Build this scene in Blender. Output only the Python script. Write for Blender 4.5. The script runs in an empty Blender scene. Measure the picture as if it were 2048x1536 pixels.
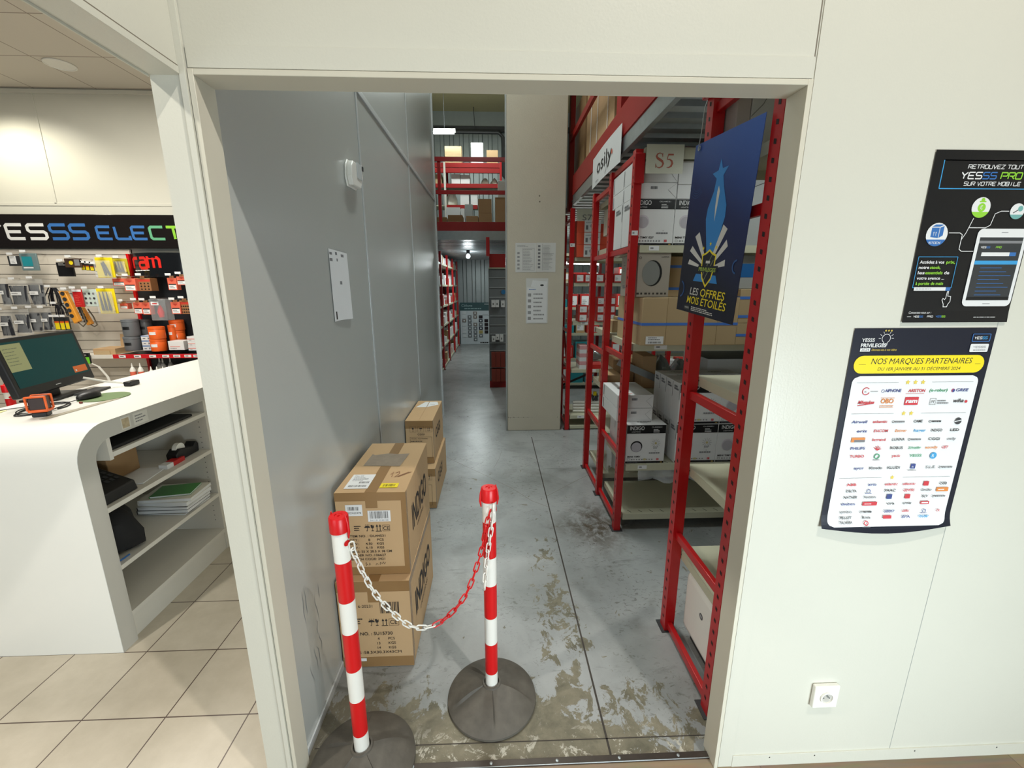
import bpy, bmesh, math, random
from mathutils import Vector, Matrix
random.seed(7)
scene = bpy.context.scene
COL = scene.collection

# ------------------------------------------------------------------ camera
CAM_H = 1.62
def make_camera():
    f, p, y, r = 847.06, 0.227155, 0.0387439, 0.00119799
    cy, sy, cp, sp = math.cos(y), math.sin(y), math.cos(p), math.sin(p)
    F = Vector((sy*cp, cy*cp, -sp)); rt = Vector((cy, -sy, 0)); dn = F.cross(rt)
    rr = rt*math.cos(r) + dn*math.sin(r); dd = -rt*math.sin(r) + dn*math.cos(r)
    cd = bpy.data.cameras.new('camera'); cd.sensor_fit = 'HORIZONTAL'; cd.sensor_width = 36
    cd.lens = f/2048*36; cd.clip_start = 0.02; cd.clip_end = 100
    co = bpy.data.objects.new('camera', cd); COL.objects.link(co)
    m = Matrix.Identity(4)
    for i in range(3):
        m[i][0] = rr[i]; m[i][1] = -dd[i]; m[i][2] = -F[i]
    m[2][3] = CAM_H
    co.matrix_world = m
    scene.camera = co
make_camera()

# ------------------------------------------------------------------ world, big lights, exposure
scene.view_settings.view_transform = 'Standard'
scene.view_settings.look = 'None'
scene.view_settings.gamma = 1
scene.view_settings.use_curve_mapping = False
scene.view_settings.exposure = 0.0
w = bpy.data.worlds.new('world'); scene.world = w; w.use_nodes = True
w.node_tree.nodes['Background'].inputs[0].default_value = (0.80, 0.88, 1.0, 1)
w.node_tree.nodes['Background'].inputs[1].default_value = 0.08

def area(name, loc, target, sx, sy, power, color, spread=180):
    l = bpy.data.lights.new(name, 'AREA'); l.shape = 'RECTANGLE'; l.size = sx; l.size_y = sy
    l.energy = power; l.color = color; l.spread = math.radians(spread)
    o = bpy.data.objects.new(name, l); COL.objects.link(o); o.location = loc
    d = Vector(target) - Vector(loc)
    o.rotation_euler = d.to_track_quat('-Z', 'Y').to_euler()
    return o
def spot(name, loc, target, power, color, angle=100, blend=0.5, size=0.05):
    l = bpy.data.lights.new(name, 'SPOT'); l.energy = power; l.color = color
    l.spot_size = math.radians(angle); l.spot_blend = blend; l.shadow_soft_size = size
    o = bpy.data.objects.new(name, l); COL.objects.link(o); o.location = loc
    d = Vector(target) - Vector(loc)
    o.rotation_euler = d.to_track_quat('-Z', 'Y').to_euler()
    return o
# daylight from the shop front behind the camera, ceiling downlights, added room fill, warehouse tubes out of view, added roof fill
area('daylight', (1.55, -1.5, 0.60), (0.75, 1.1, 0.5), 1.3, 0.9, 34, (0.80, 0.94, 1.0), 110)
area('daylight', (-2.2, -2.2, 1.3), (-1.2, 1.4, 0.8), 2.0, 1.6, 34, (0.86, 0.95, 1.0))
area('room_fill_light', (1.3, -1.2, 4.4), (1.3, -0.8, 0), 1.2, 0.6, 6, (1.0, 0.97, 0.88))  # added overhead fill to brighten the room walls, no known lamp here
spot('downlight', (1.2, -0.25, 4.40), (0.1, 1.0, 0.6), 300, (1.0, 0.95, 0.88), 120, 0.7, 0.05)
spot('downlight', (-2.2, 0.2, 3.4), (-1.8, 1.3, 0), 175, (1.0, 0.96, 0.86), 140, 0.5, 0.07)
spot('downlight', (-4.75, 4.25, 3.45), (-4.75, 4.45, 0), 75, (1.0, 0.95, 0.80), 140, 0.6, 0.06)
area('shop_ceiling_light', (-3.2, 2.9, 3.44), (-3.2, 2.9, 0), 1.2, 1.2, 100, (1.0, 0.96, 0.88))
area('aisle_tube_fill', (0.10, 2.9, 4.9), (0.10, 2.95, 0), 0.2, 1.4, 18, (0.92, 1.0, 0.98), 75)
area('aisle_tube_fill', (-0.15, 3.8, 4.9), (-0.0, 3.8, 0), 0.2, 1.2, 27, (0.92, 1.0, 0.98))
area('aisle_tube_fill', (2.6, 4.1, 2.36), (2.6, 4.1, 0), 1.4, 0.12, 16, (0.92, 1.0, 0.98))
area('aisle_tube_fill', (1.9, 2.15, 2.36), (1.9, 2.2, 0), 1.4, 0.1, 7, (0.92, 1.0, 0.98))
area('aisle_tube_fill', (-0.9, 9.0, 4.42), (-0.6, 9.4, 6.0), 1.6, 0.2, 40, (0.95, 1.0, 0.94))  # upward fill added to brighten the far roof, not an actual tube
area('aisle_tube_fill', (0.3, 4.2, 4.6), (0.3, 5.5, 6.0), 1.6, 0.2, 30, (0.95, 1.0, 0.94))  # second upward fill, added to lift the dark roof above the aisle
area('aisle_tube_fill', (-0.4, 8.6, 5.2), (-0.4, 8.9, 3.0), 1.2, 0.2, 55, (0.90, 1.0, 0.98))
area('aisle_tube_fill', (-0.45, 9.8, 2.26), (-0.45, 9.8, 0), 0.15, 1.2, 26, (0.90, 1.0, 0.98))
area('aisle_tube_fill', (1.9, 6.0, 2.40), (1.9, 6.0, 0), 1.4, 0.12, 20, (0.92, 1.0, 0.98))

# ------------------------------------------------------------------ materials
MATS = {}
def S(r, g, b):
    def c(v):
        v /= 255.0
        return v/12.92 if v <= 0.04045 else ((v+0.055)/1.055)**2.4
    return (c(r), c(g), c(b), 1.0)
def mat(name, col, rough=0.5, metal=0.0, var=0.06, scale=12, bump=0.0, bscale=80, emit=None, estr=0, alpha=1.0, trans=0.0, spec=0.5, coat=0.0):
    if name in MATS: return MATS[name]
    m = bpy.data.materials.new(name); m.use_nodes = True
    nt = m.node_tree; b = nt.nodes['Principled BSDF']
    if len(col) == 3: col = S(*col)
    tc = nt.nodes.new('ShaderNodeTexCoord')
    nz = nt.nodes.new('ShaderNodeTexNoise'); nz.inputs['Scale'].default_value = scale; nz.inputs['Detail'].default_value = 4
    nt.links.new(tc.outputs['Object'], nz.inputs['Vector'])
    mx = nt.nodes.new('ShaderNodeMix'); mx.data_type = 'RGBA'
    mx.inputs['A'].default_value = tuple(c*(1-var) for c in col[:3])+(1,)
    mx.inputs['B'].default_value = tuple(min(1, c*(1+var)) for c in col[:3])+(1,)
    nt.links.new(nz.outputs['Fac'], mx.inputs['Factor'])
    nt.links.new(mx.outputs['Result'], b.inputs['Base Color'])
    b.inputs['Roughness'].default_value = rough; b.inputs['Metallic'].default_value = metal
    b.inputs['Specular IOR Level'].default_value = spec
    b.inputs['Alpha'].default_value = alpha; b.inputs['Transmission Weight'].default_value = trans
    b.inputs['Coat Weight'].default_value = coat
    if emit:
        b.inputs['Emission Color'].default_value = S(*emit); b.inputs['Emission Strength'].default_value = estr
    if bump:
        n2 = nt.nodes.new('ShaderNodeTexNoise'); n2.inputs['Scale'].default_value = bscale; n2.inputs['Detail'].default_value = 3
        nt.links.new(tc.outputs['Object'], n2.inputs['Vector'])
        bp = nt.nodes.new('ShaderNodeBump'); bp.inputs['Strength'].default_value = bump; bp.inputs['Distance'].default_value = 0.004
        nt.links.new(n2.outputs['Fac'], bp.inputs['Height']); nt.links.new(bp.outputs['Normal'], b.inputs['Normal'])
    MATS[name] = m
    return m
WALL = mat('wall_panel_white', (206, 204, 191), 0.33, var=0.02, scale=3, bump=0.08, bscale=160)
FRAME = mat('frame_cream', (206, 201, 184), 0.38, var=0.03, scale=5)
SEAM = mat('seam_dark', (120, 112, 98), 0.7)
GREYP = mat('panel_grey', (184, 187, 183), 0.27, metal=0.18, var=0.03, scale=2, bump=0.05, bscale=120)
GTRIM = mat('trim_grey', (196, 200, 200), 0.3, metal=0.2)
CONC = mat('pillar_concrete', (198, 190, 172), 0.85, var=0.05, scale=6, bump=0.35, bscale=90)
RED = mat('rack_red', (176, 12, 18), 0.35, var=0.12, scale=8, coat=0.2)
RED2 = mat('beam_red', (150, 18, 16), 0.45, var=0.1, scale=5)
BEIGE = mat('shelf_beige', (186, 184, 160), 0.45, var=0.05, scale=5)
GALV = mat('galvanised_steel', (168, 174, 176), 0.35, metal=0.75, var=0.15, scale=25)
CARD = mat('cardboard', (184, 152, 112), 0.8, var=0.06, scale=6, bump=0.05, bscale=40)
CARD2 = mat('cardboard_light', (180, 156, 118), 0.8, var=0.06, scale=6)
TAPE = mat('packing_tape', (140, 108, 70), 0.25, var=0.05)
WHITE = mat('white', (218, 218, 217), 0.5, var=0.02)
PAPER = mat('paper', (225, 226, 226), 0.6, var=0.03)
BLACK = mat('black', (14, 14, 16), 0.45, var=0.2)
INK = mat('ink', (40, 34, 30), 0.8)
GINK = mat('grey_ink', (120, 120, 122), 0.8)
REDC = mat('signal_red', (205, 14, 20), 0.35, var=0.04)
WHP = mat('white_plastic', (232, 230, 222), 0.35, var=0.02)
RUB = mat('rubber', (84, 79, 71), 0.65, var=0.40, scale=26, bump=0.2, bscale=50)
YEL = mat('yellow', (235, 212, 30), 0.4, var=0.03)
NAVY = mat('navy', (20, 23, 38), 0.35, var=0.05)
PBLK = mat('poster_black', (24, 24, 26), 0.3, var=0.1)
CYAN = mat('cyan_blue', (60, 150, 205), 0.4)
LBLUE = mat('logo_blue', (56, 108, 172), 0.4)
LGREEN = mat('logo_green', (140, 200, 60), 0.4)
ORNG = mat('orange', (232, 98, 30), 0.4)
GOLD = mat('star_gold', (222, 196, 80), 0.4)
STRAPB = mat('strap_blue', (70, 120, 205), 0.35)
COUNTER = mat('counter_white', (236, 236, 230), 0.25, var=0.02, scale=3)
SHELFW = mat('shelf_white', (214, 210, 200), 0.45, var=0.03)
DARK = mat('dark_grey', (48, 50, 52), 0.5, var=0.15)
TEAL = mat('screen_teal', (6, 44, 44), 0.35, emit=(10, 70, 70), estr=0.35, spec=.2)
FILM = mat('clear_film', (225, 230, 232), 0.12, var=0.1, alpha=0.45, bump=0.6, bscale=14)

# ------------------------------------------------------------------ mesh builder
class MB:
    def __init__(s): s.v = []; s.f = []; s.m = []; s.mats = []
    def mi(s, m):
        if m not in s.mats: s.mats.append(m)
        return s.mats.index(m)
    def add(s, vs, fs, m):
        o = len(s.v); k = s.mi(m)
        s.v += [tuple(x) for x in vs]
        for f in fs: s.f.append([i+o for i in f]); s.m.append(k)
        return s
    def box(s, x0, x1, y0, y1, z0, z1, m):
        vs = [(x, y, z) for x in (x0, x1) for y in (y0, y1) for z in (z0, z1)]
        return s.add(vs, [(0,1,3,2),(4,6,7,5),(0,4,5,1),(2,3,7,6),(0,2,6,4),(1,5,7,3)], m)
    def obox(s, c, ax, ay, az, m):
        c = Vector(c); ax = Vector(ax)/2; ay = Vector(ay)/2; az = Vector(az)/2
        vs = [c+i*ax+j*ay+k*az for i in (-1,1) for j in (-1,1) for k in (-1,1)]
        return s.add(vs, [(0,1,3,2),(4,6,7,5),(0,4,5,1),(2,3,7,6),(0,2,6,4),(1,5,7,3)], m)
    def prism(s, pts, d, m):      # pts: 3D polygon, d: extrusion vector
        d = Vector(d); n = len(pts); a = [Vector(p) for p in pts]; b = [p+d for p in a]
        fs = [list(range(n))[::-1], list(range(n, 2*n))]+[(i, (i+1) % n, n+(i+1) % n, n+i) for i in range(n)]
        return s.add(a+b, fs, m)
    def lathe(s, prof, c, m, n=24, axis='z', mod=None):
        vs = []; c = Vector(c)
        for i, (r, h) in enumerate(prof):
            for k in range(n):
                a = 2*math.pi*k/n
                rr = r; hh = h
                if mod: rr, hh = mod(r, h, a)
                p = (rr*math.cos(a), rr*math.sin(a), hh)
                if axis == 'x': p = (p[2], p[0], p[1])
                if axis == 'y': p = (p[0], p[2], p[1])
                vs.append(c+Vector(p))
        fs = []
        for i in range(len(prof)-1):
            for k in range(n):
                fs.append((i*n+k, i*n+(k+1) % n, (i+1)*n+(k+1) % n, (i+1)*n+k))
        fs.append(list(range(n))[::-1]); fs.append([(len(prof)-1)*n+k for k in range(n)])
        return s.add(vs, fs, m)
    def cyl(s, p0, p1, r, m, n=16, r1=None):
        return s.tube([p0, p1], r, m, n, radii=[r, r if r1 is None else r1])
    def tube(s, path, r, m, n=8, closed=False, radii=None):
        P = [Vector(p) for p in path]; N = len(P); vs = []; prev = None
        for i in range(N):
            a = P[(i-1) % N] if (closed or i > 0) else P[i]; b = P[(i+1) % N] if (closed or i < N-1) else P[i]
            t = (b-a).normalized()
            if prev is None:
                u = t.orthogonal().normalized()
            else:
                u = (prev - t*prev.dot(t)).normalized()
            prev = u; w_ = t.cross(u); rr = radii[i] if radii else r
            for k in range(n):
                q = 2*math.pi*k/n; vs.append(P[i]+(u*math.cos(q)+w_*math.sin(q))*rr)
        fs = []
        for i in range(N if closed else N-1):
            j = (i+1) % N
            for k in range(n): fs.append((i*n+k, i*n+(k+1) % n, j*n+(k+1) % n, j*n+k))
        if not closed: fs.append(list(range(n))[::-1]); fs.append([(N-1)*n+k for k in range(n)])
        return s.add(vs, fs, m)
    def build(s, name, parent=None, loc=None, smooth=35, bevel=0, bseg=2):
        me = bpy.data.meshes.new(name)
        o = bpy.data.objects.new(name, me); COL.objects.link(o)
        L = Vector(loc) if loc is not None else (Vector(parent['_o']) if parent is not None and '_o' in parent else Vector((0, 0, 0)))
        me.from_pydata([tuple(Vector(v)-L) for v in s.v], [], s.f); me.update()
        for m in s.mats: me.materials.append(m)
        for p, k in zip(me.polygons, s.m): p.material_index = k
        bm = bmesh.new(); bm.from_mesh(me); bmesh.ops.recalc_face_normals(bm, faces=bm.faces); bm.to_mesh(me); bm.free()
        if smooth:
            me.shade_smooth()
            me.set_sharp_from_angle(angle=math.radians(smooth))
        if bevel:
            b = o.modifiers.new('bevel', 'BEVEL'); b.width = bevel; b.segments = bseg; b.limit_method = 'ANGLE'
            b.angle_limit = math.radians(50); b.harden_normals = False
        if parent is not None: o.parent = parent
        else: o.location = L
        o['_o'] = tuple(L)
        return o
def tag(o, label, cat, group=None, kind=None):
    o['label'] = label; o['category'] = cat
    if group: o['group'] = group
    if kind: o['kind'] = kind
    return o
def thing(name, label, cat, loc, group=None):
    o = bpy.data.objects.new(name, None); COL.objects.link(o); o.location = loc; o['_o'] = tuple(loc)
    o.empty_display_size = 0.05
    return tag(o, label, cat, group)
def struct(mb, name, **k):
    o = mb.build(name, **k); o['kind'] = 'structure'; return o
def dup(root, loc, label=None, group=None):
    r = root.copy(); COL.objects.link(r); r.location = loc
    if label: r['label'] = label
    if group: r['group'] = group
    for ch in list(root.children):
        c = ch.copy(); COL.objects.link(c); c.parent = r
        for g in ch.children:
            d = g.copy(); COL.objects.link(d); d.parent = c
    return r

# ------------------------------------------------------------------ flat printing on surfaces
_TC = {}
def text_geo(t, bold=0.0):
    k = (t, bold)
    if k in _TC: return _TC[k]
    cu = bpy.data.curves.new('t', 'FONT'); cu.body = t; cu.size = 1.0; cu.resolution_u = 3; cu.offset = bold
    o = bpy.data.objects.new('t', cu); COL.objects.link(o)
    dg = bpy.context.evaluated_depsgraph_get(); dg.update()
    me = o.evaluated_get(dg).to_mesh()
    vs = [(v.co.x, v.co.y) for v in me.vertices]; fs = [list(p.vertices) for p in me.polygons]
    o.evaluated_get(dg).to_mesh_clear()
    bpy.data.objects.remove(o); bpy.data.curves.remove(cu)
    if vs:
        x0 = min(v[0] for v in vs); x1 = max(v[0] for v in vs); y0 = min(v[1] for v in vs); y1 = max(v[1] for v in vs)
    else: x0 = x1 = y0 = y1 = 0
    _TC[k] = (vs, fs, x0, x1, y0, y1)
    return _TC[k]
GL = {  # squared techno capitals as strokes in a unit cell
 'Y': [[(0,1),(.5,.5),(1,1)],[(.5,.5),(.5,0)]], 'E': [[(1,1),(.1,1),(0,.9),(0,.1),(.1,0),(1,0)],[(0,.5),(.85,.5)]],
 'S': [[(1,1),(.12,1),(0,.88),(0,.62),(.12,.5),(.88,.5),(1,.38),(1,.12),(.88,0),(0,0)]],
 'L': [[(0,1),(0,.1),(.1,0),(1,0),(1,.25)]], 'C': [[(1,1),(.12,1),(0,.88),(0,.12),(.12,0),(1,0)]],
 'T': [[(0,1),(1,1)],[(.5,1),(.5,0)]], 'P': [[(0,0),(0,1),(.88,1),(1,.88),(1,.6),(.88,.45),(.2,.45)]],
 'R': [[(0,0),(0,1),(.88,1),(1,.88),(1,.6),(.88,.45),(.2,.45)],[(.55,.45),(1,0)]],
 'O': [[(.12,1),(0,.88),(0,.12),(.12,0),(.88,0),(1,.12),(1,.88),(.88,1),(.12,1)]],
 'U': [[(0,1),(0,.12),(.12,0),(.88,0),(1,.12),(1,1)]], 'V': [[(0,1),(.5,0),(1,1)]], 'Z': [[(0,1),(1,1),(0,0),(1,0)]],
 'M': [[(0,0),(0,1),(.5,.4),(1,1),(1,0)]], 'B': [[(0,0),(0,1),(.9,1),(1,.9),(1,.6),(.9,.5),(0,.5)],[(.9,.5),(1,.4),(1,.1),(.9,0),(0,0)]],
 'I': [[(.5,0),(.5,1)]], 'K': [[(0,0),(0,1)],[(1,1),(.15,.5),(1,0)]], 'N': [[(0,0),(0,1),(1,0),(1,1)]],
}
class Art:
    """collects flat printing in local u,v metres on the plane o + u*U + v*V, lifted along N"""
    def __init__(s, o, U, V, N=None, lift=0.0006, warp=None, step=2e-5):
        s.step = step
        s.o = Vector(o); s.U = Vector(U).normalized(); s.V = Vector(V).normalized()
        s.N = Vector(N).normalized() if N is not None else s.U.cross(s.V).normalized()
        s.mb = MB(); s.k = lift; s.warp = warp
    def P(s, x, y):
        if s.warp: return s.warp(x, y, s.k)
        return s.o + s.U*x + s.V*y + s.N*s.k
    def raw(s, pts, fs, m):
        s.mb.add([s.P(*p) for p in pts], fs, m)
    def up(s): s.k += s.step
    def poly(s, pts, m): s.raw(pts, [list(range(len(pts)))], m); s.up()
    def rect(s, x0, y0, x1, y1, m):
        if s.warp:
            n = max(1, int(abs(y1-y0)/0.03)); pts = []
            for i in range(n+1):
                y = y0+(y1-y0)*i/n; pts += [(x0, y), (x1, y)]
            s.raw(pts, [(2*i, 2*i+1, 2*i+3, 2*i+2) for i in range(n)], m); s.up()
        else: s.poly([(x0, y0), (x1, y0), (x1, y1), (x0, y1)], m)
    def rrect(s, x0, y0, x1, y1, r, m, n=5):
        pts = []
        for cx, cy, a0 in ((x1-r, y1-r, 0), (x0+r, y1-r, 90), (x0+r, y0+r, 180), (x1-r, y0+r, 270)):
            for i in range(n+1):
                a = math.radians(a0+90*i/n); pts.append((cx+r*math.cos(a), cy+r*math.sin(a)))
        s.poly(pts, m)
    def disc(s, cx, cy, r, m, ry=None, n=24, a0=0, a1=360):
        ry = ry or r
        s.poly([(cx+r*math.cos(math.radians(a0+(a1-a0)*i/n)), cy+ry*math.sin(math.radians(a0+(a1-a0)*i/n))) for i in range(n + (0 if a1-a0 == 360 else 1))], m)
    def ring(s, cx, cy, r, w_, m, ry=None, n=24, a0=0, a1=360):
        ry = ry or r
        s.stroke([(cx+r*math.cos(math.radians(a0+(a1-a0)*i/n)), cy+ry*math.sin(math.radians(a0+(a1-a0)*i/n))) for i in range(n+1)], w_, m, caps=False)
    def stroke(s, pts, w_, m, caps=True):
        h = w_/2; P = [Vector(p) for p in pts]; n = len(P)
        vs = []; 
        for i in range(n):
            a = P[max(0, i-1)]; b = P[min(n-1, i+1)]
            if i == 0: d = (P[1]-P[0]).normalized(); nn = Vector((-d.y, d.x)); sc = 1
            elif i == n-1: d = (P[-1]-P[-2]).normalized(); nn = Vector((-d.y, d.x)); sc = 1
            else:
                d1 = (P[i]-P[i-1]).normalized(); d2 = (P[i+1]-P[i]).normalized()
                nn = (Vector((-d1.y, d1.x))+Vector((-d2.y, d2.x)))
                if nn.length < 1e-6: nn = Vector((-d1.y, d1.x))
                nn.normalize(); sc = 1/max(0.45, nn.dot(Vector((-d1.y, d1.x))))
            vs += [tuple(P[i]+nn*h*sc), tuple(P[i]-nn*h*sc)]
        s.raw(vs, [(2*i, 2*i+1, 2*i+3, 2*i+2) for i in range(n-1)], m)
        s.up()
    def vstroke(s, pts, ws, m):
        P = [Vector(p) for p in pts]; n = len(P); vs = []
        for i in range(n):
            d = (P[min(n-1, i+1)]-P[max(0, i-1)]).normalized(); nn = Vector((-d.y, d.x))
            vs += [tuple(P[i]+nn*ws[i]/2), tuple(P[i]-nn*ws[i]/2)]
        s.raw(vs, [(2*i, 2*i+1, 2*i+3, 2*i+2) for i in range(n-1)], m); s.up()
    def frame(s, x0, y0, x1, y1, w_, m):
        s.rect(x0, y0, x1, y0+w_, m); s.rect(x0, y1-w_, x1, y1, m); s.rect(x0, y0, x0+w_, y1, m); s.rect(x1-w_, y0, x1, y1, m)
    def text(s, t, x, y, h, m, align='l', w_=None, shear=0.0, bold=0.0, rot=0.0):
        vs, fs, x0, x1, y0, y1 = text_geo(t, bold)
        if not vs: return
        cap = text_geo('H', bold); ch = cap[5]-cap[4]
        k = h/ch; kx = k
        W = (x1-x0)*k
        if w_: kx = w_/(x1-x0); W = w_
        ox = {'l': 0, 'c': -W/2, 'r': -W}[align]
        ca, sa = math.cos(rot), math.sin(rot)
        pts = []
        for vx, vy in vs:
            px = (vx-x0)*kx+ox+shear*vy*k; py = (vy-cap[4])*k
            pts.append((x+px*ca-py*sa, y+px*sa+py*ca))
        s.raw(pts, fs, m); s.up()
    def techno(s, t, x, y, h, cols, cw=None, gap=None, w_=None, shear=0.12):
        cw = cw or h*1.15; gap = gap or h*.28; w_ = w_ or h*.2; cx = x
        for i, ch in enumerate(t):
            m = cols[i] if isinstance(cols, (list, tuple)) else cols
            if ch in GL:
                for st in GL[ch]:
                    s.stroke([(cx+p[0]*cw+shear*p[1]*h, y+p[1]*h) for p in st], w_, m)
                cx += (cw+gap)
            else: cx += cw*.6
        return cx
    def bars(s, x0, y0, x1, y1, m, n=22, seed=1):
        R = random.Random(seed); x = x0; u = (x1-x0)/(n*2.2)
        while x < x1-u:
            b = u*R.choice((.6, 1, 1.6)); s.raw([(x, y0), (x+b, y0), (x+b, y1), (x, y1)], [(0, 1, 2, 3)], m); x += b+u*R.choice((.6, 1, 1.5))
        s.up()
    def lines(s, x0, y0, x1, y1, rows, m, seed=1, th=0.45, dash=None):   # illegible small print
        R = random.Random(seed); rh = (y1-y0)/rows
        for i in range(rows):
            yb = y1-(i+1)*rh+rh*(1-th)/2; xe = x0+(x1-x0)*R.uniform(.6, 1); x = x0
            while x < xe:
                l = R.uniform(.05, .18)*(x1-x0); l = min(l, xe-x)
                s.raw([(x, yb), (x+l, yb), (x+l, yb+rh*th), (x, yb+rh*th)], [(0, 1, 2, 3)], m); x += l+(x1-x0)*.02
        s.up()
    def star(s, cx, cy, r, m, k=.45, rot=90):
        pts = []
        for i in range(10):
            a = math.radians(rot+36*i); q = r if i % 2 == 0 else r*k
            pts.append((cx+q*math.cos(a), cy+q*math.sin(a)))
        s.raw([(cx, cy)]+pts, [(0, i+1, (i+1) % 10+1) for i in range(10)], m); s.up()
    def build(s, name, parent, label=None):
        o = s.mb.build(name, parent=parent, smooth=0)
        if label: o['label'] = label
        return o
# ------------------------------------------------------------------ setting
def nodes_of(m): return m.node_tree, m.node_tree.nodes['Principled BSDF']
def tile_mat():
    m = bpy.data.materials.new('floor_tiles'); m.use_nodes = True; nt, b = nodes_of(m)
    tc = nt.nodes.new('ShaderNodeTexCoord')
    mp = nt.nodes.new('ShaderNodeMapping'); mp.inputs['Location'].default_value = (0.3467, -0.1005, 0)
    br = nt.nodes.new('ShaderNodeTexBrick'); br.offset = 0; br.squash = 1
    br.inputs['Scale'].default_value = 1.0; br.inputs['Brick Width'].default_value = 0.3135; br.inputs['Row Height'].default_value = 0.3135
    br.inputs['Mortar Size'].default_value = 0.0025; br.inputs['Mortar Smooth'].default_value = 0.1
    br.inputs['Color1'].default_value = S(200, 190, 172); br.inputs['Color2'].default_value = S(206, 197, 180); br.inputs['Mortar'].default_value = S(96, 80, 72)
    nt.links.new(tc.outputs['Object'], mp.inputs['Vector']); nt.links.new(mp.outputs['Vector'], br.inputs['Vector'])
    nz = nt.nodes.new('ShaderNodeTexNoise'); nz.inputs['Scale'].default_value = 5; nz.inputs['Detail'].default_value = 6; nz.inputs['Roughness'].default_value = .65
    nt.links.new(tc.outputs['Object'], nz.inputs['Vector'])
    rp = nt.nodes.new('ShaderNodeValToRGB'); rp.color_ramp.elements[0].position = .3; rp.color_ramp.elements[0].color = (.80, .79, .76, 1)
    rp.color_ramp.elements[1].position = .7; rp.color_ramp.elements[1].color = (1, 1, 1, 1)
    nt.links.new(nz.outputs['Fac'], rp.inputs['Fac'])
    mx = nt.nodes.new('ShaderNodeMix'); mx.data_type = 'RGBA'; mx.blend_type = 'MULTIPLY'; mx.inputs['Factor'].default_value = 1
    nt.links.new(br.outputs['Color'], mx.inputs['A']); nt.links.new(rp.outputs['Color'], mx.inputs['B'])
    nt.links.new(mx.outputs['Result'], b.inputs['Base Color']); b.inputs['Roughness'].default_value = .33
    bp = nt.nodes.new('ShaderNodeBump'); bp.inputs['Strength'].default_value = .5; bp.inputs['Distance'].default_value = .002; bp.invert = True
    nt.links.new(br.outputs['Fac'], bp.inputs['Height']); nt.links.new(bp.outputs['Normal'], b.inputs['Normal'])
    return m
def concrete_mat():
    m = bpy.data.materials.new('worn_painted_concrete'); m.use_nodes = True; nt, b = nodes_of(m)
    N = nt.nodes.new; L = nt.links.new
    tc = N('ShaderNodeTexCoord'); sp = N('ShaderNodeSeparateXYZ'); L(tc.outputs['Object'], sp.inputs[0])
    def noise(scale, det=6, rough=.6, dist=0, off=(0, 0, 0), sc=(1, 1, 1)):
        mp = N('ShaderNodeMapping'); mp.inputs['Location'].default_value = off; mp.inputs['Scale'].default_value = sc
        L(tc.outputs['Object'], mp.inputs['Vector'])
        n = N('ShaderNodeTexNoise'); n.inputs['Scale'].default_value = scale; n.inputs['Detail'].default_value = det
        n.inputs['Roughness'].default_value = rough; n.inputs['Distortion'].default_value = dist
        L(mp.outputs['Vector'], n.inputs['Vector']); return n.outputs['Fac']
    def math_(op, a, b_=None, c=None):
        n = N('ShaderNodeMath'); n.operation = op
        for i, v in enumerate((a, b_, c)):
            if v is None: continue
            if isinstance(v, (int, float)): n.inputs[i].default_value = v
            else: L(v, n.inputs[i])
        return n.outputs[0]
    def ramp(v, a, b_):
        n = N('ShaderNodeMapRange'); n.inputs['From Min'].default_value = a; n.inputs['From Max'].default_value = b_; L(v, n.inputs['Value']); return n.outputs[0]
    def mixc(f, a, b_):
        n = N('ShaderNodeMix'); n.data_type = 'RGBA'; L(f, n.inputs['Factor'])
        for k, v in (('A', a), ('B', b_)):
            if isinstance(v, tuple): n.inputs[k].default_value = v
            else: L(v, n.inputs[k])
        return n.outputs['Result']
    # paint gone: across the doorway strip and in a ragged band beside the saw joint
    X_, Y_ = sp.outputs[0], sp.outputs[1]
    ydoor = math_('MULTIPLY', ramp(Y_, 1.50, 1.20), ramp(X_, 1.25, .15))
    ysill = ramp(Y_, 1.28, 1.16)
    band = ramp(math_('ABSOLUTE', math_('SUBTRACT', X_, .30)), .17, .03)
    bandy = ramp(Y_, 2.9, 1.9)
    patch = ramp(math_('ADD', math_('ABSOLUTE', math_('SUBTRACT', X_, .68)), math_('ABSOLUTE', math_('SUBTRACT', Y_, 2.62))), .42, .1)
    wearsum = math_('MAXIMUM', math_('MULTIPLY', ydoor, .34), math_('MULTIPLY', math_('MULTIPLY', band, bandy), .155))
    n1 = noise(9, 10, .72, .5, sc=(1.3, 1, 1))
    wear = ramp(math_('ADD', n1, wearsum), .635, .655)
    fine = ramp(noise(34, 6, .7, .8, (4, 4, 0), (1, 1.6, 1)), .575, .60)
    zone = ramp(noise(2.6, 4, .6, .2, (8, 6, 0)), .42, .60)
    specks = math_('MULTIPLY', math_('MULTIPLY', fine, zone), .62)
    grime = ramp(noise(2.2, 6, .6, .4, (3, 1, 0)), .40, .68)
    streak = ramp(noise(5, 8, .7, 1.2, (7, 2, 0), (.5, 2.2, 1)), .60, .72)
    paint = mixc(grime, S(154, 156, 155), S(128, 131, 129))
    paint = mixc(math_('MULTIPLY', streak, .6), paint, S(84, 88, 84))
    paint = mixc(specks, paint, S(88, 88, 80))
    paint = mixc(math_('MULTIPLY', patch, ramp(n1, .40, .55)), paint, S(82, 76, 66))
    conc = mixc(ramp(noise(9, 8, .7, .3, (1, 5, 0)), .35, .65), S(92, 88, 72), S(128, 121, 102))
    white = ramp(math_('ADD', noise(15, 10, .78, .5, (5, 5, 0)), math_('MULTIPLY', ysill, .045)), .58, .60)
    conc = mixc(math_('MULTIPLY', white, math_('ADD', .15, math_('MULTIPLY', ysill, .7))), conc, S(196, 192, 178))
    colr = mixc(wear, paint, conc)
    dark = ramp(noise(3, 5, .6, .5, (9, 3, 0)), .56, .75)
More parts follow.
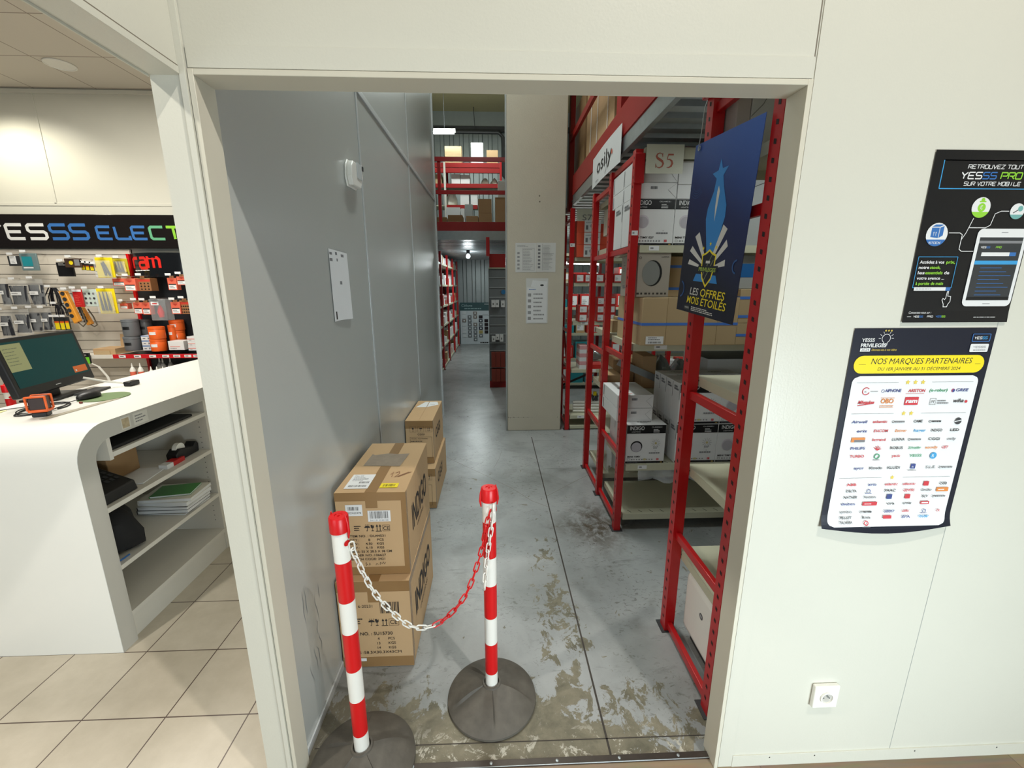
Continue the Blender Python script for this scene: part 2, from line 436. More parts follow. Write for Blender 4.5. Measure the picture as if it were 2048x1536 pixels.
    colr = mixc(math_('MULTIPLY', dark, .40), colr, S(78, 75, 64))
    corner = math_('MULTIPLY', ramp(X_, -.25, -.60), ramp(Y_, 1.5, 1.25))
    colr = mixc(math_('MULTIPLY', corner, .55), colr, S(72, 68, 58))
    L(colr, b.inputs['Base Color'])
    L(math_('ADD', .22, math_('ADD', math_('MULTIPLY', wear, .35), math_('MULTIPLY', n1, .2))), b.inputs['Roughness'])
    bp = N('ShaderNodeBump'); bp.inputs['Strength'].default_value = .25; bp.inputs['Distance'].default_value = .003
    L(math_('ADD', noise(30, 4), wear), bp.inputs['Height']); L(bp.outputs['Normal'], b.inputs['Normal'])
    return m
def wood_mat():
    m = bpy.data.materials.new('wood_floor'); m.use_nodes = True; nt, b = nodes_of(m)
    tc = nt.nodes.new('ShaderNodeTexCoord'); br = nt.nodes.new('ShaderNodeTexBrick'); br.offset = .5
    br.inputs['Scale'].default_value = 1; br.inputs['Brick Width'].default_value = .9; br.inputs['Row Height'].default_value = .15; br.inputs['Mortar Size'].default_value = .001
    br.inputs['Color1'].default_value = S(160, 138, 112); br.inputs['Color2'].default_value = S(140, 120, 98); br.inputs['Mortar'].default_value = S(90, 76, 62)
    nt.links.new(tc.outputs['Object'], br.inputs['Vector'])
    mp = nt.nodes.new('ShaderNodeMapping'); mp.inputs['Scale'].default_value = (3, 40, 1); nt.links.new(tc.outputs['Object'], mp.inputs['Vector'])
    nz = nt.nodes.new('ShaderNodeTexNoise'); nz.inputs['Scale'].default_value = 2; nz.inputs['Detail'].default_value = 5; nt.links.new(mp.outputs['Vector'], nz.inputs['Vector'])
    mx = nt.nodes.new('ShaderNodeMix'); mx.data_type = 'RGBA'; mx.blend_type = 'MULTIPLY'; mx.inputs['Factor'].default_value = .5
    nt.links.new(br.outputs['Color'], mx.inputs['A']); nt.links.new(nz.outputs['Color'], mx.inputs['B']); nt.links.new(mx.outputs['Result'], b.inputs['Base Color'])
    b.inputs['Roughness'].default_value = .45
    return m
Y0, Y1 = 1.102, 1.172      # front wall faces
XL, XR = -0.664, 0.737     # doorway
LZ = 2.078
struct(MB().box(-6.5, -0.70, -2.0, 4.85, -0.08, 0.0, tile_mat()), 'floor')
struct(MB().box(-0.70, 4.0, -3.0, 1.126, -0.08, 0.0, wood_mat()), 'floor')
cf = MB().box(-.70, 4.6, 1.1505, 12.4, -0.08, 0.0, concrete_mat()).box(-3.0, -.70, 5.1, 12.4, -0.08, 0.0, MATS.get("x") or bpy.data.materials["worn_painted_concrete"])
struct(cf, 'floor')
j = MB(); JD = mat('joint_dark', (58, 52, 46), .8)
for x0, y0, x1, y1, wd in ((.3935, 1.151, .385, 4.4, .008), (-.664, 1.215, .9, 1.205, .004)):
    d = Vector((x1-x0, y1-y0, 0)).normalized(); n = Vector((-d.y, d.x, 0))*wd/2
    a = Vector((x0, y0, .0004)); c = Vector((x1, y1, .0004))
    j.add([a-n, a+n, c+n, c-n], [(0, 1, 2, 3)], JD)
def crack(pts, wd, mb):
    for p, q in zip(pts, pts[1:]):
        d = (Vector(q)-Vector(p)); dd = Vector((d[0], d[1], 0)).normalized(); n = Vector((-dd.y, dd.x, 0))*wd/2
        a = Vector((p[0], p[1], .0005)); c = Vector((q[0], q[1], .0005)); mb.add([a-n, a+n, c+n, c-n], [(0, 1, 2, 3)], SEAM)
crack([(-.64, 4.05), (-.35, 3.72), (-.1, 3.45), (.12, 3.2), (.27, 2.98), (.39, 2.88)], .003, j)
crack([(.39, 3.05), (.5, 3.15), (.66, 3.3), (.8, 3.42)], .003, j)
crack([(.05, 4.0), (.02, 3.8), (-.03, 3.6)], .002, j)
o = j.build('trim_9', smooth=0); o['kind'] = 'structure'
# sill
s = MB().box(-.664, .737, 1.126, 1.1505, -.02, .004, mat('sill_metal', (70, 62, 56), .4, metal=.6, var=.3, scale=20))
s.box(-.664, .737, 1.1262, 1.129, .004, .006, GALV)
for x in (-.3, -.03, .2, .42, .63): s.lathe([(.006, .004), (.005, .0065), (.0, .007)], (x, 1.139, 0), GALV, 10)
struct(s, 'trim_1', bevel=.001)

# front wall with doorway: right part, lintel part
wf = MB()
wf.box(.7515, 3.0, Y0, Y1, 0, 4.6, WALL)
wf.box(-.692, .7515, Y0, Y1, 2.0925, 4.6, WALL)
struct(wf, 'wall_front')
t = MB()   # joints and cover strips on the front wall
t.box(.7465, .7495, Y0-.0006, Y0+.001, 2.137, 4.5, SEAM)
t.box(.7525, .800, Y0-.0025, Y0, 0.0, 4.5, WALL)
t.box(-.675, .7465, Y0-.004, Y0, 2.0925, 2.137, WALL)
t.box(1.3585, 1.3605, Y0-.0006, Y0, .047, 4.5, mat('seam_pale', (170, 172, 166), .6))
t.box(.80, 3.0, Y0-.004, Y0, 0.0, .047, WALL)
for x in (.93, 1.09, 1.45, 1.75): t.lathe([(.003, 0), (.003, .0012), (0, .0014)], (x, Y0-.004, .035), SEAM, 8, axis='y')
struct(t, 'trim_2', bevel=.0008)
# door frame: flange and reveal
fr = MB()
FW = .0125
fr.box(XR, XR+FW, Y0-.006, Y1, 0, LZ+FW, FRAME)
fr.box(XL-FW, XL, Y0-.006, Y1, 0, LZ+FW, FRAME)
fr.box(XL, XR, Y0-.006, Y1, LZ, LZ+FW, FRAME)
fr.box(XR+FW, XR+FW+.002, Y0-.0005, Y0+.002, 0, LZ+FW+.002, SEAM)
fr.box(XL-FW-.002, XL-FW, Y0-.0005, Y0+.002, 0, LZ+FW+.002, SEAM)
fr.box(XL-FW, XR+FW, Y0-.0008, Y0+.002, LZ+FW, LZ+FW+.003, SEAM)
struct(fr, 'door_1', bevel=.0015)
# left wall: header towards the camera, partition between shop and stock room
wl = MB()
wl.box(-.7625, -.6925, -2.2, Y0, 2.0785, 4.6, WALL)
wl.box(-.7625, -.6925, Y0, 1.19, 0, 4.6, WALL)
struct(wl, 'wall_left')
t = MB()
t.box(-.6925, -.6785, Y0-.010, Y0-.001, 0, 4.5, WALL)           # corner strip
t.box(-.6925, -.690, -2.2, Y0-.011, 2.0765, 2.091, WALL)         # header edge strip
t.box(-.6925, -.6915, -2.2, Y0-.011, 2.091, 2.0945, SEAM)
t.box(-.7665, -.7635, -2.2, Y0, 2.074, 2.10, WALL)
struct(t, 'trim_3', bevel=.0008)
# faint marks on the header
a = Art((-.6925, 0, 0), (0, 1, 0), (0, 0, 1), (1, 0, 0)); MK = mat('faint_mark', (172, 166, 150), .7)
a.ring(.955, 2.235, .010, .0008, MK); a.ring(.985, 2.222, .008, .0008, MK, ry=.014)
o = a.build('trim_8', None); o['kind'] = 'structure'
# grey sandwich panel partition in the stock room
g = MB().box(-.76, -.68, 1.1905, 5.20, 0, 6.0, GREYP)
struct(g, 'wall_left')
t = MB()
for y in (2.385, 3.71): t.box(-.680, -.676, y-.012, y+.012, .035, 6.0, GTRIM)
t.box(-.680, -.672, 2.40, 5.2, 2.56, 2.59, GTRIM)
t.box(-.680, -.672, 1.19, 5.2, 0.0, .035, GTRIM)
t.box(-.775, -.665, 5.195, 5.235, 0, 6.0, GTRIM)
struct(t, 'trim_4', bevel=.0015)
# scuffs on the grey panel
a = Art((-.68, 0, 0), (0, 1, 0), (0, 0, 1), (1, 0, 0)); SC = mat('scuff', (128, 128, 126), .6); R = random.Random(4)
for k in range(9):
    y = R.uniform(1.24, 1.46); z = R.uniform(.25, .62); l = R.uniform(.05, .16)
    pts = [(y+R.uniform(-.008, .008)+.1*q*l, z-q*l) for q in (0, .3, .6, 1)]
    a.vstroke(pts, [.0, .003, .004, 0], SC)
o = a.build('trim_8', None); o['kind'] = 'structure'
# shop: far wall, ceiling, side
sw = MB().box(-7.0, -.77, 4.84, 4.92, 0, 3.6, WALL)
struct(sw, 'wall_back')
t = MB()
for x in (-4.50, -2.9, -6.1): t.box(x-.012, x+.012, 4.834, 4.84, 2.45, 3.5, WALL)
t.box(-7, -.77, 4.834, 4.84, 2.43, 2.46, WALL)
t.box(-7, -.77, 4.82, 4.84, 3.455, 3.49, WALL)
struct(t, 'trim_5', bevel=.002)
def ceil_tile_mat():
    m = bpy.data.materials.new('ceiling_tiles'); m.use_nodes = True; nt, b = nodes_of(m)
    tc = nt.nodes.new('ShaderNodeTexCoord'); br = nt.nodes.new('ShaderNodeTexBrick'); br.offset = 0
    mp = nt.nodes.new('ShaderNodeMapping'); mp.inputs['Location'].default_value = (.33, -.09, 0)
    br.inputs['Scale'].default_value = 1; br.inputs['Brick Width'].default_value = .59; br.inputs['Row Height'].default_value = .59; br.inputs['Mortar Size'].default_value = .005
    br.inputs['Color1'].default_value = S(205, 198, 186); br.inputs['Color2'].default_value = S(210, 203, 190); br.inputs['Mortar'].default_value = S(150, 138, 126)
    nt.links.new(tc.outputs['Object'], mp.inputs['Vector']); nt.links.new(mp.outputs['Vector'], br.inputs['Vector']); nt.links.new(br.outputs['Color'], b.inputs['Base Color'])
    b.inputs['Roughness'].default_value = .9
    return m
struct(MB().box(-7, -.77, -2.2, 4.84, 3.5, 3.58, ceil_tile_mat()), 'ceiling')
struct(MB().box(-.69, 3.0, -2.2, Y0, 4.5, 4.6, WALL), 'ceiling')
struct(MB().box(3.0, 3.08, -3.0, Y1, 0, 4.6, WALL), 'wall_right')
# stock room shell
def olive(): return mat('roof_olive', (170, 162, 124), .8, var=.04)
struct(MB().box(-4.0, 5.0, Y1, 12.4, 6.0, 6.1, olive()), 'ceiling')
CORR = mat('cladding_steel', (150, 158, 158), .4, metal=.4, var=.06)
wb = MB(); x = -4.0
while x < 5.0:      # trapezoid cladding
    p = [(x, 12.22), (x+.10, 12.22), (x+.12, 12.18), (x+.20, 12.18), (x+.22, 12.22), (x+.25, 12.22)]
    for (xa, ya), (xb, yb) in zip(p, p[1:]): wb.add([(xa, ya, 0), (xb, yb, 0), (xb, yb, 5.6), (xa, ya, 5.6)], [(0, 1, 2, 3)], CORR)
    x += .25
wb.box(-4, 5, 12.23, 12.3, 0, 6.0, CORR)
struct(wb, 'wall_back')
t = MB().box(-4, 5, 12.10, 12.16, 5.5, 5.62, DARK)
t.tube([(-2.5, 11.9, 5.42), (.12, 11.9, 5.42), (.24, 11.9, 5.30), (.26, 11.9, 4.4), (.45, 11.9, 4.2)], .05, DARK, 10)
t.tube([(-.5, 11.95, 6.0), (-.47, 11.95, 5.5)], .008, DARK, 6)
struct(t, 'trim_6')
struct(MB().box(4.6, 4.7, Y1, 12.4, 0, 6.1, CORR), 'wall_right')
struct(MB().box(-3.1, -3.0, 5.0, 12.4, 0, 6.1, CORR), 'wall_left')
struct(MB().box(-3.1, -.78, 5.1, 5.19, 0, 6.1, CORR), 'wall_left')
# concrete pillar
p = MB().box(.128, .735, 4.62, 5.35, 0, 6.0, CONC)
p.box(.112, .128, 4.62, 4.66, 0, 6.0, GTRIM)
o = struct(p, 'wall_pillar', bevel=.012)
a = Art((0, 4.62, 0), (1, 0, 0), (0, 0, 1), (0, -1, 0)); R = random.Random(2)
MK2 = mat('pillar_scuff', (112, 104, 92), .8)
for x in (.14, .16, .2, .25, .31, .36, .70):
    a.disc(x, .158+R.uniform(-.004, .004), R.uniform(.004, .009), MK2, ry=.004, n=7)
a.stroke([(.15, .157), (.42, .158)], .0015, MK2)
a.disc(.462, 2.515, .008, MK2, n=6); a.disc(.465, 2.46, .008, MK2, n=6)
o = a.build('trim_8', None); o['kind'] = 'structure'

# mezzanine edge over the right racks: red channel, galvanised deck edge, ribbed deck
m = MB()
m.box(.795, .815, 1.9, 4.60, 2.52, 2.70, RED2); m.box(.80, .86, 1.9, 4.60, 2.515, 2.53, RED2); m.box(.80, .86, 1.9, 4.60, 2.69, 2.70, RED2)
struct(m, 'trim_7', bevel=.002)
m = MB(); m.box(.80, .83, 1.9, 4.60, 2.425, 2.515, GALV)
struct(m, 'trim_7', bevel=.002)
dk = MB(); y = 1.9
while y < 9.0:
    pr = [(y, 2.44), (y+.07, 2.44), (y+.085, 2.49), (y+.13, 2.49), (y+.145, 2.44)]
    for (ya, za), (yb, zb) in zip(pr, pr[1:]): dk.add([(.83, ya, za), (4.6, ya, za), (4.6, yb, zb), (.83, yb, zb)], [(0, 1, 2, 3)], GALV)
    y += .145
dk.box(.83, 4.6, 1.9, 9.0, 2.495, 2.51, GALV)
struct(dk, 'ceiling')
# far mezzanine
m = MB()
m.box(-2.9, .70, 6.76, 6.78, 2.43, 2.56, RED2)
struct(m, 'trim_7', bevel=.002)
m = MB(); m.box(-2.9, .70, 6.755, 6.80, 2.30, 2.43, GALV); struct(m, 'trim_7', bevel=.002)
dk = MB(); y = 6.8
while y < 12.1:
    pr = [(y, 2.33), (y+.12, 2.33), (y+.14, 2.39), (y+.22, 2.39), (y+.24, 2.33)]
    for (ya, za), (yb, zb) in zip(pr, pr[1:]): dk.add([(-3.0, ya, za), (.83, ya, za), (.83, yb, zb), (-3.0, yb, zb)], [(0, 1, 2, 3)], GALV)
    y += .24
dk.box(-3.0, .83, 6.8, 12.18, 2.40, 2.42, GALV)
struct(dk, 'ceiling')
# ceiling ring of a recessed spot in the shop ceiling
r = thing('ceiling_downlight', 'round white recessed downlight in a tile of the shop ceiling', 'ceiling light', (-3.75, 4.35, 3.4995))
b_ = MB().tube([(-3.75+.105*math.cos(a_), 4.35+.105*math.sin(a_), 3.494) for a_ in [2*math.pi*i/28 for i in range(28)]], .006, WHP, 8, closed=True)
b_.build('trim_ring', r); MB().lathe([(.10, 0), (.10, .004), (.02, .005)], (-3.75, 4.35, 3.4945), WHP, 28).build('diffuser', r)
# ------------------------------------------------------------------ cartons against the grey panel
def carton_body(x0, x1, y0, y1, z0, z1, m=None, flap=.004):
    m = m or CARD; mb = MB()
    mb.box(x0, x1, y0, y1, z0, z1-.003, m)
    xm = (x0+x1)/2
    mb.box(x0, xm-.0015, y0, y1, z1-.003, z1, m); mb.box(xm+.0015, x1, y0, y1, z1-.003, z1, m)
    return mb
def umbrella(a, x, y, s, m):
    a.disc(x, y+.55*s, .42*s, m, ry=.33*s, a0=0, a1=180, n=10); a.stroke([(x, y+.85*s), (x, y+.12*s), (x-.06*s, y+.02*s), (x-.14*s, y+.1*s)], .07*s, m)
    for k in (-.25, 0, .25): a.stroke([(x+k*s+.04*s, y+1.1*s), (x+k*s, y+.95*s)], .05*s, m)
def glass(a, x, y, s, m):
    a.poly([(x-.25*s, y+1.0*s), (x-.2*s, y+.55*s), (x, y+.42*s), (x+.2*s, y+.55*s), (x+.25*s, y+1.0*s), (x+.06*s, y+.8*s), (x+.02*s, y+1.0*s)], m)
    a.rect(x-.03*s, y+.08*s, x+.03*s, y+.5*s, m); a.rect(x-.18*s, y, x+.18*s, y+.08*s, m)
def arrow(a, x, y, s, m):
    a.rect(x-.04*s, y+.1*s, x+.04*s, y+.8*s, m); a.poly([(x-.16*s, y+.7*s), (x+.16*s, y+.7*s), (x, y+1.05*s)], m)
def arrows(a, x, y, s, m): arrow(a, x-.2*s, y, s, m); arrow(a, x+.2*s, y, s, m); a.rect(x-.4*s, y, x+.4*s, y+.08*s, m)

# lower carton
X0, X1, YA, YB = -.672, -.370, 1.545, 2.13
L1 = (X0+.15, 1.84, 0)
r = thing('cardboard_box', 'brown cardboard box reading SU15730, bottom of the nearer stack against the grey panel', 'cardboard box', L1)
carton_body(X0, X1, YA, YB, .003, .43).build('body', r, bevel=.004)
m = MB(); m.box(X0-.0004, X1+.0004, YA-.0006, YA, .38, .4295, TAPE).box(X0-.0004, X1+.0004, YA-.0006, YA, .006, .055, TAPE).box(X0+.128, X0+.178, YA-.0008, YB, .4298, .4306, TAPE)
m.box(X1, X1+.0006, YA, YA+.03, .005, .428, TAPE).box(X1, X1+.0006, YA+.03, YB, .395, .429, TAPE).box(X0+.128, X0+.178, YA-.0009, YA-.0004, .33, .429, TAPE)
m.build('tape', r, smooth=0)
a = Art((X0, YA-.0008, 0), (1, 0, 0), (0, 0, 1), (0, -1, 0))
a.text('6-20231', .085, .305, .013, INK); a.bars(.175, .275, .255, .330, INK, 14, 3)
a.lines(.055, .222, .105, .255, 3, INK, 5, .4)
umbrella(a, .135, .215, .032, INK); glass(a, .158, .215, .032, INK); arrows(a, .19, .213, .034, INK)
a.frame(.208, .214, .250, .247, .001, INK); a.text('CE', .213, .222, .018, INK)
a.text('ITEM NO. : SU15730', .03, .168, .0150, INK, w_=.190, bold=.01); 
a.text('4', .155, .143, .012, INK); a.text('PCS', .2, .143, .012, INK); a.text('13', .152, .120, .012, INK); a.text('KGS', .2, .120, .012, INK)
a.text('14', .152, .097, .012, INK); a.text('KGS', .2, .097, .012, INK); a.text('MEAS :58.5X30.3X43CM', .03, .074, .0125, INK, w_=.222)
a.build('printing', r)
a = Art((X1+.0006, YA, 0), (0, 1, 0), (0, 0, 1), (1, 0, 0)); a.text('INDIGO', .10, .17, .12, INK, w_=.40, bold=.03); a.text('LIGHTING', .2, .12, .022, INK, w_=.2); a.build('printing', r)
b = MB().box(-.605, -.572, YA-.0022, YA-.0009, .036, .050, WHITE).build('price_label', r); b['label'] = 'small white paper label'
# upper carton
X0, X1, YA, YB = -.657, -.372, 1.588, 2.138
r = thing('cardboard_box', 'brown cardboard box reading OU44531 with a yellow sticker, on top of the nearer stack', 'cardboard box', (X0+.14, 1.86, .4312))
carton_body(X0, X1, YA, YB, .4312, .81).build('body', r, bevel=.004)
m = MB(); m.box(X0+.122, X0+.170, YA-.0008, YB, .8102, .8110, TAPE).box(X0+.122, X0+.170, YA-.0008, YA-.0002, .74, .81, TAPE)
m.box(X0-.0004, X1+.0004, YA-.0006, YA, .772, .809, TAPE).box(X0, X1, YA-.0006, YA, .4316, .468, TAPE).box(X1-.02, X1+.0006, YA-.0005, YA+.02, .437, .808, TAPE)
m.build('tape', r, smooth=0)
a = Art((X0, YA-.0008, .4312), (1, 0, 0), (0, 0, 1), (0, -1, 0))
a.rect(.040, .275, .108, .325, WHITE); a.bars(.048, .300, .095, .316, INK, 16, 1); a.text('BOX62478', .047, .284, .009, INK, w_=.055)
a.rect(.128, .248, .220, .298, WHITE); a.bars(.136, .262, .212, .294, INK, 24, 2); a.text('5411313330328', .136, .251, .006, INK, w_=.074)
a.lines(.068, .205, .1, .232, 3, INK, 5, .4)
umbrella(a, .122, .205, .028, INK); glass(a, .143, .205, .028, INK); arrows(a, .168, .203, .031, INK); a.frame(.184, .204, .214, .232, .001, INK); a.text('CE', .187, .21, .015, INK)
T = [('ITEM NO. : OU44531', .178, .148), ('QTY.:        8      PCS', .160, .14), ('N.W.:      4.50    KGS', .142, .14), ('G.W.:      6.10    KGS', .124, .14), ('MEAS: 55 X 28.5 X 38 CM', .106, .17), ('ORDER NO.:106627', .088, .145), ('BATCH CODE: 2421', .070, .14)]
for s_, y, w__ in T: a.text(s_, .045, y, .0100, INK, w_=w__, bold=.006)
a.stroke([(.108, .06), (.103, .053), (.110, .05), (.104, .044)], .0012, INK); a.stroke([(.116, .046), (.120, .056), (.124, .046)], .0012, INK)
a.stroke([(.145, .046), (.15, .055), (.155, .046)], .0012, INK); a.stroke([(.162, .046), (.164, .058), (.172, .052), (.178, .06), (.18, .05), (.187, .058)], .0012, INK)
a.build('printing', r)
a = Art((X1+.0006, YA, .4312), (0, 1, 0), (0, 0, 1), (1, 0, 0)); a.text('INDIGO', .10, .14, .12, INK, w_=.36, bold=.02); a.text('LIGHTING', .2, .105, .018, INK, w_=.16); a.build('printing', r)
a = Art((X0, YA, .8112), (1, 0, 0), (0, 1, 0), (0, 0, 1))
a.rect(.028, .03, .125, .165, WHITE); a.text('Nu-42', .04, .145, .010, INK); a.lines(.04, .10, .11, .14, 4, GINK, 4); a.bars(.04, .045, .115, .062, INK, 20, 5); a.bars(.075, .078, .115, .095, INK, 12, 6)
a.rect(.172, .035, .245, .075, YEL); a.bars(.182, .045, .235, .066, INK, 14, 8)
a.stroke([(.19, .16), (.197, .185), (.199, .135)], .003, mat('brown_marker', (120, 70, 40), .7)); a.stroke([(.208, .175), (.222, .19), (.226, .17), (.212, .135), (.236, .155), (.265, .185)], .003, MATS['brown_marker'])
a.stroke([(.225, .135), (.275, .185)], .003, MATS['brown_marker'])
a.build('shipping_label', r, 'white and yellow paper labels with a marker scribble')
a = Art((X0, YA, .8111), (1, 0, 0), (0, 1, 0), (0, 0, 1))
a.poly([(.04, .26), (.21, .25), (.225, .40), (.17, .395), (.12, .405), (.06, .385), (.045, .40)], mat('film_tape', (150, 135, 118), .2, var=.2, scale=30))
a.build('tape', r, 'greyish strip of clear film')

# far pair of cartons
def far_carton(z0, z1, y0, label, x0=-.672, x1=-.452, y1=3.56):
    r = thing('cardboard_box', label, 'cardboard box', ((x0+x1)/2, (y0+y1)/2, z0))
    carton_body(x0, x1, y0, y1, z0, z1).build('body', r, bevel=.004)
    m = MB().box(x0-.0004, x1+.0004, y0-.0006, y0, z1-.06, z1-.0005, TAPE).box(x0-.0004, x1+.0004, y0-.0006, y0, z0+.002, z0+.05, TAPE).box(x1, x1+.0006, y0-.0005, y0+.02, z0+.002, z1-.002, TAPE)
    m.build('tape', r, smooth=0)
    a = Art((x0, y0-.0008, z0), (1, 0, 0), (0, 0, 1), (0, -1, 0)); h = z1-z0
    for k, fn in enumerate((glass, umbrella, arrows)):
        cx = .055+k*.058; a.frame(cx-.023, h-.088, cx+.023, h-.043, .0012, INK); fn(a, cx, h-.080, .028, INK)
    a.text('CGGI', .088, h-.112, .014, INK, w_=.05, bold=.02)
    a.frame(.03, h-.29, .192, h-.125, .0016, INK); a.text('MODEL: AGDTR04040', .04, h-.143, .008, INK, w_=.12); a.lines(.035, h-.22, .15, h-.15, 4, INK, 7, .35)
    a.build('printing', r)
    a = Art((x1+.0006, y0, z0), (0, 1, 0), (0, 0, 1), (1, 0, 0)); a.text('CGGI', .12, h*.45, .08, INK, w_=.26, bold=.02); a.build('printing', r)
    return r
far_carton(.003, .318, 2.90, 'brown cardboard box on the floor, bottom of the farther stack by the grey panel')
r = far_carton(.3192, .655, 3.0, 'brown cardboard box with a white paper across its top flaps, on the farther stack', x1=-.470)
a = Art((-.672, 3.0, .6556), (1, 0, 0), (0, 1, 0), (0, 0, 1))
a.poly([(.015, .36), (.10, .36), (.10, .52), (.07, .52)], WHITE); a.poly([(.105, .36), (.19, .43), (.17, .52), (.105, .52)], WHITE); a.stroke([(.12, .44), (.16, .43)], .006, GINK)
a.build('paper', r, 'white paper stuck over the flaps')

# ------------------------------------------------------------------ barrier posts with chain
def barrier_post(x, y, zt, label, zs, lean=0.0, ang=0.0):
    r = thing('barrier_post', label, 'barrier post', (x, y, 0))
    def md(rr, h, a):
        k = ((a-ang)*5/(2*math.pi)) % 1.0
        f = max(0, min(1, (rr-.03)/.05))*max(0, min(1, (.168-rr)/.05))
        return rr, h+.013*k*k*f
    prof = [(.172, .0005), (.177, .006), (.176, .014), (.168, .020), (.150, .029), (.130, .037), (.110, .045), (.090, .054), (.070, .062), (.050, .070), (.038, .076), (.036, .082), (.0295, .083), (.0285, .066)]
    MB().lathe(prof, (x, y, 0), RUB, 120, mod=md).build('base', r, smooth=28)
    for i, (za, zb) in enumerate(zip(zs[:-1], zs[1:])):
        pass
    for i in range(len(zs)-1):
        zb, za = zs[i], zs[i+1]
        m = WHP if i % 2 == 0 else REDC
        o = MB().lathe([(.0245, za+.0002), (.0245, zb-.0002)], (x, y, 0), m, 28).build('pole_band', r)
        o['label'] = 'white pole section' if i % 2 == 0 else 'red pole section'
    c = MB().lathe([(.0255, zs[0]), (.0285, zs[0]+.001), (.0285, zt-.005), (.026, zt-.001), (.012, zt), (.010, zt-.003), (.004, zt-.003), (.0035, zt), (0.001, zt)], (x, y, 0), REDC, 28)
    for q in (ang+2.4, ang+2.4+math.pi):
        cx, cy = x+.0285*math.cos(q), y+.0285*math.sin(q)
        c.tube([(cx-.004*math.cos(q), cy-.004*math.sin(q), zt+.006), (cx+.002*math.cos(q), cy+.002*math.sin(q), zt-.02), (cx+.004*math.cos(q), cy+.004*math.sin(q), zt-.05), (cx+.001*math.cos(q), cy+.001*math.sin(q), zt-.072)], .0042, REDC, 8, radii=[.002, .0035, .0045, .002])
    o = c.build('cap', r); o['label'] = 'red plastic cap with chain hooks'
    q = ang-.9
    s = MB(); s.lathe([(.010, 0), (.011, .0012), (.0085, .0014), (.006, -.0010), (0, -.001)], (0, 0, 0), REDC, 16, axis='y')
    ctr = Vector((x+.0248*math.cos(q), y+.0248*math.sin(q), zs[0]-.035)); rot = Matrix.Rotation(q+math.pi/2+math.pi, 3, 'Z')
    s.v = [tuple(ctr+rot@Vector((v[0], -v[1] if False else v[1], v[2]*.8))) for v in s.v]
    o = s.build('chain_slot', r); o['label'] = 'red oval slot'
    return r
barrier_post(-.4735, 1.16, .957, 'red and white barrier post on a rubber base, nearer the left jamb beside the boxes', [.905, .806, .666, .551, .407, .286, .143, .067], ang=.4)
barrier_post(-.029, 1.385, .925, 'red and white barrier post on a rubber base in the middle of the doorway', [.874, .792, .650, .533, .391, .273, .135, .067], ang=1.0)
# chain
def link_mesh(m):
    pts = []
    L, W = .0125, .0075
    for i in range(8): a_ = -math.pi/2+math.pi*i/7; pts.append((L+W*math.cos(a_), W*math.sin(a_), 0))
    for i in range(8): a_ = math.pi/2+math.pi*i/7; pts.append((-L+W*math.cos(a_), W*math.sin(a_), 0))
    mb = MB().tube(pts, .0024, m, 7, closed=True)
    me = mb.build('link', None); 
    return me
def chain(ctrl, label, colfn, pitch=.0285):
    P = [Vector(p) for p in ctrl]
    # catmull-rom resample
    D = []
    for i in range(len(P)-1):
        p0 = P[max(0, i-1)]; p1 = P[i]; p2 = P[i+1]; p3 = P[min(len(P)-1, i+2)]
        for k in range(30):
            t = k/30; D.append(.5*((2*p1)+(p2-p0)*t+(2*p0-5*p1+4*p2-p3)*t*t+(3*p1-p0-3*p2+p3)*t**3))
    D.append(P[-1]); pts = [D[0]]; acc = 0
    for a_, b_ in zip(D, D[1:]):
        acc += (b_-a_).length
        if acc >= pitch: pts.append(b_); acc = 0
    root = thing('plastic_chain', label, 'chain', D[0])
    protos = {}
    n = len(pts)-1
    for i in range(n):
        c = (pts[i]+pts[i+1])/2; d = (pts[i+1]-pts[i]).normalized()
        m = colfn(i/n)
        if m.name not in protos:
            o = link_mesh(m); del o['_o']; protos[m.name] = o; first = True
        else:
            o = protos[m.name].copy(); COL.objects.link(o)
        o.parent = root
        side = d.cross(Vector((0, 0, 1)));
        if side.length < .05: side = Vector((1, 0, 0))
        side.normalize(); nn = side.cross(d).normalized()
        if i % 2: side, nn = nn, -side
        q = math.radians(18); s2 = side*math.cos(q)+nn*math.sin(q); n2 = d.cross(s2)
        M = Matrix((d, s2, n2)).transposed().to_4x4(); M.translation = c-D[0]
        o.matrix_local = M
        o['label'] = 'white chain link' if m is WHP else 'red chain link'
    return root
main = [(-.4395, 1.152, .868), (-.440, 1.163, .830), (-.404, 1.197, .666), (-.348, 1.230, .541), (-.290, 1.259, .462), (-.209, 1.294, .447), (-.120, 1.325, .528), (-.064, 1.343, .676), (-.036, 1.343, .809), (-.020, 1.343, .872)]
chain(main, 'plastic chain, half white half red, sagging between the two barrier posts', lambda t: WHP if t < .50 else REDC)
tail = [(-.012, 1.345, .874), (-.020, 1.3475, .80), (-.034, 1.348, .70), (-.045, 1.346, .60), (-.052, 1.346, .518)]
chain(tail, 'short loose end of white plastic chain hanging down the middle barrier post', lambda t: WHP if t < .93 else REDC)

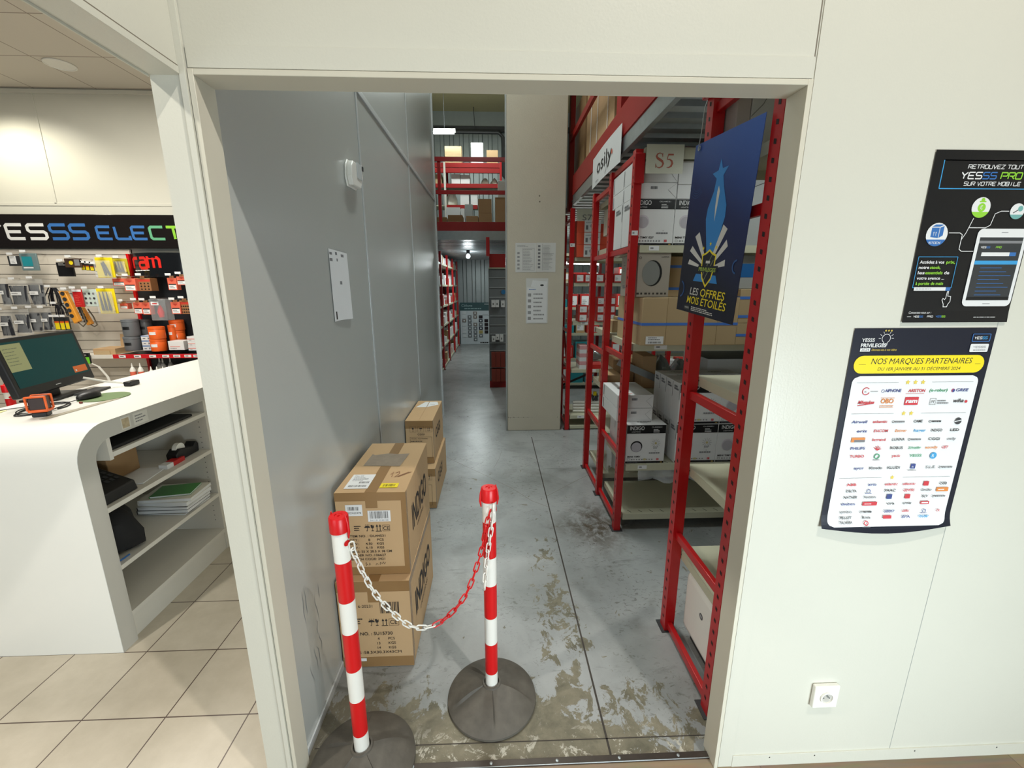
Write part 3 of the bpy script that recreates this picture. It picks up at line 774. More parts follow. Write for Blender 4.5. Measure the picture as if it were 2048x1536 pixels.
# ------------------------------------------------------------------ things on the grey panel
r = thing('emergency_light', 'small white emergency light unit fixed high on the grey panel wall', 'emergency light', (-.676, 2.2, 2.14))
b = MB(); pr = [(2.115, 2.11), (2.125, 2.16), (2.155, 2.19), (2.30, 2.195), (2.305, 2.14), (2.26, 2.075), (2.135, 2.07)]
b.prism([(-.6795, y, z) for y, z in pr], (.009, 0, 0), WHP)
pr2 = [(2.2+(y-2.2)*.92, 2.135+(z-2.135)*.9) for y, z in pr]; b.prism([(-.6705, y, z) for y, z in pr2], (.024, 0, 0), WHP)
b.build('housing', r, bevel=.006, bseg=3)
MB().box(-.6463, -.643, 2.20, 2.27, 2.12, 2.19, mat('lens_plastic', (200, 204, 205), .15)).build('lens', r, bevel=.002)
MB().box(-.6463, -.642, 2.285, 2.298, 2.17, 2.19, DARK).build('indicator', r)
# paper sheet on the panel
def curl(y, z, k): return Vector((-.6785+k+.006*abs(math.sin((y-1.83)*9))*(.3+.7*(1.77-z)/.3), y, z))
a = Art((0, 0, 0), (0, 1, 0), (0, 0, 1), (1, 0, 0), lift=0.0015); 
def wp(x, y, k): return curl(x, y, k)
a.warp = wp
NX = 10
vs = []; fs = []
for i in range(NX+1):
    y = 1.832+.215*i/NX
    vs += [(y, 1.474+.002*math.sin(i*.5)), (y, 1.771-.0005*i)]
for i in range(NX): fs.append((2*i, 2*i+2, 2*i+3, 2*i+1))
a.raw(vs, fs, PAPER); a.up()
for (y, z, ww, hh) in ((1.838, 1.748, .028, .010), (1.836, 1.722, .03, .012), (1.90, 1.75, .022, .012), (1.91, 1.724, .014, .012), (1.965, 1.745, .034, .012), (1.925, 1.628, .024, .014)):
    a.raw([(y, z), (y+ww, z), (y+ww, z+hh), (y, z+hh)], [(0, 1, 2, 3)], GINK); a.up()
a.raw([(1.85, 1.482), (1.862, 1.482), (1.862, 1.515), (1.85, 1.515)], [(0, 1, 2, 3)], BLACK)
o = a.mb.build('paper_sheet', None, loc=(-.677, 1.93, 1.47)); tag(o, 'white paper sheet with small grey diagrams taped to the grey panel', 'paper')

# ------------------------------------------------------------------ posters and socket on the front wall
WY = Y0-.0008
r = thing('wall_poster', 'black poster showing a white phone and round icons, upper right on the wall', 'poster', (1.22, WY, 1.52))
# sheared slightly as in the place: hangs straight, a little curled below
def pwarp(x, y, k): return Vector((x, WY-.0012-k-.010*max(0, (1.56-y)/.04)**2*.25 if y < 1.56 else WY-.0012-k, y))
def sheet(a, x0, y0, x1, y1, m, n=14):
    vs = []; fs = []
    for i in range(n+1):
        y = y0+(y1-y0)*i/n; vs += [(x0, y), (x1, y)]
    for i in range(n): fs.append((2*i, 2*i+1, 2*i+3, 2*i+2))
    a.raw(vs, fs, m); a.up()
a = Art((0, 0, 0), (1, 0, 0), (0, 0, 1), (0, -1, 0)); a.warp = pwarp
sheet(a, 1.085, 1.524, 1.378, 1.945, PBLK); a.build('sheet', r)
a = Art((0, 0, 0), (1, 0, 0), (0, 0, 1), (0, -1, 0), lift=.0014); a.warp = pwarp
x0, y0 = 1.085, 1.524; W, H = .293, .421
def PX(u): return x0+u*W
def PY(v): return y0+(1-v)*H
a.k = .0006
for p_, q_ in (((.09, .055), (.95, .055)), ((.95, .055), (.95, .21)), ((.95, .21), (.09, .21)), ((.09, .21), (.09, .055))):
    a.stroke([(PX(p_[0]), PY(p_[1])), (PX(q_[0]), PY(q_[1]))], .0022, CYAN)
a.techno('RETROUVEZ TOUT', PX(.31), PY(.10), .0088, WHITE, cw=.0085, gap=.0022, w_=.0016)
a.techno('YESSS PRO', PX(.26), PY(.155), .0145, [WHITE, WHITE, WHITE, LBLUE, LBLUE, WHITE, LGREEN, LGREEN, LGREEN], cw=.0155, gap=.0035, w_=.0028)
a.techno('SUR VOTRE MOBILE', PX(.30), PY(.193), .0085, WHITE, cw=.0078, gap=.0022, w_=.0016)
# stock icon
def circ(cu, cv, rr, band):
    a.disc(PX(cu), PY(cv), rr, WHITE); a.disc(PX(cu), PY(cv), rr, band, a0=205, a1=335, n=14)
circ(.155, .47, .0285, LBLUE)
a.poly([(PX(.10), PY(.485)), (PX(.17), PY(.49)), (PX(.17), PY(.43)), (PX(.10), PY(.43))], LBLUE)
a.poly([(PX(.175), PY(.49)), (PX(.21), PY(.475)), (PX(.21), PY(.42)), (PX(.175), PY(.43))], LBLUE); a.poly([(PX(.10), PY(.425)), (PX(.17), PY(.425)), (PX(.21), PY(.412)), (PX(.13), PY(.412))], LBLUE)
arrow(a, PX(.125), PY(.48), .011, WHITE); arrow(a, PX(.145), PY(.48), .011, WHITE)
a.techno('STOCK', PX(.095), PY(.523), .0045, WHITE, cw=.0052, gap=.0013, w_=.0010)
circ(.50, .315, .0245, LGREEN)
a.disc(PX(.505), PY(.315), .0105, LGREEN); a.rect(PX(.475), PY(.285), PX(.535), PY(.278), LGREEN); a.disc(PX(.505), PY(.272), .005, LGREEN); a.text('€', PX(.489), PY(.325), .009, WHITE)
circ(.835, .335, .019, mat('icon_teal', (110, 165, 160), .4))
a.disc(PX(.86), PY(.32), .0068, MATS['icon_teal']); a.stroke([(PX(.80), PY(.345)), (PX(.84), PY(.328))], .002, NAVY)
a.stroke([(PX(.26), PY(.46)), (PX(.36), PY(.46)), (PX(.385), PY(.47)), (PX(.385), PY(.555)), (PX(.41), PY(.567)), (PX(.52), PY(.567))], .0017, WHITE)
a.stroke([(PX(.385), PY(.50)), (PX(.415), PY(.46)), (PX(.455), PY(.375))], .0017, WHITE)
a.stroke([(PX(.43), PY(.43)), (PX(.58), PY(.43)), (PX(.62), PY(.415)), (PX(.64), PY(.35)), (PX(.69), PY(.335)), (PX(.76), PY(.335))], .0017, WHITE)
# phone
a.rrect(PX(.525), PY(.90), PX(.985), PY(.435), .014, WHITE); a.rect(PX(.555), PY(.862), PX(.955), PY(.485), DARK)
a.rect(PX(.555), PY(.52), PX(.955), PY(.505), GINK); a.techno('YESSS', PX(.58), PY(.548), .004, [WHITE, WHITE, WHITE, LBLUE, LBLUE], cw=.0042, gap=.001, w_=.0009)
a.techno('PRO', PX(.72), PY(.548), .004, LGREEN, cw=.0042, gap=.001, w_=.0009)
a.rect(PX(.60), PY(.595), PX(.86), PY(.573), WHITE); a.rect(PX(.86), PY(.595), PX(.92), PY(.573), LBLUE); a.rect(PX(.555), PY(.645), PX(.955), PY(.622), CYAN)
for k in range(8): a.stroke([(PX(.62), PY(.665+k*.0235)), (PX(.62+.2+.05*((k*7) % 3)), PY(.665+k*.0235))], .0014, LBLUE)
a.rect(PX(.72), PY(.885), PX(.79), PY(.882), GINK); a.rect(PX(.74), PY(.458), PX(.80), PY(.455), GINK); a.rect(PX(.555), PY(.862), PX(.955), PY(.842), BLACK)
# text box
for p_, q_ in (((.03, .60), (.39, .60)), ((.39, .60), (.39, .785)), ((.39, .785), (.03, .785)), ((.03, .785), (.03, .60))):
    a.stroke([(PX(p_[0]), PY(p_[1])), (PX(q_[0]), PY(q_[1]))], .0015, CYAN)
for k, (t1, t2, t3) in enumerate((('Accédez à vos ', 'prix,', ''), ('notre ', 'stock,', ''), ('les ', 'essentiels', ' de'), ('votre agence ...', '', ''), ('', 'à portée de main', ''))):
    cx = PX(.05); yy = PY(.640+k*.032); hh = .0078
    for tt, mm in ((t1, WHITE), (t2, LGREEN), (t3, WHITE)):
        if tt.strip():
            wd = len(tt)*.0051; a.text(tt.strip(), cx, yy, hh, mm, w_=wd*.92, bold=.02); cx += wd
a.rect(PX(.045), PY(.803), PX(.34), PY(.782), WHITE); a.rect(PX(.34), PY(.803), PX(.385), PY(.782), LBLUE); a.lines(PX(.06), PY(.797), PX(.27), PY(.788), 1, GINK, 3)
hx, hy = PX(.37), PY(.86); hand = [(-.002, .022), (.001, .022), (.0015, .010), (.010, .009), (.011, -.004), (.006, -.012), (.005, -.018), (-.005, -.018), (-.006, -.011), (-.012, 0), (-.010, .004), (-.005, .001), (-.003, .004), (-.002, .022)]
a.stroke([(hx+p_[0], hy+p_[1]) for p_ in hand], .0016, WHITE)
a.text('Connectez-vous sur :', PX(.04), PY(.945), .006, WHITE, w_=.062, shear=.2)
a.techno('YESSS', PX(.09), PY(.968), .0042, [WHITE, WHITE, WHITE, LBLUE, LBLUE], cw=.0045, gap=.001, w_=.0009); a.techno('PRO', PX(.22), PY(.968), .0042, WHITE, cw=.0045, gap=.001, w_=.0009); a.techno('YESSS', PX(.30), PY(.968), .0042, [LBLUE]*3+[LGREEN]*2, cw=.0045, gap=.001, w_=.0009)
a.lines(PX(.03), PY(.966), PX(.085), PY(.960), 1, WHITE, 3); a.lines(PX(.66), PY(.972), PX(.93), PY(.964), 1, WHITE, 9)
a.build('printing', r)

# partners poster
r = thing('wall_poster', 'navy and white poster headed NOS MARQUES PARTENAIRES, below the black phone poster', 'poster', (1.16, WY, .9))
def pw2(x, y, k): return Vector((x, WY-.0012-k-(.016*((.965-y)/.06)**2 if y < .965 else 0), y))
x0, x1, yb, yt = .960, 1.358, .900, 1.509
def bot(x): return .918-.016*math.sin(math.pi*(x-x0)/(x1-x0))
a = Art((0, 0, 0), (1, 0, 0), (0, 0, 1), (0, -1, 0)); a.warp = pw2
vs = []; fs = []; nx, ny = 8, 60
for i in range(nx+1):
    x = x0+(x1-x0)*i/nx
    for k in range(ny+1): vs.append((x, bot(x)+(yt-bot(x))*k/ny))
for i in range(nx):
    for k in range(ny): b_ = i*(ny+1)+k; fs.append((b_, b_+1, b_+ny+2, b_+ny+1))
a.raw(vs, fs, NAVY); a.build('sheet', r)
a = Art((0, 0, 0), (1, 0, 0), (0, 0, 1), (0, -1, 0), lift=.0018); a.warp = pw2
W, H = .398, .609
def PX(u): return .960+u*W
def PY(v): return 1.509-v*H
# white panel with rounded corners (rows so that it follows the curl)
vs = []; fs = []; n = 80; xl, xr, vt, vb, rc = .045, .955, .215, .965, .05
for i in range(n+1):
    v = vt+(vb-vt)*i/n; e = min(v-vt, vb-v)*H/W
    ins = rc-math.sqrt(max(0, rc*rc-(rc-e)**2)) if e < rc else 0
    vs += [(PX(xl+ins), PY(v)), (PX(xr-ins), PY(v))]
for i in range(n): fs.append((2*i, 2*i+1, 2*i+3, 2*i+2))
a.raw(vs, fs, PAPER); a.up()
a.rrect(PX(.035), PY(.203), PX(.965), PY(.122), .024, YEL)
a.text('NOS MARQUES PARTENAIRES', PX(.155), PY(.160), .0155, NAVY, w_=.285, shear=.18)
a.text('DU 1ER JANVIER AU 31 DÉCEMBRE 2024', PX(.21), PY(.190), .009, INK, w_=.235, shear=.15)
a.stroke([(PX(.07), PY(.162)), (PX(.12), PY(.162))], .0008, INK); a.stroke([(PX(.90), PY(.162)), (PX(.94), PY(.162))], .0008, INK)
a.text('YESSS', PX(.06), PY(.060), .0095, WHITE, w_=.036, bold=.02); a.text('PRIVILEGES', PX(.06), PY(.084), .0105, WHITE, w_=.071, bold=.03)
a.rect(PX(.06), PY(.103), PX(.13), PY(.088), WHITE); a.text('2024', PX(.068), PY(.100), .006, NAVY, w_=.022); a.text('Donnez-vie à vos idées', PX(.14), PY(.100), .0055, GOLD, w_=.07, shear=.3)
lx, ly = PX(.228), PY(.045); a.ring(lx, ly, .0115, .0015, WHITE, n=20, a0=-60, a1=240); a.stroke([(lx-.005, ly-.010), (lx-.005, ly-.018), (lx+.005, ly-.018), (lx+.005, ly-.010)], .0014, WHITE)
for q in range(0, 181, 30):
    if q != 90: a.stroke([(lx+.015*math.cos(math.radians(q)), ly+.015*math.sin(math.radians(q))), (lx+.021*math.cos(math.radians(q)), ly+.021*math.sin(math.radians(q)))], .0011, WHITE)
for k in (-1, 0, 1): a.star(lx+.003+k*.008, ly+.021, .0032, GOLD)
a.rrect(PX(.835), PY(.062), PX(.965), PY(.026), .003, LBLUE); a.rrect(PX(.84), PY(.059), PX(.96), PY(.029), .002, NAVY); a.techno('YESSS', PX(.85), PY(.050), .006, [WHITE, WHITE, WHITE, CYAN, CYAN], cw=.0062, gap=.0014, w_=.0012)
a.rrect(PX(.835), PY(.108), PX(.965), PY(.072), .003, WHITE); a.techno('YESSS', PX(.855), PY(.090), .005, GINK, cw=.006, gap=.0014, w_=.001); a.lines(PX(.86), PY(.103), PX(.95), PY(.096), 1, GINK, 2)
def PXn(u): return .960+(.49+(u-.5)*.9)*W
LR = mat('logo_red', (196, 50, 60), .5); LN = mat('logo_indigo', (56, 70, 130), .5); LK = mat('logo_black', (60, 60, 62), .5); LO = mat('logo_orange', (214, 130, 60), .5); LG = mat('logo_teal_green', (70, 150, 110), .5); LC = mat('logo_cyan', (60, 150, 200), .5)
PXo = PX
def starrow(v, n, u):
    a.stroke([(PX(.08), PY(v)), (PX(u-.06-.02*n), PY(v))], .0007, GINK); a.stroke([(PX(u+.06+.02*n), PY(v)), (PX(.92), PY(v))], .0007, GINK)
    for k in range(n): a.star(PX(u+(k-(n-1)/2)*.055), PY(v), .0075, GOLD)
PX_w = PX
starrow(.245, 3, .50); starrow(.392, 2, .49); starrow(.712, 1, .48)
def logo(t, u, v, wd, m, h=.0085, sh=.1, box=None, fg=None, b=.02):
    ww = wd*W*.93
    if box: a.rect(PX(u)-ww/2-.003, PY(v)-h*.5, PX(u)+ww/2+.003, PY(v)+h*1.4, box); m = fg or WHITE
    a.text(t, PX(u), PY(v), h, m, align='c', w_=ww, shear=sh, bold=b)
PX = PXn
a.ring(PX(.13), PY(.285), .010, .0022, LR, a0=40, a1=340); a.text('ac', PX(.118), PY(.29), .005, LK); a.stroke([(PX(.165), PY(.286)), (PX(.225), PY(.286))], .0012, GINK)
logo('AIPHONE', .345, .290, .125, LN); a.ring(PX(.265), PY(.285), .004, .001, LN)
logo('ARISTON', .535, .291, .13, LR); a.stroke([(PX(.45), PY(.298)), (PX(.60), PY(.298))], .0008, LR)
logo('(e-robur)', .71, .290, .14, LG, sh=.2); a.disc(PX(.83), PY(.285), .005, LN); a.ring(PX(.83), PY(.285), .004, .0016, LR, a0=60, a1=240); logo('GREE', .90, .290, .095, LN, sh=.25)
logo('Milwaukee', .145, .345, .125, LR, .010, .3, b=.03); a.stroke([(PX(.08), PY(.353)), (PX(.20), PY(.343))], .0022, LR)
logo('OBO', .315, .343, .10, LO, .013, 0); 
for vv in (.318, .354, .361): a.stroke([(PX(.26), PY(vv)), (PX(.37), PY(vv))], .0016, LO)
logo('ram', .51, .342, .09, WHITE, .012, .15, box=LR, b=.05); a.frame(PX(.66), PY(.352), PX(.71), PY(.322), .001, GINK); a.text('M', PX(.67), PY(.345), .009, GINK, shear=.2); a.lines(PX(.72), PY(.35), PX(.82), PY(.328), 2, GINK, 3); logo('wiha', .89, .342, .085, LK, .011, .25); a.disc(PX(.955), PY(.338), .004, LR)
rows = [(.437, [('Airwell', .12, .12, LN, .3), ('atlantic', .29, .115, LR, .1), (0, .46), ('CAME', .60, .07, LK, .1), (1, .76), (2, .93)]),
        (.482, [('eris', .155, .08, LN, .3), ('EVICOM', .31, .11, LR, .2), ('Estimer', .475, .09, LO, .2), ('hager', .63, .095, LC, .2), ('INDIGO', .77, .09, LK, 0), ('LED', .92, .07, LK, 0)]),
        (.525, [(3, .14), ('legrand', .31, .105, LR, .1), ('LUXNA', .47, .10, LK, .1), (4, .62), ('CGGI', .765, .09, LK, 0), ('osily', .91, .07, GINK, .15)]),
        (.567, [('PHILIPS', .15, .115, LN, 0), (5, .31), ('ROBUS', .47, .10, LK, 0), ('Schneider', .62, .10, LG, .2), ('somfy', .76, .10, LO, .1), ('CBT', .87, .05, LR, .2)]),
        (.607, [('TURBO', .155, .115, LR, 0), (6, .32), ('yack', .48, .07, LR, .1), ('YESSS', .64, .10, LG, .1), (7, .79)]),
        (.667, [('ayor', .19, .08, LN, .1), ('Kinedo', .33, .105, LK, .1), ('KLUDI', .48, .10, LK, 0), (8, .64), ('S.L.E.', .79, .08, GINK, .2), (9, .93)]),
        (.752, [('ABB', .155, .08, LR, 0), ('aric', .33, .07, LN, .1), ('atlantic', .49, .105, LR, .1), ('atlantic', .64, .105, LR, .1), (10, .785), ('CGB', .93, .06, LK, .1)]),
        (.785, [('DELTA', .165, .085, LK, 0), (11, .31), ('FAAC', .49, .09, LK, .2), ('GEWISS', .65, .09, LR, .1), ('Gmüller', .80, .09, GINK, .1), (12, .935)]),
        (.818, [('NATHER', .165, .11, LK, .2), ('Nextstore', .33, .10, GINK, .1), (13, .495), (10, .65), ('SLV', .80, .05, LK, 0), (9, .93)]),
        (.853, [('theben', .155, .115, LN, .1), (14, .34), ('ura', .52, .06, LK, .1), ('urmet', .66, .07, LK, 0), (15, .81)]),
        (.895, [('symbio', .15, .10, GINK, .1), (1, .34), ('GEBERIT', .52, .09, LN, 0), ('GIRK', .66, .06, LR, .2), (11, .82), ('CR', .94, .03, LR, 0)]),
        (.925, [('PELLET', .155, .10, LK, .1), ('Roca', .33, .07, LK, .1), (15, .51), ('SPA', .67, .07, LN, .2), ('VINAMP', .82, .085, LC, .2)]),
        (.948, [('TALASSA', .155, .11, LK, .1), (16, .33)])]
for v, items in rows:
    for it in items:
        if isinstance(it[0], str):
            logo(it[0], it[1], v, it[2], it[3], .0078, it[4])
        else:
            k, u = it; px_, py_ = PX(u), PY(v)+.003
            if k in (0, 4, 9, 1): a.ring(px_-.022, py_, .003, .0012, LK); a.lines(px_-.017, py_-.003, px_+.024, py_+.003, 1, GINK if k != 1 else LK, k+3, .8)
            elif k == 2: a.disc(px_, py_, .010, LK); a.stroke([(px_-.011, py_-.002), (px_+.011, py_+.003)], .0025, PAPER)
            elif k == 3: a.rect(px_-.02, py_-.006, px_+.02, py_+.008, LO); a.rect(px_-.012, py_-.006, px_+.02, py_+.001, GINK)
            elif k == 5:
                for q in range(20, 170, 30): a.stroke([(px_, py_-.006), (px_+.013*math.cos(math.radians(q)), py_-.006+.014*math.sin(math.radians(q)))], .002, LR)
            elif k == 6: a.ring(px_, py_, .007, .003, LG); a.stroke([(px_-.011, py_-.011), (px_+.011, py_-.011)], .0012, LK)
            elif k == 7: a.disc(px_, py_, .010, LC); a.text('R', px_-.004, py_-.005, .009, PAPER)
            elif k == 8: a.rect(px_-.007, py_-.003, px_+.007, py_+.012, LN); a.text('n', px_-.003, py_, .007, PAPER); a.stroke([(px_-.014, py_-.008), (px_+.012, py_-.008)], .0012, LK)
            elif k == 10: a.rect(px_-.008, py_-.006, px_+.008, py_+.008, LR)
            elif k == 11: a.ring(px_, py_, .005, .0018, LN, a0=-50, a1=230); a.stroke([(px_-.01, py_-.007), (px_+.01, py_-.007)], .0015, LN)
            elif k == 12: a.rect(px_-.018, py_-.005, px_+.018, py_+.008, LO); a.lines(px_-.013, py_-.002, px_+.014, py_+.004, 1, PAPER, 4)
            elif k == 13: a.rect(px_-.008, py_-.006, px_+.008, py_+.009, LN)
            elif k == 14: a.rect(px_-.022, py_-.005, px_+.022, py_+.007, LR); a.lines(px_-.016, py_-.002, px_+.014, py_+.003, 1, PAPER, 4)
            elif k == 15: a.rect(px_-.013, py_-.004, px_+.013, py_+.006, LR); a.rect(px_-.010, py_-.001, px_+.010, py_+.003, PAPER)
            elif k == 16: a.ring(px_, py_-.002, .006, .0025, LR); a.stroke([(px_-.013, py_-.012), (px_+.012, py_-.013)], .001, GINK)
a.build('printing', r)
# tape bits near the posters
# socket
r = thing('wall_socket', 'white square wall socket with a round recess, low on the wall by the doorway', 'socket', (1.078, Y0, .297))
s = MB().box(1.036, 1.120, 1.086, Y0-.0002, .254, .341, WHP); s.build('housing', r, bevel=.004, bseg=3)
s = MB().lathe([(.0215, -.0005), (.0215, -.0045), (.0185, -.0045), (.0180, -.0005), (.0175, .0)], (1.078, 1.086, .297), WHP, 32, axis='y'); s.build('socket_rim', r)
a = Art((1.078, 1.0855, .297), (1, 0, 0), (0, 0, 1), (0, -1, 0), lift=.0003)
a.disc(0, 0, .0178, mat('socket_recess', (198, 194, 186), .5)); a.disc(.002, -.002, .0150, mat('socket_inner', (184, 180, 172), .5)); 
for dx in (-.0095, .0095): a.disc(dx, -.001, .0022, DARK, n=12)
a.build('socket_face', r)
MB().box(1.0764, 1.0796, 1.0790, 1.0850, .3035, .3085, GALV).build('earth_pin', r)

# ------------------------------------------------------------------ shop counter
CX, CB = -1.700, -2.390
def prof(y0, zt, r, n=10):      # outer or inner waterfall line from floor up and back
    pts = [(y0, 0)]
    for i in range(n+1):
        a_ = math.pi-math.pi/2*i/n; pts.append((y0+r+r*math.cos(a_), zt-r+r*math.sin(a_)))
    return pts
outer = prof(1.666, 1.050, .150); inner = prof(1.745, .975, .085)
r = thing('shop_counter', 'white waterfall counter with rounded corner and open shelves in its end', 'counter', (-2.05, 2.6, 0))
m = MB(); po = outer+[(3.55, 1.05)]; pi_ = inner+[(3.55, .975)]
n = len(po)
vs = [(CX, y, z) for y, z in po]+[(CX, y, z) for y, z in pi_]+[(CB, y, z) for y, z in po]+[(CB, y, z) for y, z in pi_]
fs = []
for i in range(n-1):
    fs += [(i, i+1, n+i+1, n+i), (2*n+i, 3*n+i, 3*n+i+1, 2*n+i+1), (i, 2*n+i, 2*n+i+1, i+1), (n+i, n+i+1, 3*n+i+1, 3*n+i)]
fs += [(0, n, 3*n, 2*n), (n-1, 2*n-1, 4*n-1, 3*n-1)]
m.add(vs, fs, COUNTER); m.build('worktop', r, smooth=25, bevel=.0015)
GE = mat('counter_edge_grey', (186, 184, 176), .5, var=.03)
m = MB(); 
vs = [(CX+.0015, y, z) for y, z in po]+[(CX+.0015, y, z) for y, z in pi_]
m.add(vs, [(i, i+1, n+i+1, n+i) for i in range(n-1)], GE); o = m.build('end_facing', r, smooth=0)
SH = [(.900, 1.842), (.668, 1.746), (.383, 1.746)]
for z, ys in SH: MB().box(-2.18, -1.712, ys, 2.458, z-.022, z, SHELFW).build('shelf', r, bevel=.001)
MB().box(-2.18, -1.712, 1.746, 3.5, .116, .140, SHELFW).build('shelf', r)
for z in (.900, .668, .383): MB().box(-2.18, -1.712, 2.482, 3.5, z-.022, z, SHELFW).build('shelf', r)
m = MB().box(-2.2, -1.716, 2.459, 2.481, 0, .974, SHELFW)
for z in [.2+.032*k for k in range(22)]: m.add([(-1.76+dx*.0025, 2.4584, z+dz*.0025) for dx, dz in ((-1, -1), (1, -1), (1, 1), (-1, 1))], [(0, 1, 2, 3)], DARK)
m.build('divider', r, smooth=0)
MB().box(-2.2, -1.72, 3.5, 3.54, 0, .974, SHELFW).build('side_panel', r)
MB().box(-2.20, -2.181, 1.746, 3.5, 0, .974, SHELFW).build('back_panel', r)
MB().box(-1.745, -1.722, 1.746, 3.5, 0.0, .115, SHELFW).build('plinth', r)
MB().box(-2.18, -1.712, 1.822, 1.841, .868, .974, SHELFW).build('drawer_side', r)
a = Art((CX+.0016, 0, 0), (0, 1, 0), (0, 0, 1), (1, 0, 0))
a.rect(1.895, .985, 1.945, 1.040, mat('sticker_grey', (205, 203, 194), .4)); a.rect(1.90, .990, 1.938, 1.034, mat('sticker_photo', (176, 160, 130), .5, var=.4, scale=60))
a.rect(1.962, .985, 2.045, 1.040, MATS['sticker_grey']); a.lines(1.972, .993, 2.035, 1.033, 3, GINK, 3); a.build('sticker', r)

# things on and in the counter
CZ = 1.0505
# monitor on its foot
d = Vector((-.1846, .9828, 0)); nrm = Vector((.9828, .1846, 0))
zb = 1.10; P1 = Vector((-2.256, 2.034, zb)); P2 = P1+d*.4987
tilt = math.radians(11); up = Vector((0, 0, 1))*math.cos(tilt)-nrm*math.sin(tilt); fn = nrm*math.cos(tilt)+Vector((0, 0, 1))*math.sin(tilt)
HH = .288
r = thing('monitor', 'black monitor tilted back on the counter showing a teal desktop', 'monitor', (P1+P2)/2+Vector((-.03, 0, -(zb-CZ))))
c = (P1+P2)/2+up*HH/2-fn*.018
MB().obox(c, d*.50, up*HH, fn*.034, BLACK).build('casing', r, bevel=.006)
a = Art(P1-fn*.0008, d, up, fn)
SW, SB = .50, .045
a.rect(.022, SB, .478, HH-.02, TEAL)
a.rect(.022, .125, .135, HH-.030, mat('window_khaki', (128, 130, 92), .3, emit=(128, 130, 92), estr=.5)); a.lines(.03, .15, .12, HH-.045, 6, mat('window_text', (84, 90, 70), .4, emit=(84, 90, 70), estr=.4), 5, .2)
a.rect(.375, .055, .470, .090, mat('screen_orange', (170, 82, 30), .3, emit=(170, 82, 30), estr=.5)); a.rect(.385, .062, .395, .072, PAPER)
o = a.build('screen', r, 'lit teal screen with a khaki window')
a = Art(P1+fn*.0002, d, up, fn); a.lines(.22, .018, .27, .026, 1, PAPER, 3); a.build('printing', r)
mid = (P1+P2)/2
m = MB(); m.obox(mid-nrm*.06+Vector((0, 0, -.02)), d*.07, nrm*.05, Vector((0, 0, .14)), BLACK)
m.build('stand_neck', r, bevel=.004)
MB().obox(mid-nrm*.04+Vector((0, 0, CZ+.006-zb)), d*.22, nrm*.16, Vector((0, 0, .011)), BLACK).build('stand_base', r, bevel=.004)
# orange stamp
r = thing('self_inking_stamp', 'orange and black self-inking stamp near the front of the counter', 'stamp', (-2.05, 1.915, CZ))
def st(x0, x1, y0, y1, z0, z1, mm, nm, lab=None, bv=.003):
    ca, sa = math.cos(.35), math.sin(.35); o = MB().box(x0, x1, y0, y1, z0, z1, mm)
    o.v = [(-2.05+v[0]*ca-v[1]*sa, 1.915+v[0]*sa+v[1]*ca, CZ+v[2]) for v in o.v]; o = o.build(nm, r, bevel=bv)
    if lab: o['label'] = lab
st(-.030, .030, -.022, .022, .030, .092, mat('stamp_brown', (52, 36, 32), .4), 'stamp_body', None, .006)
for sx in (-1, 1):
    for sy in (-1, 1): st(sx*.033-.004, sx*.033+.004, sy*.0235-.004, sy*.0235+.004, .030, .096, ORNG, 'stamp_frame', 'orange frame')
    st(-.034, .034, sx*.0235-.0035, sx*.0235+.0035, .088, .097, ORNG, 'stamp_frame', 'orange frame')
st(-.034, .034, -.025, .025, .022, .034, ORNG, 'stamp_frame', 'orange frame')
st(-.026, .026, -.021, .021, .001, .021, BLACK, 'stamp_foot')
# mouse pad, mouse
r = thing('mouse_pad', 'thin round green mouse pad under the black mouse', 'mouse pad', (-2.07, 2.25, CZ))
MB().lathe([(.105, .0005), (.105, .003), (.0, .0032)], (-2.07, 2.25, CZ), mat('pad_green', (98, 122, 76), .7), 40).build('pad', r)
r = thing('computer_mouse', 'black computer mouse lying on the round green pad', 'computer mouse', (-2.12, 2.22, CZ+.0034))
m = MB(); m.lathe([(.028, 0), (.033, .006), (.032, .018), (.026, .028), (.014, .034), (0, .035)], (0, 0, 0), BLACK, 28)
q = math.atan2(.98, .1); m.v = [(-2.12+(v[0]*1.75)*math.cos(q)-v[1]*math.sin(q), 2.22+(v[0]*1.75)*math.sin(q)+v[1]*math.cos(q), CZ+.0035+v[2]) for v in m.v]; m.build('shell', r)
MB().tube([(-2.12, 2.165, CZ+.010), (-2.14, 2.12, CZ+.006), (-2.19, 2.10, CZ+.004), (-2.25, 2.08, CZ+.004), (-2.33, 2.00, CZ+.004)], .002, BLACK, 6).build('cable', r)
# coiled scanner cable ring
r = thing('cable_coil', 'coil of black cable lying on the counter behind the orange stamp', 'cable', (-2.15, 2.02, CZ))
pts = []
for i in range(90):
    q = i/90*2*math.pi*3; rr = .085+.006*math.sin(q*1.7); pts.append((-2.15+rr*.75*math.cos(q)+.003*math.sin(5*q), 2.02+rr*1.25*math.sin(q), CZ+.003+.0035*(i//30)))
MB().tube(pts, .0024, BLACK, 6).build('coil', r)
# pen stand / chained pen with white arm
r = thing('desk_stand', 'small white and black adjustable stand beside the monitor', 'stand', (-2.20, 2.46, CZ))
m = MB(); m.obox((-2.235, 2.37, CZ+.006), (.07, .02, 0), (-.03, .16, 0), (0, 0, .011), DARK); m.build('foot', r, bevel=.002)
MB().tube([(-2.16, 2.52, CZ+.012), (-2.24, 2.46, CZ+.04), (-2.30, 2.40, CZ+.075)], .006, WHP, 8).build('arm', r)
MB().obox((-2.155, 2.53, CZ+.014), (.04, .0, 0), (0, .07, 0), (0, 0, .026), BLACK).build('clamp', r, bevel=.004)
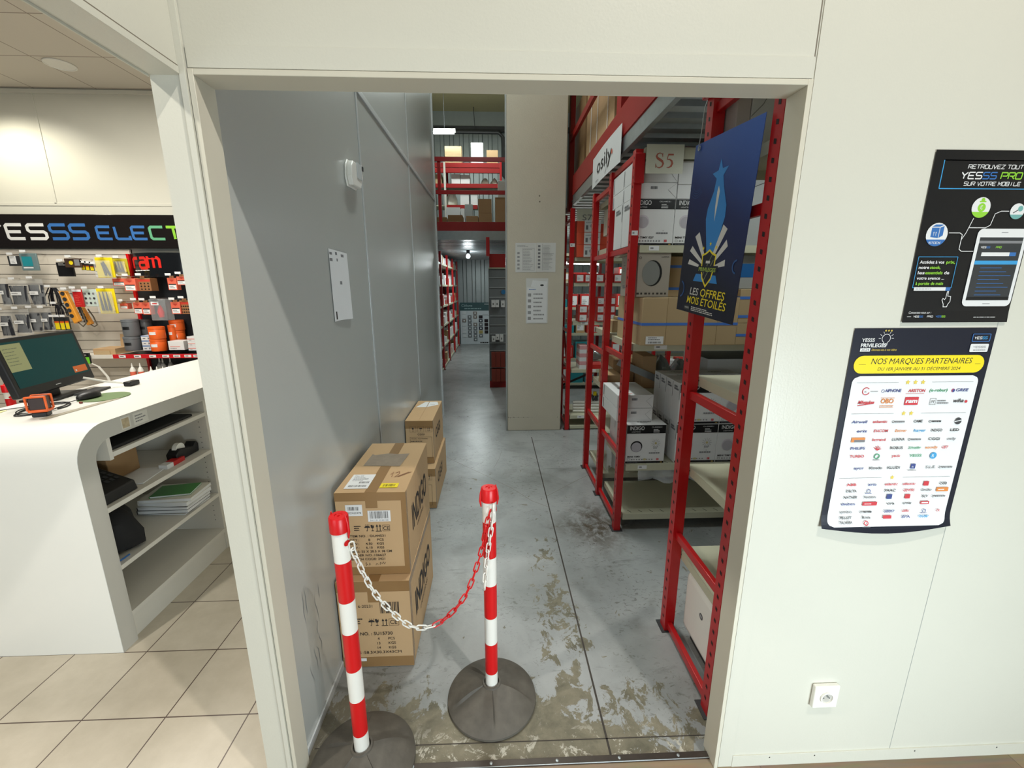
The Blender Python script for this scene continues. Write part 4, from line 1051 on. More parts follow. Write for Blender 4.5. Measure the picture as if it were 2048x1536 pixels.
# transparent ruler, sweet, sticky note
r = MB(); r.obox((-1.985, 2.04, CZ+.0012), (.032, -.003, 0), (.02, .36, 0), (0, 0, .0018), mat('ruler_plastic', (205, 198, 180), .2, alpha=.75))
tag(r.build('ruler', None, loc=(-1.985, 2.04, CZ)), 'pale translucent ruler lying near the counter edge', 'ruler')
m = MB().lathe([(.006, .0), (.008, .004), (.006, .009), (0, .010)], (-2.075, 2.125, CZ+.0002), mat('sweet_brown', (130, 60, 52), .3), 12)
tag(m.build('wrapped_sweet', None, loc=(-2.075, 2.125, CZ)), 'tiny reddish brown sweet beside the ruler', 'sweet')
m = MB().obox((-2.33, 1.955, CZ+.001), (.07, .02, 0), (-.02, .09, 0), (0, 0, .0016), mat('note_yellow', (225, 220, 150), .6))
tag(m.build('sticky_note', None, loc=(-2.33, 1.955, CZ)), 'pale yellow sticky note at the near left of the counter', 'sticky note')
# inside the counter
m = MB().box(-2.14, -1.73, 1.86, 2.38, .9005, .915, mat('mat_black', (10, 10, 11), .6))
tag(m.build('desk_mat', None, loc=(-1.95, 2.1, .9005), bevel=.004), 'flat black mat on the top shelf inside the counter', 'mat')
r = thing('desk_phone', 'black desk telephone at the near end of the middle counter shelf', 'telephone', (-1.88, 1.86, .669))
m = MB(); m.prism([(-2.05, 1.755, .669), (-2.05, 1.755, .79), (-1.95, 1.755, .80), (-1.745, 1.755, .715), (-1.735, 1.755, .669)], (0, .20, 0), BLACK); m.build('body', r, bevel=.006)
m = MB(); m.prism([(-2.04, 1.78, .81), (-2.03, 1.78, .835), (-1.80, 1.78, .745), (-1.80, 1.78, .72)], (0, .05, 0), BLACK); m.build('handset', r, bevel=.008)
a = Art((-1.95, 1.85, .8015), (.82, 0, -.34), (0, 1, 0)); 
for i in range(4):
    for k in range(3): a.rect(.06+i*.03, .02+k*.025, .08+i*.03, .036+k*.025, DARK)
a.build('keypad', r)
m = MB().box(-2.10, -1.92, 2.02, 2.20, .6685, .82, mat('card_dark', (150, 118, 80), .8))
tag(m.build('cardboard_box', None, loc=(-2.0, 2.1, .6685), bevel=.003), 'small brown cardboard box at the back of the middle counter shelf', 'cardboard box')
r = thing('tape_dispenser', 'black tape dispenser at the far end of the middle counter shelf', 'tape dispenser', (-1.80, 2.36, .6685))
m = MB(); m.prism([(-1.83, 2.27, .669), (-1.83, 2.44, .669), (-1.83, 2.445, .715), (-1.83, 2.43, .735), (-1.83, 2.40, .71), (-1.83, 2.34, .725), (-1.83, 2.30, .735), (-1.83, 2.265, .71)], (.06, 0, 0), BLACK); m.build('body', r, bevel=.005)
MB().lathe([(.022, -.012), (.034, -.012), (.034, .012), (.022, .012)], (-1.80, 2.325, .725), WHP, 24, axis='x').build('tape_roll', r)
m = MB().box(-1.80, -1.755, 2.17, 2.215, .6685, .692, WHITE).box(-1.80, -1.755, 2.2155, 2.30, .6685, .692, mat('pack_red', (190, 34, 34), .4))
tag(m.build('small_box', None, loc=(-1.78, 2.23, .6685)), 'small red and white box in front of the tape dispenser', 'box')
m = MB().obox((-1.83, 2.09, .6712), (.13, .02, 0), (-.03, .2, 0), (0, 0, .004), PAPER)
tag(m.build('paper_sheets', None, loc=(-1.83, 2.09, .669)), 'loose white papers on the middle counter shelf', 'paper')
# catalogues, each a thing
z = .3835; cats = [(.008, (215, 215, 210)), (.020, (60, 58, 54)), (.018, (40, 38, 36)), (.006, (200, 200, 196)), (.022, (226, 226, 220)), (.018, (222, 218, 205)), (.010, (64, 140, 60))]
names = ['white leaflet at the bottom of the catalogue stack', 'dark thick catalogue second from the bottom of the stack', 'dark catalogue in the middle of the stack', 'thin pale brochure on the dark catalogues', 'thick white catalogue with a blue mark in the stack', 'white catalogue just under the green one', 'green booklet topmost of the catalogue stack']
for i, ((h, c), nm) in enumerate(zip(cats, names)):
    q = [-.05, .03, .0, .06, -.03, .08, .2][i]; ux = Vector((math.cos(q), math.sin(q), 0)); uy = Vector((-math.sin(q), math.cos(q), 0))
    L_ = .20 if i < 6 else .14; Wd = .27 if i < 6 else .2
    r = thing('catalogue', nm+' inside the counter', 'catalogue', (-1.86+.006*i, 2.30, z), 'catalogues stacked in the counter')
    cm = mat('cover%d' % i, c, .35)
    m = MB(); cc = Vector((-1.86+.004*i, 2.30, z))
    m.obox(cc+Vector((0, 0, .0006)), ux*Wd, uy*L_, (0, 0, .001), cm); m.obox(cc+Vector((0, 0, h-.0006)), ux*Wd, uy*L_, (0, 0, .001), cm); m.obox(cc-ux*(Wd/2-.001)+Vector((0, 0, h/2)), ux*.002, uy*L_, (0, 0, h-.002), cm)
    m.build('cover', r, smooth=0)
    MB().obox(cc+Vector((.001, 0, h/2)), ux*(Wd-.006), uy*(L_-.004), (0, 0, h-.0022), PAPER).build('pages', r, smooth=0)
    z += h+.0004
r = thing('shoulder_bag', 'black fabric bag slumped on the lower counter shelf', 'bag', (-1.9, 1.88, .3835))
m = MB(); R = random.Random(9)
m.lathe([(.10, 0), (.13, .02), (.135, .09), (.12, .16), (.09, .20), (.05, .22), (0, .225)], (0, 0, 0), mat('bag_black', (12, 12, 14), .8, bump=.3, bscale=30), 26, mod=lambda rr, h, a_: (rr*(1+.10*math.sin(3*a_+h*18)+.05*math.sin(7*a_)), h))
m.v = [(-1.89+v[0]*1.15, 1.89+v[1]*.9, .384+v[2]) for v in m.v]; m.build('body', r)
MB().tube([(-1.76, 1.765, .60), (-1.742, 1.752, .50), (-1.735, 1.752, .42), (-1.74, 1.79, .388), (-1.74, 1.84, .3865)], .004, LBLUE, 6).build('cord', r)

# ------------------------------------------------------------------ display wall: slatwall, banner, black bay
SYW = 4.80
r = thing('slatwall_display', 'beige slatted display wall behind the counter holding hanging products', 'display wall', (-5.0, SYW, 0))
SL = mat('slat_beige', (214, 206, 192), .5, var=.03); m = MB(); z = .05
while z < 2.0: m.box(-6.6, -3.835, SYW, SYW+.03, z, min(z+.094, 2.0), SL); z += .10
m.box(-6.6, -3.835, SYW+.020, SYW+.035, .0, 2.0, mat('slat_groove', (110, 92, 82), .6)); m.build('slat_panel', r, smooth=0)
r = thing('shop_banner', 'long black banner reading YESSS ELECT in white, blue and green above the display wall', 'banner', (-4.6, 4.78, 2.01))
MB().box(-6.6, -2.95, 4.77, 4.835, 2.008, 2.338, mat('banner_black', (26, 22, 20), .18)).build('board', r, bevel=.003)
a = Art((0, 4.7692, 0), (1, 0, 0), (0, 0, 1), (0, -1, 0), lift=.001)
bw = .036; C1 = mat('logo_mix', (100, 170, 130), .4)
xs = [(-5.22, 'Y', WHITE, .20), (-4.975, 'E', WHITE, .16), (-4.765, 'S', WHITE, .17), (-4.545, 'S', LBLUE, .16), (-4.345, 'S', LBLUE, .16)]
for x, ch, mm, cw in xs:
    for s_ in GL[ch]: a.stroke([(x+p_[0]*cw-.10*p_[1]*.135, 2.101+p_[1]*.135) for p_ in s_], .030, mm)
for x, ch, mm, cw in ((-4.085, 'E', LBLUE, .135), (-3.905, 'L', LBLUE, .135), (-3.735, 'E', LBLUE, .135), (-3.555, 'C', C1, .135), (-3.385, 'T', LGREEN, .135)):
    for s_ in GL[ch]: a.stroke([(x+p_[0]*cw-.10*p_[1]*.118, 2.101+p_[1]*.118) for p_ in s_], .026, mm)
a.build('lettering', r)
# black bay with curved header
r = thing('display_bay', 'black metal shop bay with red trims, curved ram header and red-edged shelf', 'display bay', (-3.4, 4.72, .5))
BK = mat('bay_black', (30, 36, 40), .4)
MB().box(-3.80, -2.95, 4.76, 4.795, .35, 1.95, BK).build('back_panel', r, smooth=0)
m = MB(); m.box(-3.83, -3.805, 4.74, 4.795, .35, 1.95, REDC); m.build('upright', r)
n = 12; vs = []
for i in range(n+1):
    t_ = i/n; x = -3.80+.86*t_; y = 4.76-.16*math.sin(math.pi*t_); vs += [(x, y, 1.715), (x, y, 1.955)]
m = MB(); m.add(vs, [(2*i, 2*i+2, 2*i+3, 2*i+1) for i in range(n)], mat('header_black', (20, 22, 24), .12)); m.add([(v[0], 4.765, v[2]) if k % 2 else (v[0], 4.765, v[2]) for k, v in enumerate(vs)], [(2*i, 2*i+2, 2*i+3, 2*i+1) for i in range(n)], BK); m.build('header', r)
def hw(x, y, k):
    t_ = (x+3.80)/.86; return Vector((x, 4.76-.16*math.sin(math.pi*t_)-k-.001, y))
a = Art((0, 0, 0), (1, 0, 0), (0, 0, 1), (0, -1, 0), lift=.001); a.warp = hw
for ch, x0_ in (('r', -3.76), ('a', -3.66), ('m', -3.535)):
    S_ = {'r': [[(0, 0), (0, .085), (.02, .1), (.075, .1)]], 'a': [[(.01, .1), (.08, .1), (.1, .08), (.1, 0), (.02, 0), (0, .02), (0, .045), (.02, .058), (.1, .058)]], 'm': [[(0, 0), (0, .1), (.115, .1), (.135, .08), (.135, 0)], [(.068, .1), (.068, 0)]]}[ch]
    for q in S_: a.stroke([(x0_+p_[0]*1.0, 1.805+p_[1]) for p_ in q], .030, mat('ram_red', (214, 38, 30), .4))
a.lines(-3.755, 1.776, -3.43, 1.788, 1, PAPER, 3, .8); a.build('printing', r)
MB().box(-3.90, -2.95, 4.44, 4.76, .915, .935, BK).build('shelf', r)
m = MB().box(-3.90, -2.95, 4.425, 4.44, .905, .945, mat('shelf_red', (196, 22, 32), .4)); m.build('shelf_edge', r)['label'] = 'red shelf edge with white price tickets'
a = Art((0, 4.4242, 0), (1, 0, 0), (0, 0, 1), (0, -1, 0))
for x in (-3.84, -3.69, -3.54, -3.41, -3.30, -3.19, -3.10): a.rect(x, .912, x+.068, .938, PAPER); a.lines(x+.01, .92, x+.055, .930, 1, INK, int(-x*100), .9)
a.build('price_tickets', r)
r = thing('wire_shelf', 'pale shelf with cardboard on it, left of the red-edged shelf', 'shelf', (-4.1, 4.6, .9))
MB().box(-4.42, -3.905, 4.46, 4.795, .922, .934, SHELFW).build('board', r)
MB().box(-4.42, -3.905, 4.452, 4.46, .900, .936, SHELFW).build('front_lip', r)
m = MB().box(-4.15, -3.93, 4.50, 4.70, .935, .995, CARD); m.prism([(-4.05, 4.71, .935), (-4.05, 4.735, 1.12), (-3.93, 4.735, 1.12), (-3.93, 4.71, .935)], (0, .004, 0), CARD)
tag(m.build('cardboard_tray', None, loc=(-4.04, 4.6, .935)), 'open brown cardboard tray on the pale shelf', 'cardboard tray')
m = MB().box(-4.13, -3.98, 4.49, 4.498, .936, .975, CARD2); tag(m.build('cardboard_flap', None, loc=(-4.05, 4.494, .936)), 'loose cardboard flap standing against the tray', 'cardboard')

barrier_post(-3.40, 3.0, .957, 'barrier post behind the counter, only a short red and white length showing below the monitor', [.905, .860, .666, .551, .407, .286, .143, .067], ang=.4)
PROD = [
    ('blister_teal', -4.765, -4.601, 1.779, 1.949, 4.62, 'teal and clear blister pack, top left of the slatted wall'),
    ('blister_dark', -4.968, -4.826, 1.827, 1.93, 4.7, 'dark pack with a white tag, left of the teal blister pack'),
    ('black_pack', -4.448, -4.286, 1.721, 1.864, 4.64, 'long black pack hanging below the brown and yellow one'),
    ('brown_pack', -4.304, -4.144, 1.807, 1.899, 4.58, 'brown pack with a yellow dot beside the small batteries'),
    ('battery_card', -4.189, -4.149, 1.784, 1.853, 4.62, '-'),
    ('battery_card', -4.146, -4.106, 1.78, 1.848, 4.62, '-'),
    ('battery_card', -4.103, -4.063, 1.775, 1.843, 4.62, '-'),
    ('battery_card', -4.06, -4.02, 1.77, 1.838, 4.62, '-'),
    ('pliers_pack', -3.991, -3.822, 1.709, 1.903, 4.56, 'yellow pack holding grey pliers'),
    ('tool_pack', -3.887, -3.744, 1.736, 1.898, 4.64, 'yellow and dark blue tool pack beside the pliers pack'),
    ('coral_card', -3.91, -3.781, 1.626, 1.72, 4.62, 'small coral pack at the left end of the upper coral row'),
    ('coral_card', -3.719, -3.607, 1.576, 1.718, 4.52, 'coral pack with a white label in the upper coral row'),
    ('brown_holes', -3.643, -3.491, 1.576, 1.724, 4.56, 'brown pack with rows of dark holes in the upper coral row'),
    ('coral_card', -3.322, -3.233, 1.585, 1.724, 4.56, 'coral pack right of the bare black panel, upper row'),
    ('coral_card', -3.185, -3.088, 1.635, 1.737, 4.5, 'coral pack nearest the column, upper row'),
    ('coral_card', -3.885, -3.809, 1.393, 1.469, 4.62, 'small coral pack at the left end of the lower coral row'),
    ('coral_card', -3.688, -3.604, 1.346, 1.482, 4.54, 'left one of two coral packs touching, lower row'),
    ('coral_card', -3.604, -3.525, 1.34, 1.481, 4.54, 'right one of two coral packs touching, lower row'),
    ('clear_blister', -3.498, -3.34, 1.282, 1.502, 4.5, 'clear plastic pack with red parts, lower row'),
    ('coral_card', -3.33, -3.24, 1.343, 1.485, 4.56, 'coral pack right of the clear plastic pack'),
    ('brown_holes', -3.253, -3.158, 1.342, 1.499, 4.58, 'brown pack with dark holes nearest the column, lower row'),
    ('tie_bag', -5.045, -4.957, 1.427, 1.706, 4.62, 'clear bag of black cable ties at the far left, middle row'),
    ('tie_bag', -4.95, -4.764, 1.426, 1.686, 4.62, 'clear bag of black cable ties with a wide label, middle row'),
    ('tie_bag', -4.696, -4.546, 1.428, 1.695, 4.56, 'large clear bag holding a coiled black tie, middle row'),
    ('tie_bundle', -4.636, -4.419, 1.425, 1.612, 4.62, 'bundle of black cable ties without a bag'),
    ('tie_bundle', -4.559, -4.42, 1.325, 1.446, 4.6, 'short bundle of black ties below the longer bundle'),
    ('tie_bag', -5.129, -4.98, 1.109, 1.386, 4.62, 'clear bag of dark ties at the far left, lower row'),
    ('tie_bag', -4.92, -4.753, 1.145, 1.399, 4.56, 'clear bag of long dark ties, lower row centre'),
    ('tie_bag', -4.822, -4.703, 1.159, 1.406, 4.62, 'clear bag with slanting ties, lower row'),
    ('tie_bag', -4.661, -4.552, 1.173, 1.407, 4.58, 'narrow clear bag of grey ties, lower row'),
    ('battery_pack', -4.562, -4.507, 1.181, 1.314, 4.6, '-'),
    ('battery_pack', -4.507, -4.457, 1.18, 1.314, 4.6, '-'),
    ('battery_pack', -4.456, -4.411, 1.185, 1.314, 4.6, '-'),
    ('power_strip', -4.384, -4.213, 1.211, 1.587, 4.54, 'orange power strip with black sockets, nearer one'),
    ('power_strip', -4.334, -4.198, 1.201, 1.424, 4.64, 'orange power strip half hidden behind the red card'),
    ('red_card', -4.22, -4.133, 1.42, 1.597, 4.5, 'red and white hanging card beside the orange power strip'),
    ('pale_card', -4.174, -4.023, 1.423, 1.596, 4.54, 'pale hanging card printed with small round parts'),
    ('driver_pack', -4.025, -3.848, 1.352, 1.601, 4.54, 'yellow and black screwdriver set pack'),
    ('hang_tag', -4.205, -4.13, 0.852, 0.967, 4.43, 'black and green tag on a white hanging strip'),
    ('drum_grey', -3.842, -3.691, 1.12, 1.295, 4.55, 'grey drum standing on another, left of the red-edged shelf'),
    ('drum_grey', -3.854, -3.697, 0.973, 1.119, 4.55, 'lower grey drum of the left stack'),
    ('drum_grey', -3.76, -3.642, 1.112, 1.286, 4.66, 'dark grey drum behind, second stack'),
    ('drum_orange', -3.558, -3.411, 1.096, 1.221, 4.51, 'upper orange tub of the front stack'),
    ('drum_orange', -3.561, -3.418, 0.97, 1.096, 4.51, 'lower orange tub of the front stack'),
    ('drum_orange', -3.458, -3.376, 1.057, 1.225, 4.63, 'orange tub squeezed between the two stacks'),
    ('drum_orange', -3.472, -3.332, 1.167, 1.273, 4.69, 'topmost orange tub of the rear stack'),
    ('drum_orange', -3.471, -3.341, 1.054, 1.167, 4.69, 'middle orange tub of the rear stack'),
    ('box_white', -3.612, -3.566, 1.113, 1.17, 4.6, 'tiny white box wedged beside the orange tubs'),
    ('box_wblue', -3.663, -3.543, 1.075, 1.127, 4.52, 'top one of three white and blue boxes'),
    ('box_wblue', -3.663, -3.547, 1.023, 1.075, 4.52, 'middle one of three white and blue boxes'),
    ('box_wblue', -3.663, -3.552, 0.971, 1.023, 4.52, 'bottom one of three white and blue boxes'),
    ('box_white', -3.371, -3.216, 0.98, 1.073, 4.48, 'large white box in front of the orange tubs'),
    ('box_wred', -3.189, -3.098, 1.065, 1.117, 4.5, 'top white and red box beside the column'),
    ('box_wred', -3.187, -3.101, 1.018, 1.065, 4.5, 'middle white and red box beside the column'),
    ('box_wred', -3.19, -3.104, 0.971, 1.018, 4.5, 'bottom white and red box beside the column'),
]
CORAL = mat('coral_card', (222, 104, 80), .45); BRN = mat('pack_brown', (150, 104, 66), .5); CLR = mat('clear_pack', (214, 218, 220), .08, var=.1, alpha=.20)
STEEL = mat('hook_steel', (170, 168, 162), .3, metal=.7)
disp = [o for o in bpy.data.objects if o.name == 'slatwall_display'][0]
CNT = {}
for kind, x0, x1, z0, z1, Y, lab in PROD:
    w_, h = x1-x0, z1-z0; xc = (x0+x1)/2; zc = (z0+z1)/2
    base = kind.split('_')[0]
    drum = kind.startswith('drum'); boxk = kind.startswith('box')
    nm = {'blister_teal': 'blister_pack', 'blister_dark': 'blister_pack', 'black_pack': 'hanging_pack', 'brown_pack': 'hanging_pack', 'battery_card': 'battery_card', 'pliers_pack': 'tool_pack', 'tool_pack': 'tool_pack', 'coral_card': 'hanging_card', 'brown_holes': 'hanging_card', 'clear_blister': 'blister_pack', 'tie_bag': 'cable_tie_bag', 'tie_bundle': 'cable_tie_bundle', 'battery_pack': 'battery_pack', 'power_strip': 'power_strip', 'red_card': 'hanging_card', 'pale_card': 'hanging_card', 'driver_pack': 'tool_pack', 'hang_tag': 'hanging_tag', 'drum_grey': 'plastic_tub', 'drum_orange': 'plastic_tub'}.get(kind, 'small_box')
    cat_ = {'blister_pack': 'pack', 'hanging_pack': 'pack', 'battery_card': 'batteries', 'tool_pack': 'tool pack', 'hanging_card': 'card', 'cable_tie_bag': 'cable ties', 'cable_tie_bundle': 'cable ties', 'battery_pack': 'batteries', 'power_strip': 'power strip', 'hanging_tag': 'tag', 'plastic_tub': 'tub', 'small_box': 'box'}[nm]
    grp = None
    if lab == '-':
        lab = 'small yellow battery card in the row left of the pliers pack' if kind == 'battery_card' else 'small yellow battery pack in the row above the monitor'
        grp = 'battery cards in a row' if kind == 'battery_card' else 'battery packs above the monitor'
    lab = lab + (' on the display wall' if not any(w__ in lab for w__ in ('wall', 'shelf', 'monitor')) and len(lab.split()) < 12 else '')
    r = thing(nm, lab, cat_, (xc, Y, z0), grp)
    if drum:
        # tubs keep real proportions and rest on the shelf or on the tub below
        m = ORNG if 'orange' in kind else mat('tub_grey', (104, 108, 112), .35)
        if 'dark grey drum' in lab: m = mat('tub_dark', (70, 72, 74), .4)
        rad = w_/2*.86 if 'squeezed' in lab else w_/2*.95
        MB().lathe([(rad*.96, z0), (rad, z0+.006), (rad, z1-.03), (rad*.98, z1-.028)], (xc, Y, 0), m, 28).build('tub_body', r)
        MB().lathe([(rad*1.02, z1-.027), (rad*1.02, z1-.004), (rad*.9, z1-.001)], (xc, Y, 0), m, 28).build('tub_lid', r)
        lb = MB(); n = 6
        for i in range(n):
            a0 = -2.0+.45*i/n*2; a1 = -2.0+.45*(i+1)/n*2; q = rad+.0012
            zz0, zz1 = (zc-.018, zc+.012)
            lb.add([(xc+q*math.cos(a0), Y+q*math.sin(a0), zz0), (xc+q*math.cos(a1), Y+q*math.sin(a1), zz0), (xc+q*math.cos(a1), Y+q*math.sin(a1), zz1), (xc+q*math.cos(a0), Y+q*math.sin(a0), zz1)], [(0, 1, 2, 3)], PAPER if 'orange' in kind else BLACK)
        lb.build('tub_label', r)
        continue
    if boxk:
        MB().box(x0, x1, Y-.001, Y+.13, z0, z1-.001, WHITE).build('carton', r, bevel=.001)
        a = Art((x0, Y-.0012, z0), (1, 0, 0), (0, 0, 1), (0, -1, 0))
        if kind == 'box_wblue': a.rect(0, h*.82, w_, h*.98, LBLUE); a.rect(w_*.55, h*.25, w_*.7, h*.6, GINK); a.lines(w_*.15, h*.25, w_*.45, h*.55, 1, INK, 3)
        elif kind == 'box_wred': a.rect(0, h*.45, w_, h*.55, CORAL); a.lines(w_*.2, h*.15, w_*.6, h*.35, 1, GINK, 3)
        else: a.rect(w_*.1, h*.36, w_*.75, h*.41, CORAL); a.lines(w_*.1, h*.12, w_*.7, h*.25, 1, GINK, 3)
        a.build('printing', r)
        continue
    if kind not in ('hang_tag',):
        hk = thing('peg_hook', 'steel peg hook with a white price ticket sticking out of the display wall', 'hook', (xc, 4.79, z1), 'price-ticketed peg hooks')
        MB().tube([(xc, 4.7585 if xc > -3.84 else 4.7985, z1+.001), (xc, Y-.03, z1+.001), (xc, Y-.04, z1+.010)], .0028, STEEL, 6).build('prong', hk)
        MB().box(xc-.028, xc+.028, Y-.046, Y-.0425, z1+.004, z1+.026, PAPER).build('price_ticket', hk)
    U = Vector((1, 0, 0)); a = Art((x0, Y-.012, z0), (1, 0, 0), (0, 0, 1), (0, -1, 0))
    if kind in ('tie_bag',):
        b = MB(); R = random.Random(int(x0*1000)); k = 0
        for i in range(9):
            xx = x0+w_*(.18+.64*i/8); q = R.uniform(-.15, .15)*w_
            b.tube([(xx, Y-.004+R.uniform(-.012, .012), z0+h*.06), (xx+q*.3, Y+R.uniform(-.012, .012), z0+h*.4), (xx+q, Y, z0+h*.78)], .012, mat('tie_black', (26, 26, 32), .35), 5)
        b.build('cable_ties', r)
        vs = []; fs = []; nx, nz = 6, 8
        for i in range(nx+1):
            for j_ in range(nz+1):
                vs.append((x0+w_*i/nx, Y-.022*math.sin(math.pi*i/nx)*(1-.8*(j_/nz)**3)-.002+R.uniform(-.004, .004), z0+h*j_/nz))
        for i in range(nx):
            for j_ in range(nz): q = i*(nz+1)+j_; fs.append((q, q+nz+1, q+nz+2, q+1))
        bb = MB().add(vs, fs, CLR); bb.build('bag_film', r, smooth=60)
        a = Art((x0, Y-.030, z0), (1, 0, 0), (0, 0, 1), (0, -1, 0)); a.rect(w_*.2, h*.42, w_*.75, h*.55, PAPER); a.lines(w_*.25, h*.45, w_*.7, h*.52, 1, GINK, 3); a.build('bag_label', r)
    elif kind == 'tie_bundle':
        b = MB(); R = random.Random(int(x0*1000))
        for i in range(16):
            xx = x0+w_*(.1+.8*R.random()); yy = Y+R.uniform(-.02, .03)
            b.tube([((xc+(xx-xc)*.3), yy, z1-.004), (xx, yy, z0+h*.5), (xx+.02*(xx-xc)/w_, yy, z0)], .005, mat('tie_black', (26, 26, 32), .35), 5)
        b.build('cable_ties', r)
    elif kind == 'power_strip':
        tl = .28*h; b = MB()
        b.prism([(x0+w_*.02, Y-.02, z1-.01), (x0+w_*.40, Y-.02, z1-.01), (x1-w_*.15, Y-.02, z0+h*.18), (x1-w_*.5, Y-.02, z0+h*.10)], (0, .04, 0), mat('strip_orange', (222, 150, 50), .4)); b.build('strip_body', r, bevel=.006)
        for i in range(5):
            t_ = .10+.155*i; cx_ = x0+w_*(.22+.36*t_/.9*.95); cz_ = z1-h*(t_*.95)
            MB().lathe([(.020, -.0005), (.020, -.003), (.016, -.003), (.015, -.001), (0, -.001)], (cx_, Y-.020, cz_), DARK, 18, axis='y').build('socket_outlet', r)
        MB().tube([(x1-w_*.35, Y, z0+h*.15), (x1-w_*.1, Y, z0+.01), (x1+.02, Y, z0+h*.12), (x1-.005, Y+.005, z0+h*.5), (xc+.02, Y+.01, z1-.03)], .006, mat('cable_grey', (92, 84, 70), .5), 8).build('cable', r)
    elif kind in ('pliers_pack', 'tool_pack', 'driver_pack'):
        MB().box(x0, x1, Y-.004, Y+.004, z0, z1, YEL if kind != 'tool_pack' else mat('yellow_dull', (190, 176, 50), .4)).build('backing_card', r, bevel=.002)
        b = MB(); R = random.Random(3)
        if kind == 'pliers_pack':
            b.tube([(xc-.02, Y-.014, z1-.05), (xc, Y-.014, zc+.01), (xc+.005, Y-.014, z0+.02)], .016, DARK, 8, radii=[.006, .014, .009]); b.tube([(xc+.0, Y-.014, z1-.04), (xc+.01, Y-.014, zc+.01), (xc+.045, Y-.014, z0+.02)], .016, DARK, 8, radii=[.006, .014, .009])
        else:
            for i in range(4): b.tube([(x0+w_*(.2+.2*i), Y-.015, z1-.03), (x0+w_*(.2+.2*i)+.01, Y-.015, z0+.03)], .010, (DARK, NAVY, BLACK, YEL)[i], 8, radii=[.004, .012])
        o = b.build('tools', r); o['label'] = 'dark handled tools'
        MB().box(x0+.004, x1-.004, Y-.032, Y-.031, z0+.004, z1-.03, CLR).build('clear_front', r)
    elif kind in ('coral_card', 'brown_holes'):
        D = .05 if kind == 'coral_card' else .09
        MB().box(x0, x1, Y-.006, Y+D, z0, z1-.02, BRN if kind == 'brown_holes' else CORAL).build('pack_body', r, bevel=.002)
        a = Art((x0, Y-.0064, z0), (1, 0, 0), (0, 0, 1), (0, -1, 0))
        if kind == 'brown_holes':
            a.rect(0, h*.62, w_, h*.78, mat('card_red', (200, 60, 44), .5))
            for i in range(4):
                for j_ in range(3): a.disc(w_*(.15+.23*i), h*(.12+.19*j_), .008, BLACK, n=10)
        else:
            a.rect(w_*.08, h*.06, w_*.92, h*.42, PAPER); a.rect(w_*.08, h*.36, w_*.92, h*.44, INK); a.lines(w_*.15, h*.1, w_*.8, h*.32, 2, GINK, 3); a.poly([(w_*.25, h*.72), (w_*.75, h*.72), (w_*.5, h*.58)], mat('card_red', (200, 60, 44), .5))
        a.build('printing', r)
        MB().box(xc-.02, xc+.02, Y-.002, Y+.002, z1-.0198, z1, BRN).build('hang_tab', r)
    elif kind in ('clear_blister', 'blister_teal', 'blister_dark', 'red_card', 'pale_card', 'black_pack', 'brown_pack', 'hang_tag'):
        base_m = {'clear_blister': CLR, 'blister_teal': mat('teal_pack', (110, 130, 132), .2), 'blister_dark': DARK, 'red_card': mat('pack_red', (190, 34, 34), .4), 'pale_card': mat('pale_mint', (190, 205, 196), .4), 'black_pack': BLACK, 'brown_pack': mat('pack_choco', (70, 52, 40), .4), 'hang_tag': BLACK}[kind]
        D = .10 if kind == 'clear_blister' else .016
        MB().box(x0, x1, Y-.006, Y-.006+D, z0, z1-.004, base_m).build('pack_body', r, bevel=.004)
        a = Art((x0, Y-.0066, z0), (1, 0, 0), (0, 0, 1), (0, -1, 0))
        if kind == 'clear_blister':
            a.rect(w_*.12, h*.70, w_*.6, h*.86, PAPER); a.rect(w_*.2, h*.74, w_*.5, h*.79, REDC); 
            MB().lathe([(.02, z0+.03), (.03, z0+.08), (.02, z0+.12), (.008, z0+.15)], (xc-.01, Y+.04, 0), REDC, 12).build('red_part', r)
        elif kind == 'blister_teal': a.rect(w_*.12, h*.25, w_*.72, h*.80, mat('teal_card', (40, 138, 148), .3)); a.rect(w_*.12, h*.12, w_*.7, h*.2, PAPER)
        elif kind == 'blister_dark': a.rect(w_*.15, h*.2, w_*.6, h*.95, PAPER); a.lines(w_*.25, h*.3, w_*.5, h*.5, 2, GINK, 3)
        elif kind == 'red_card': a.rect(0, h*.85, w_, h*.97, PAPER); a.lines(w_*.2, h*.1, w_*.8, h*.7, 6, CORAL, 3, .2)
        elif kind == 'pale_card':
            for i in range(3):
                for j_ in range(3): a.disc(w_*(.25+.27*i), h*(.2+.27*j_), .012, DARK if (i+j_) % 2 else GINK, n=12)
        elif kind == 'black_pack': a.lines(w_*.15, h*.75, w_*.6, h*.92, 2, PAPER, 4, .3)
        elif kind == 'brown_pack': a.disc(w_*.4, h*.5, .02, YEL); a.rect(w_*.6, h*.2, w_*.92, h*.85, GINK)
        else:
            a.rect(w_*.05, h*.02, w_*.95, h*.60, mat('tag_green', (110, 200, 50), .4)); a.lines(w_*.2, h*.72, w_*.8, h*.86, 1, PAPER, 3)
        a.build('printing', r)
        if kind == 'hang_tag':
            b = MB(); pts = [(xc+.0, Y+.004, z0+.02), (xc+.10, Y+.002, z0-.03), (xc+.17, Y, z0-.14), (xc+.19, Y, z0-.28), (xc+.17, Y, z0-.42)]
            for p_, q_ in zip(pts, pts[1:]): b.add([(p_[0]-.014, p_[1], p_[2]), (p_[0]+.014, p_[1], p_[2]), (q_[0]+.014, q_[1], q_[2]), (q_[0]-.014, q_[1], q_[2])], [(0, 1, 2, 3)], WHP)
            b.tube([(xc+.0, Y+.004, z1-.01), (xc, 4.79, z1-.005)], .003, STEEL, 6)
            b.build('hanging_strip', r)
    else:   # batteries
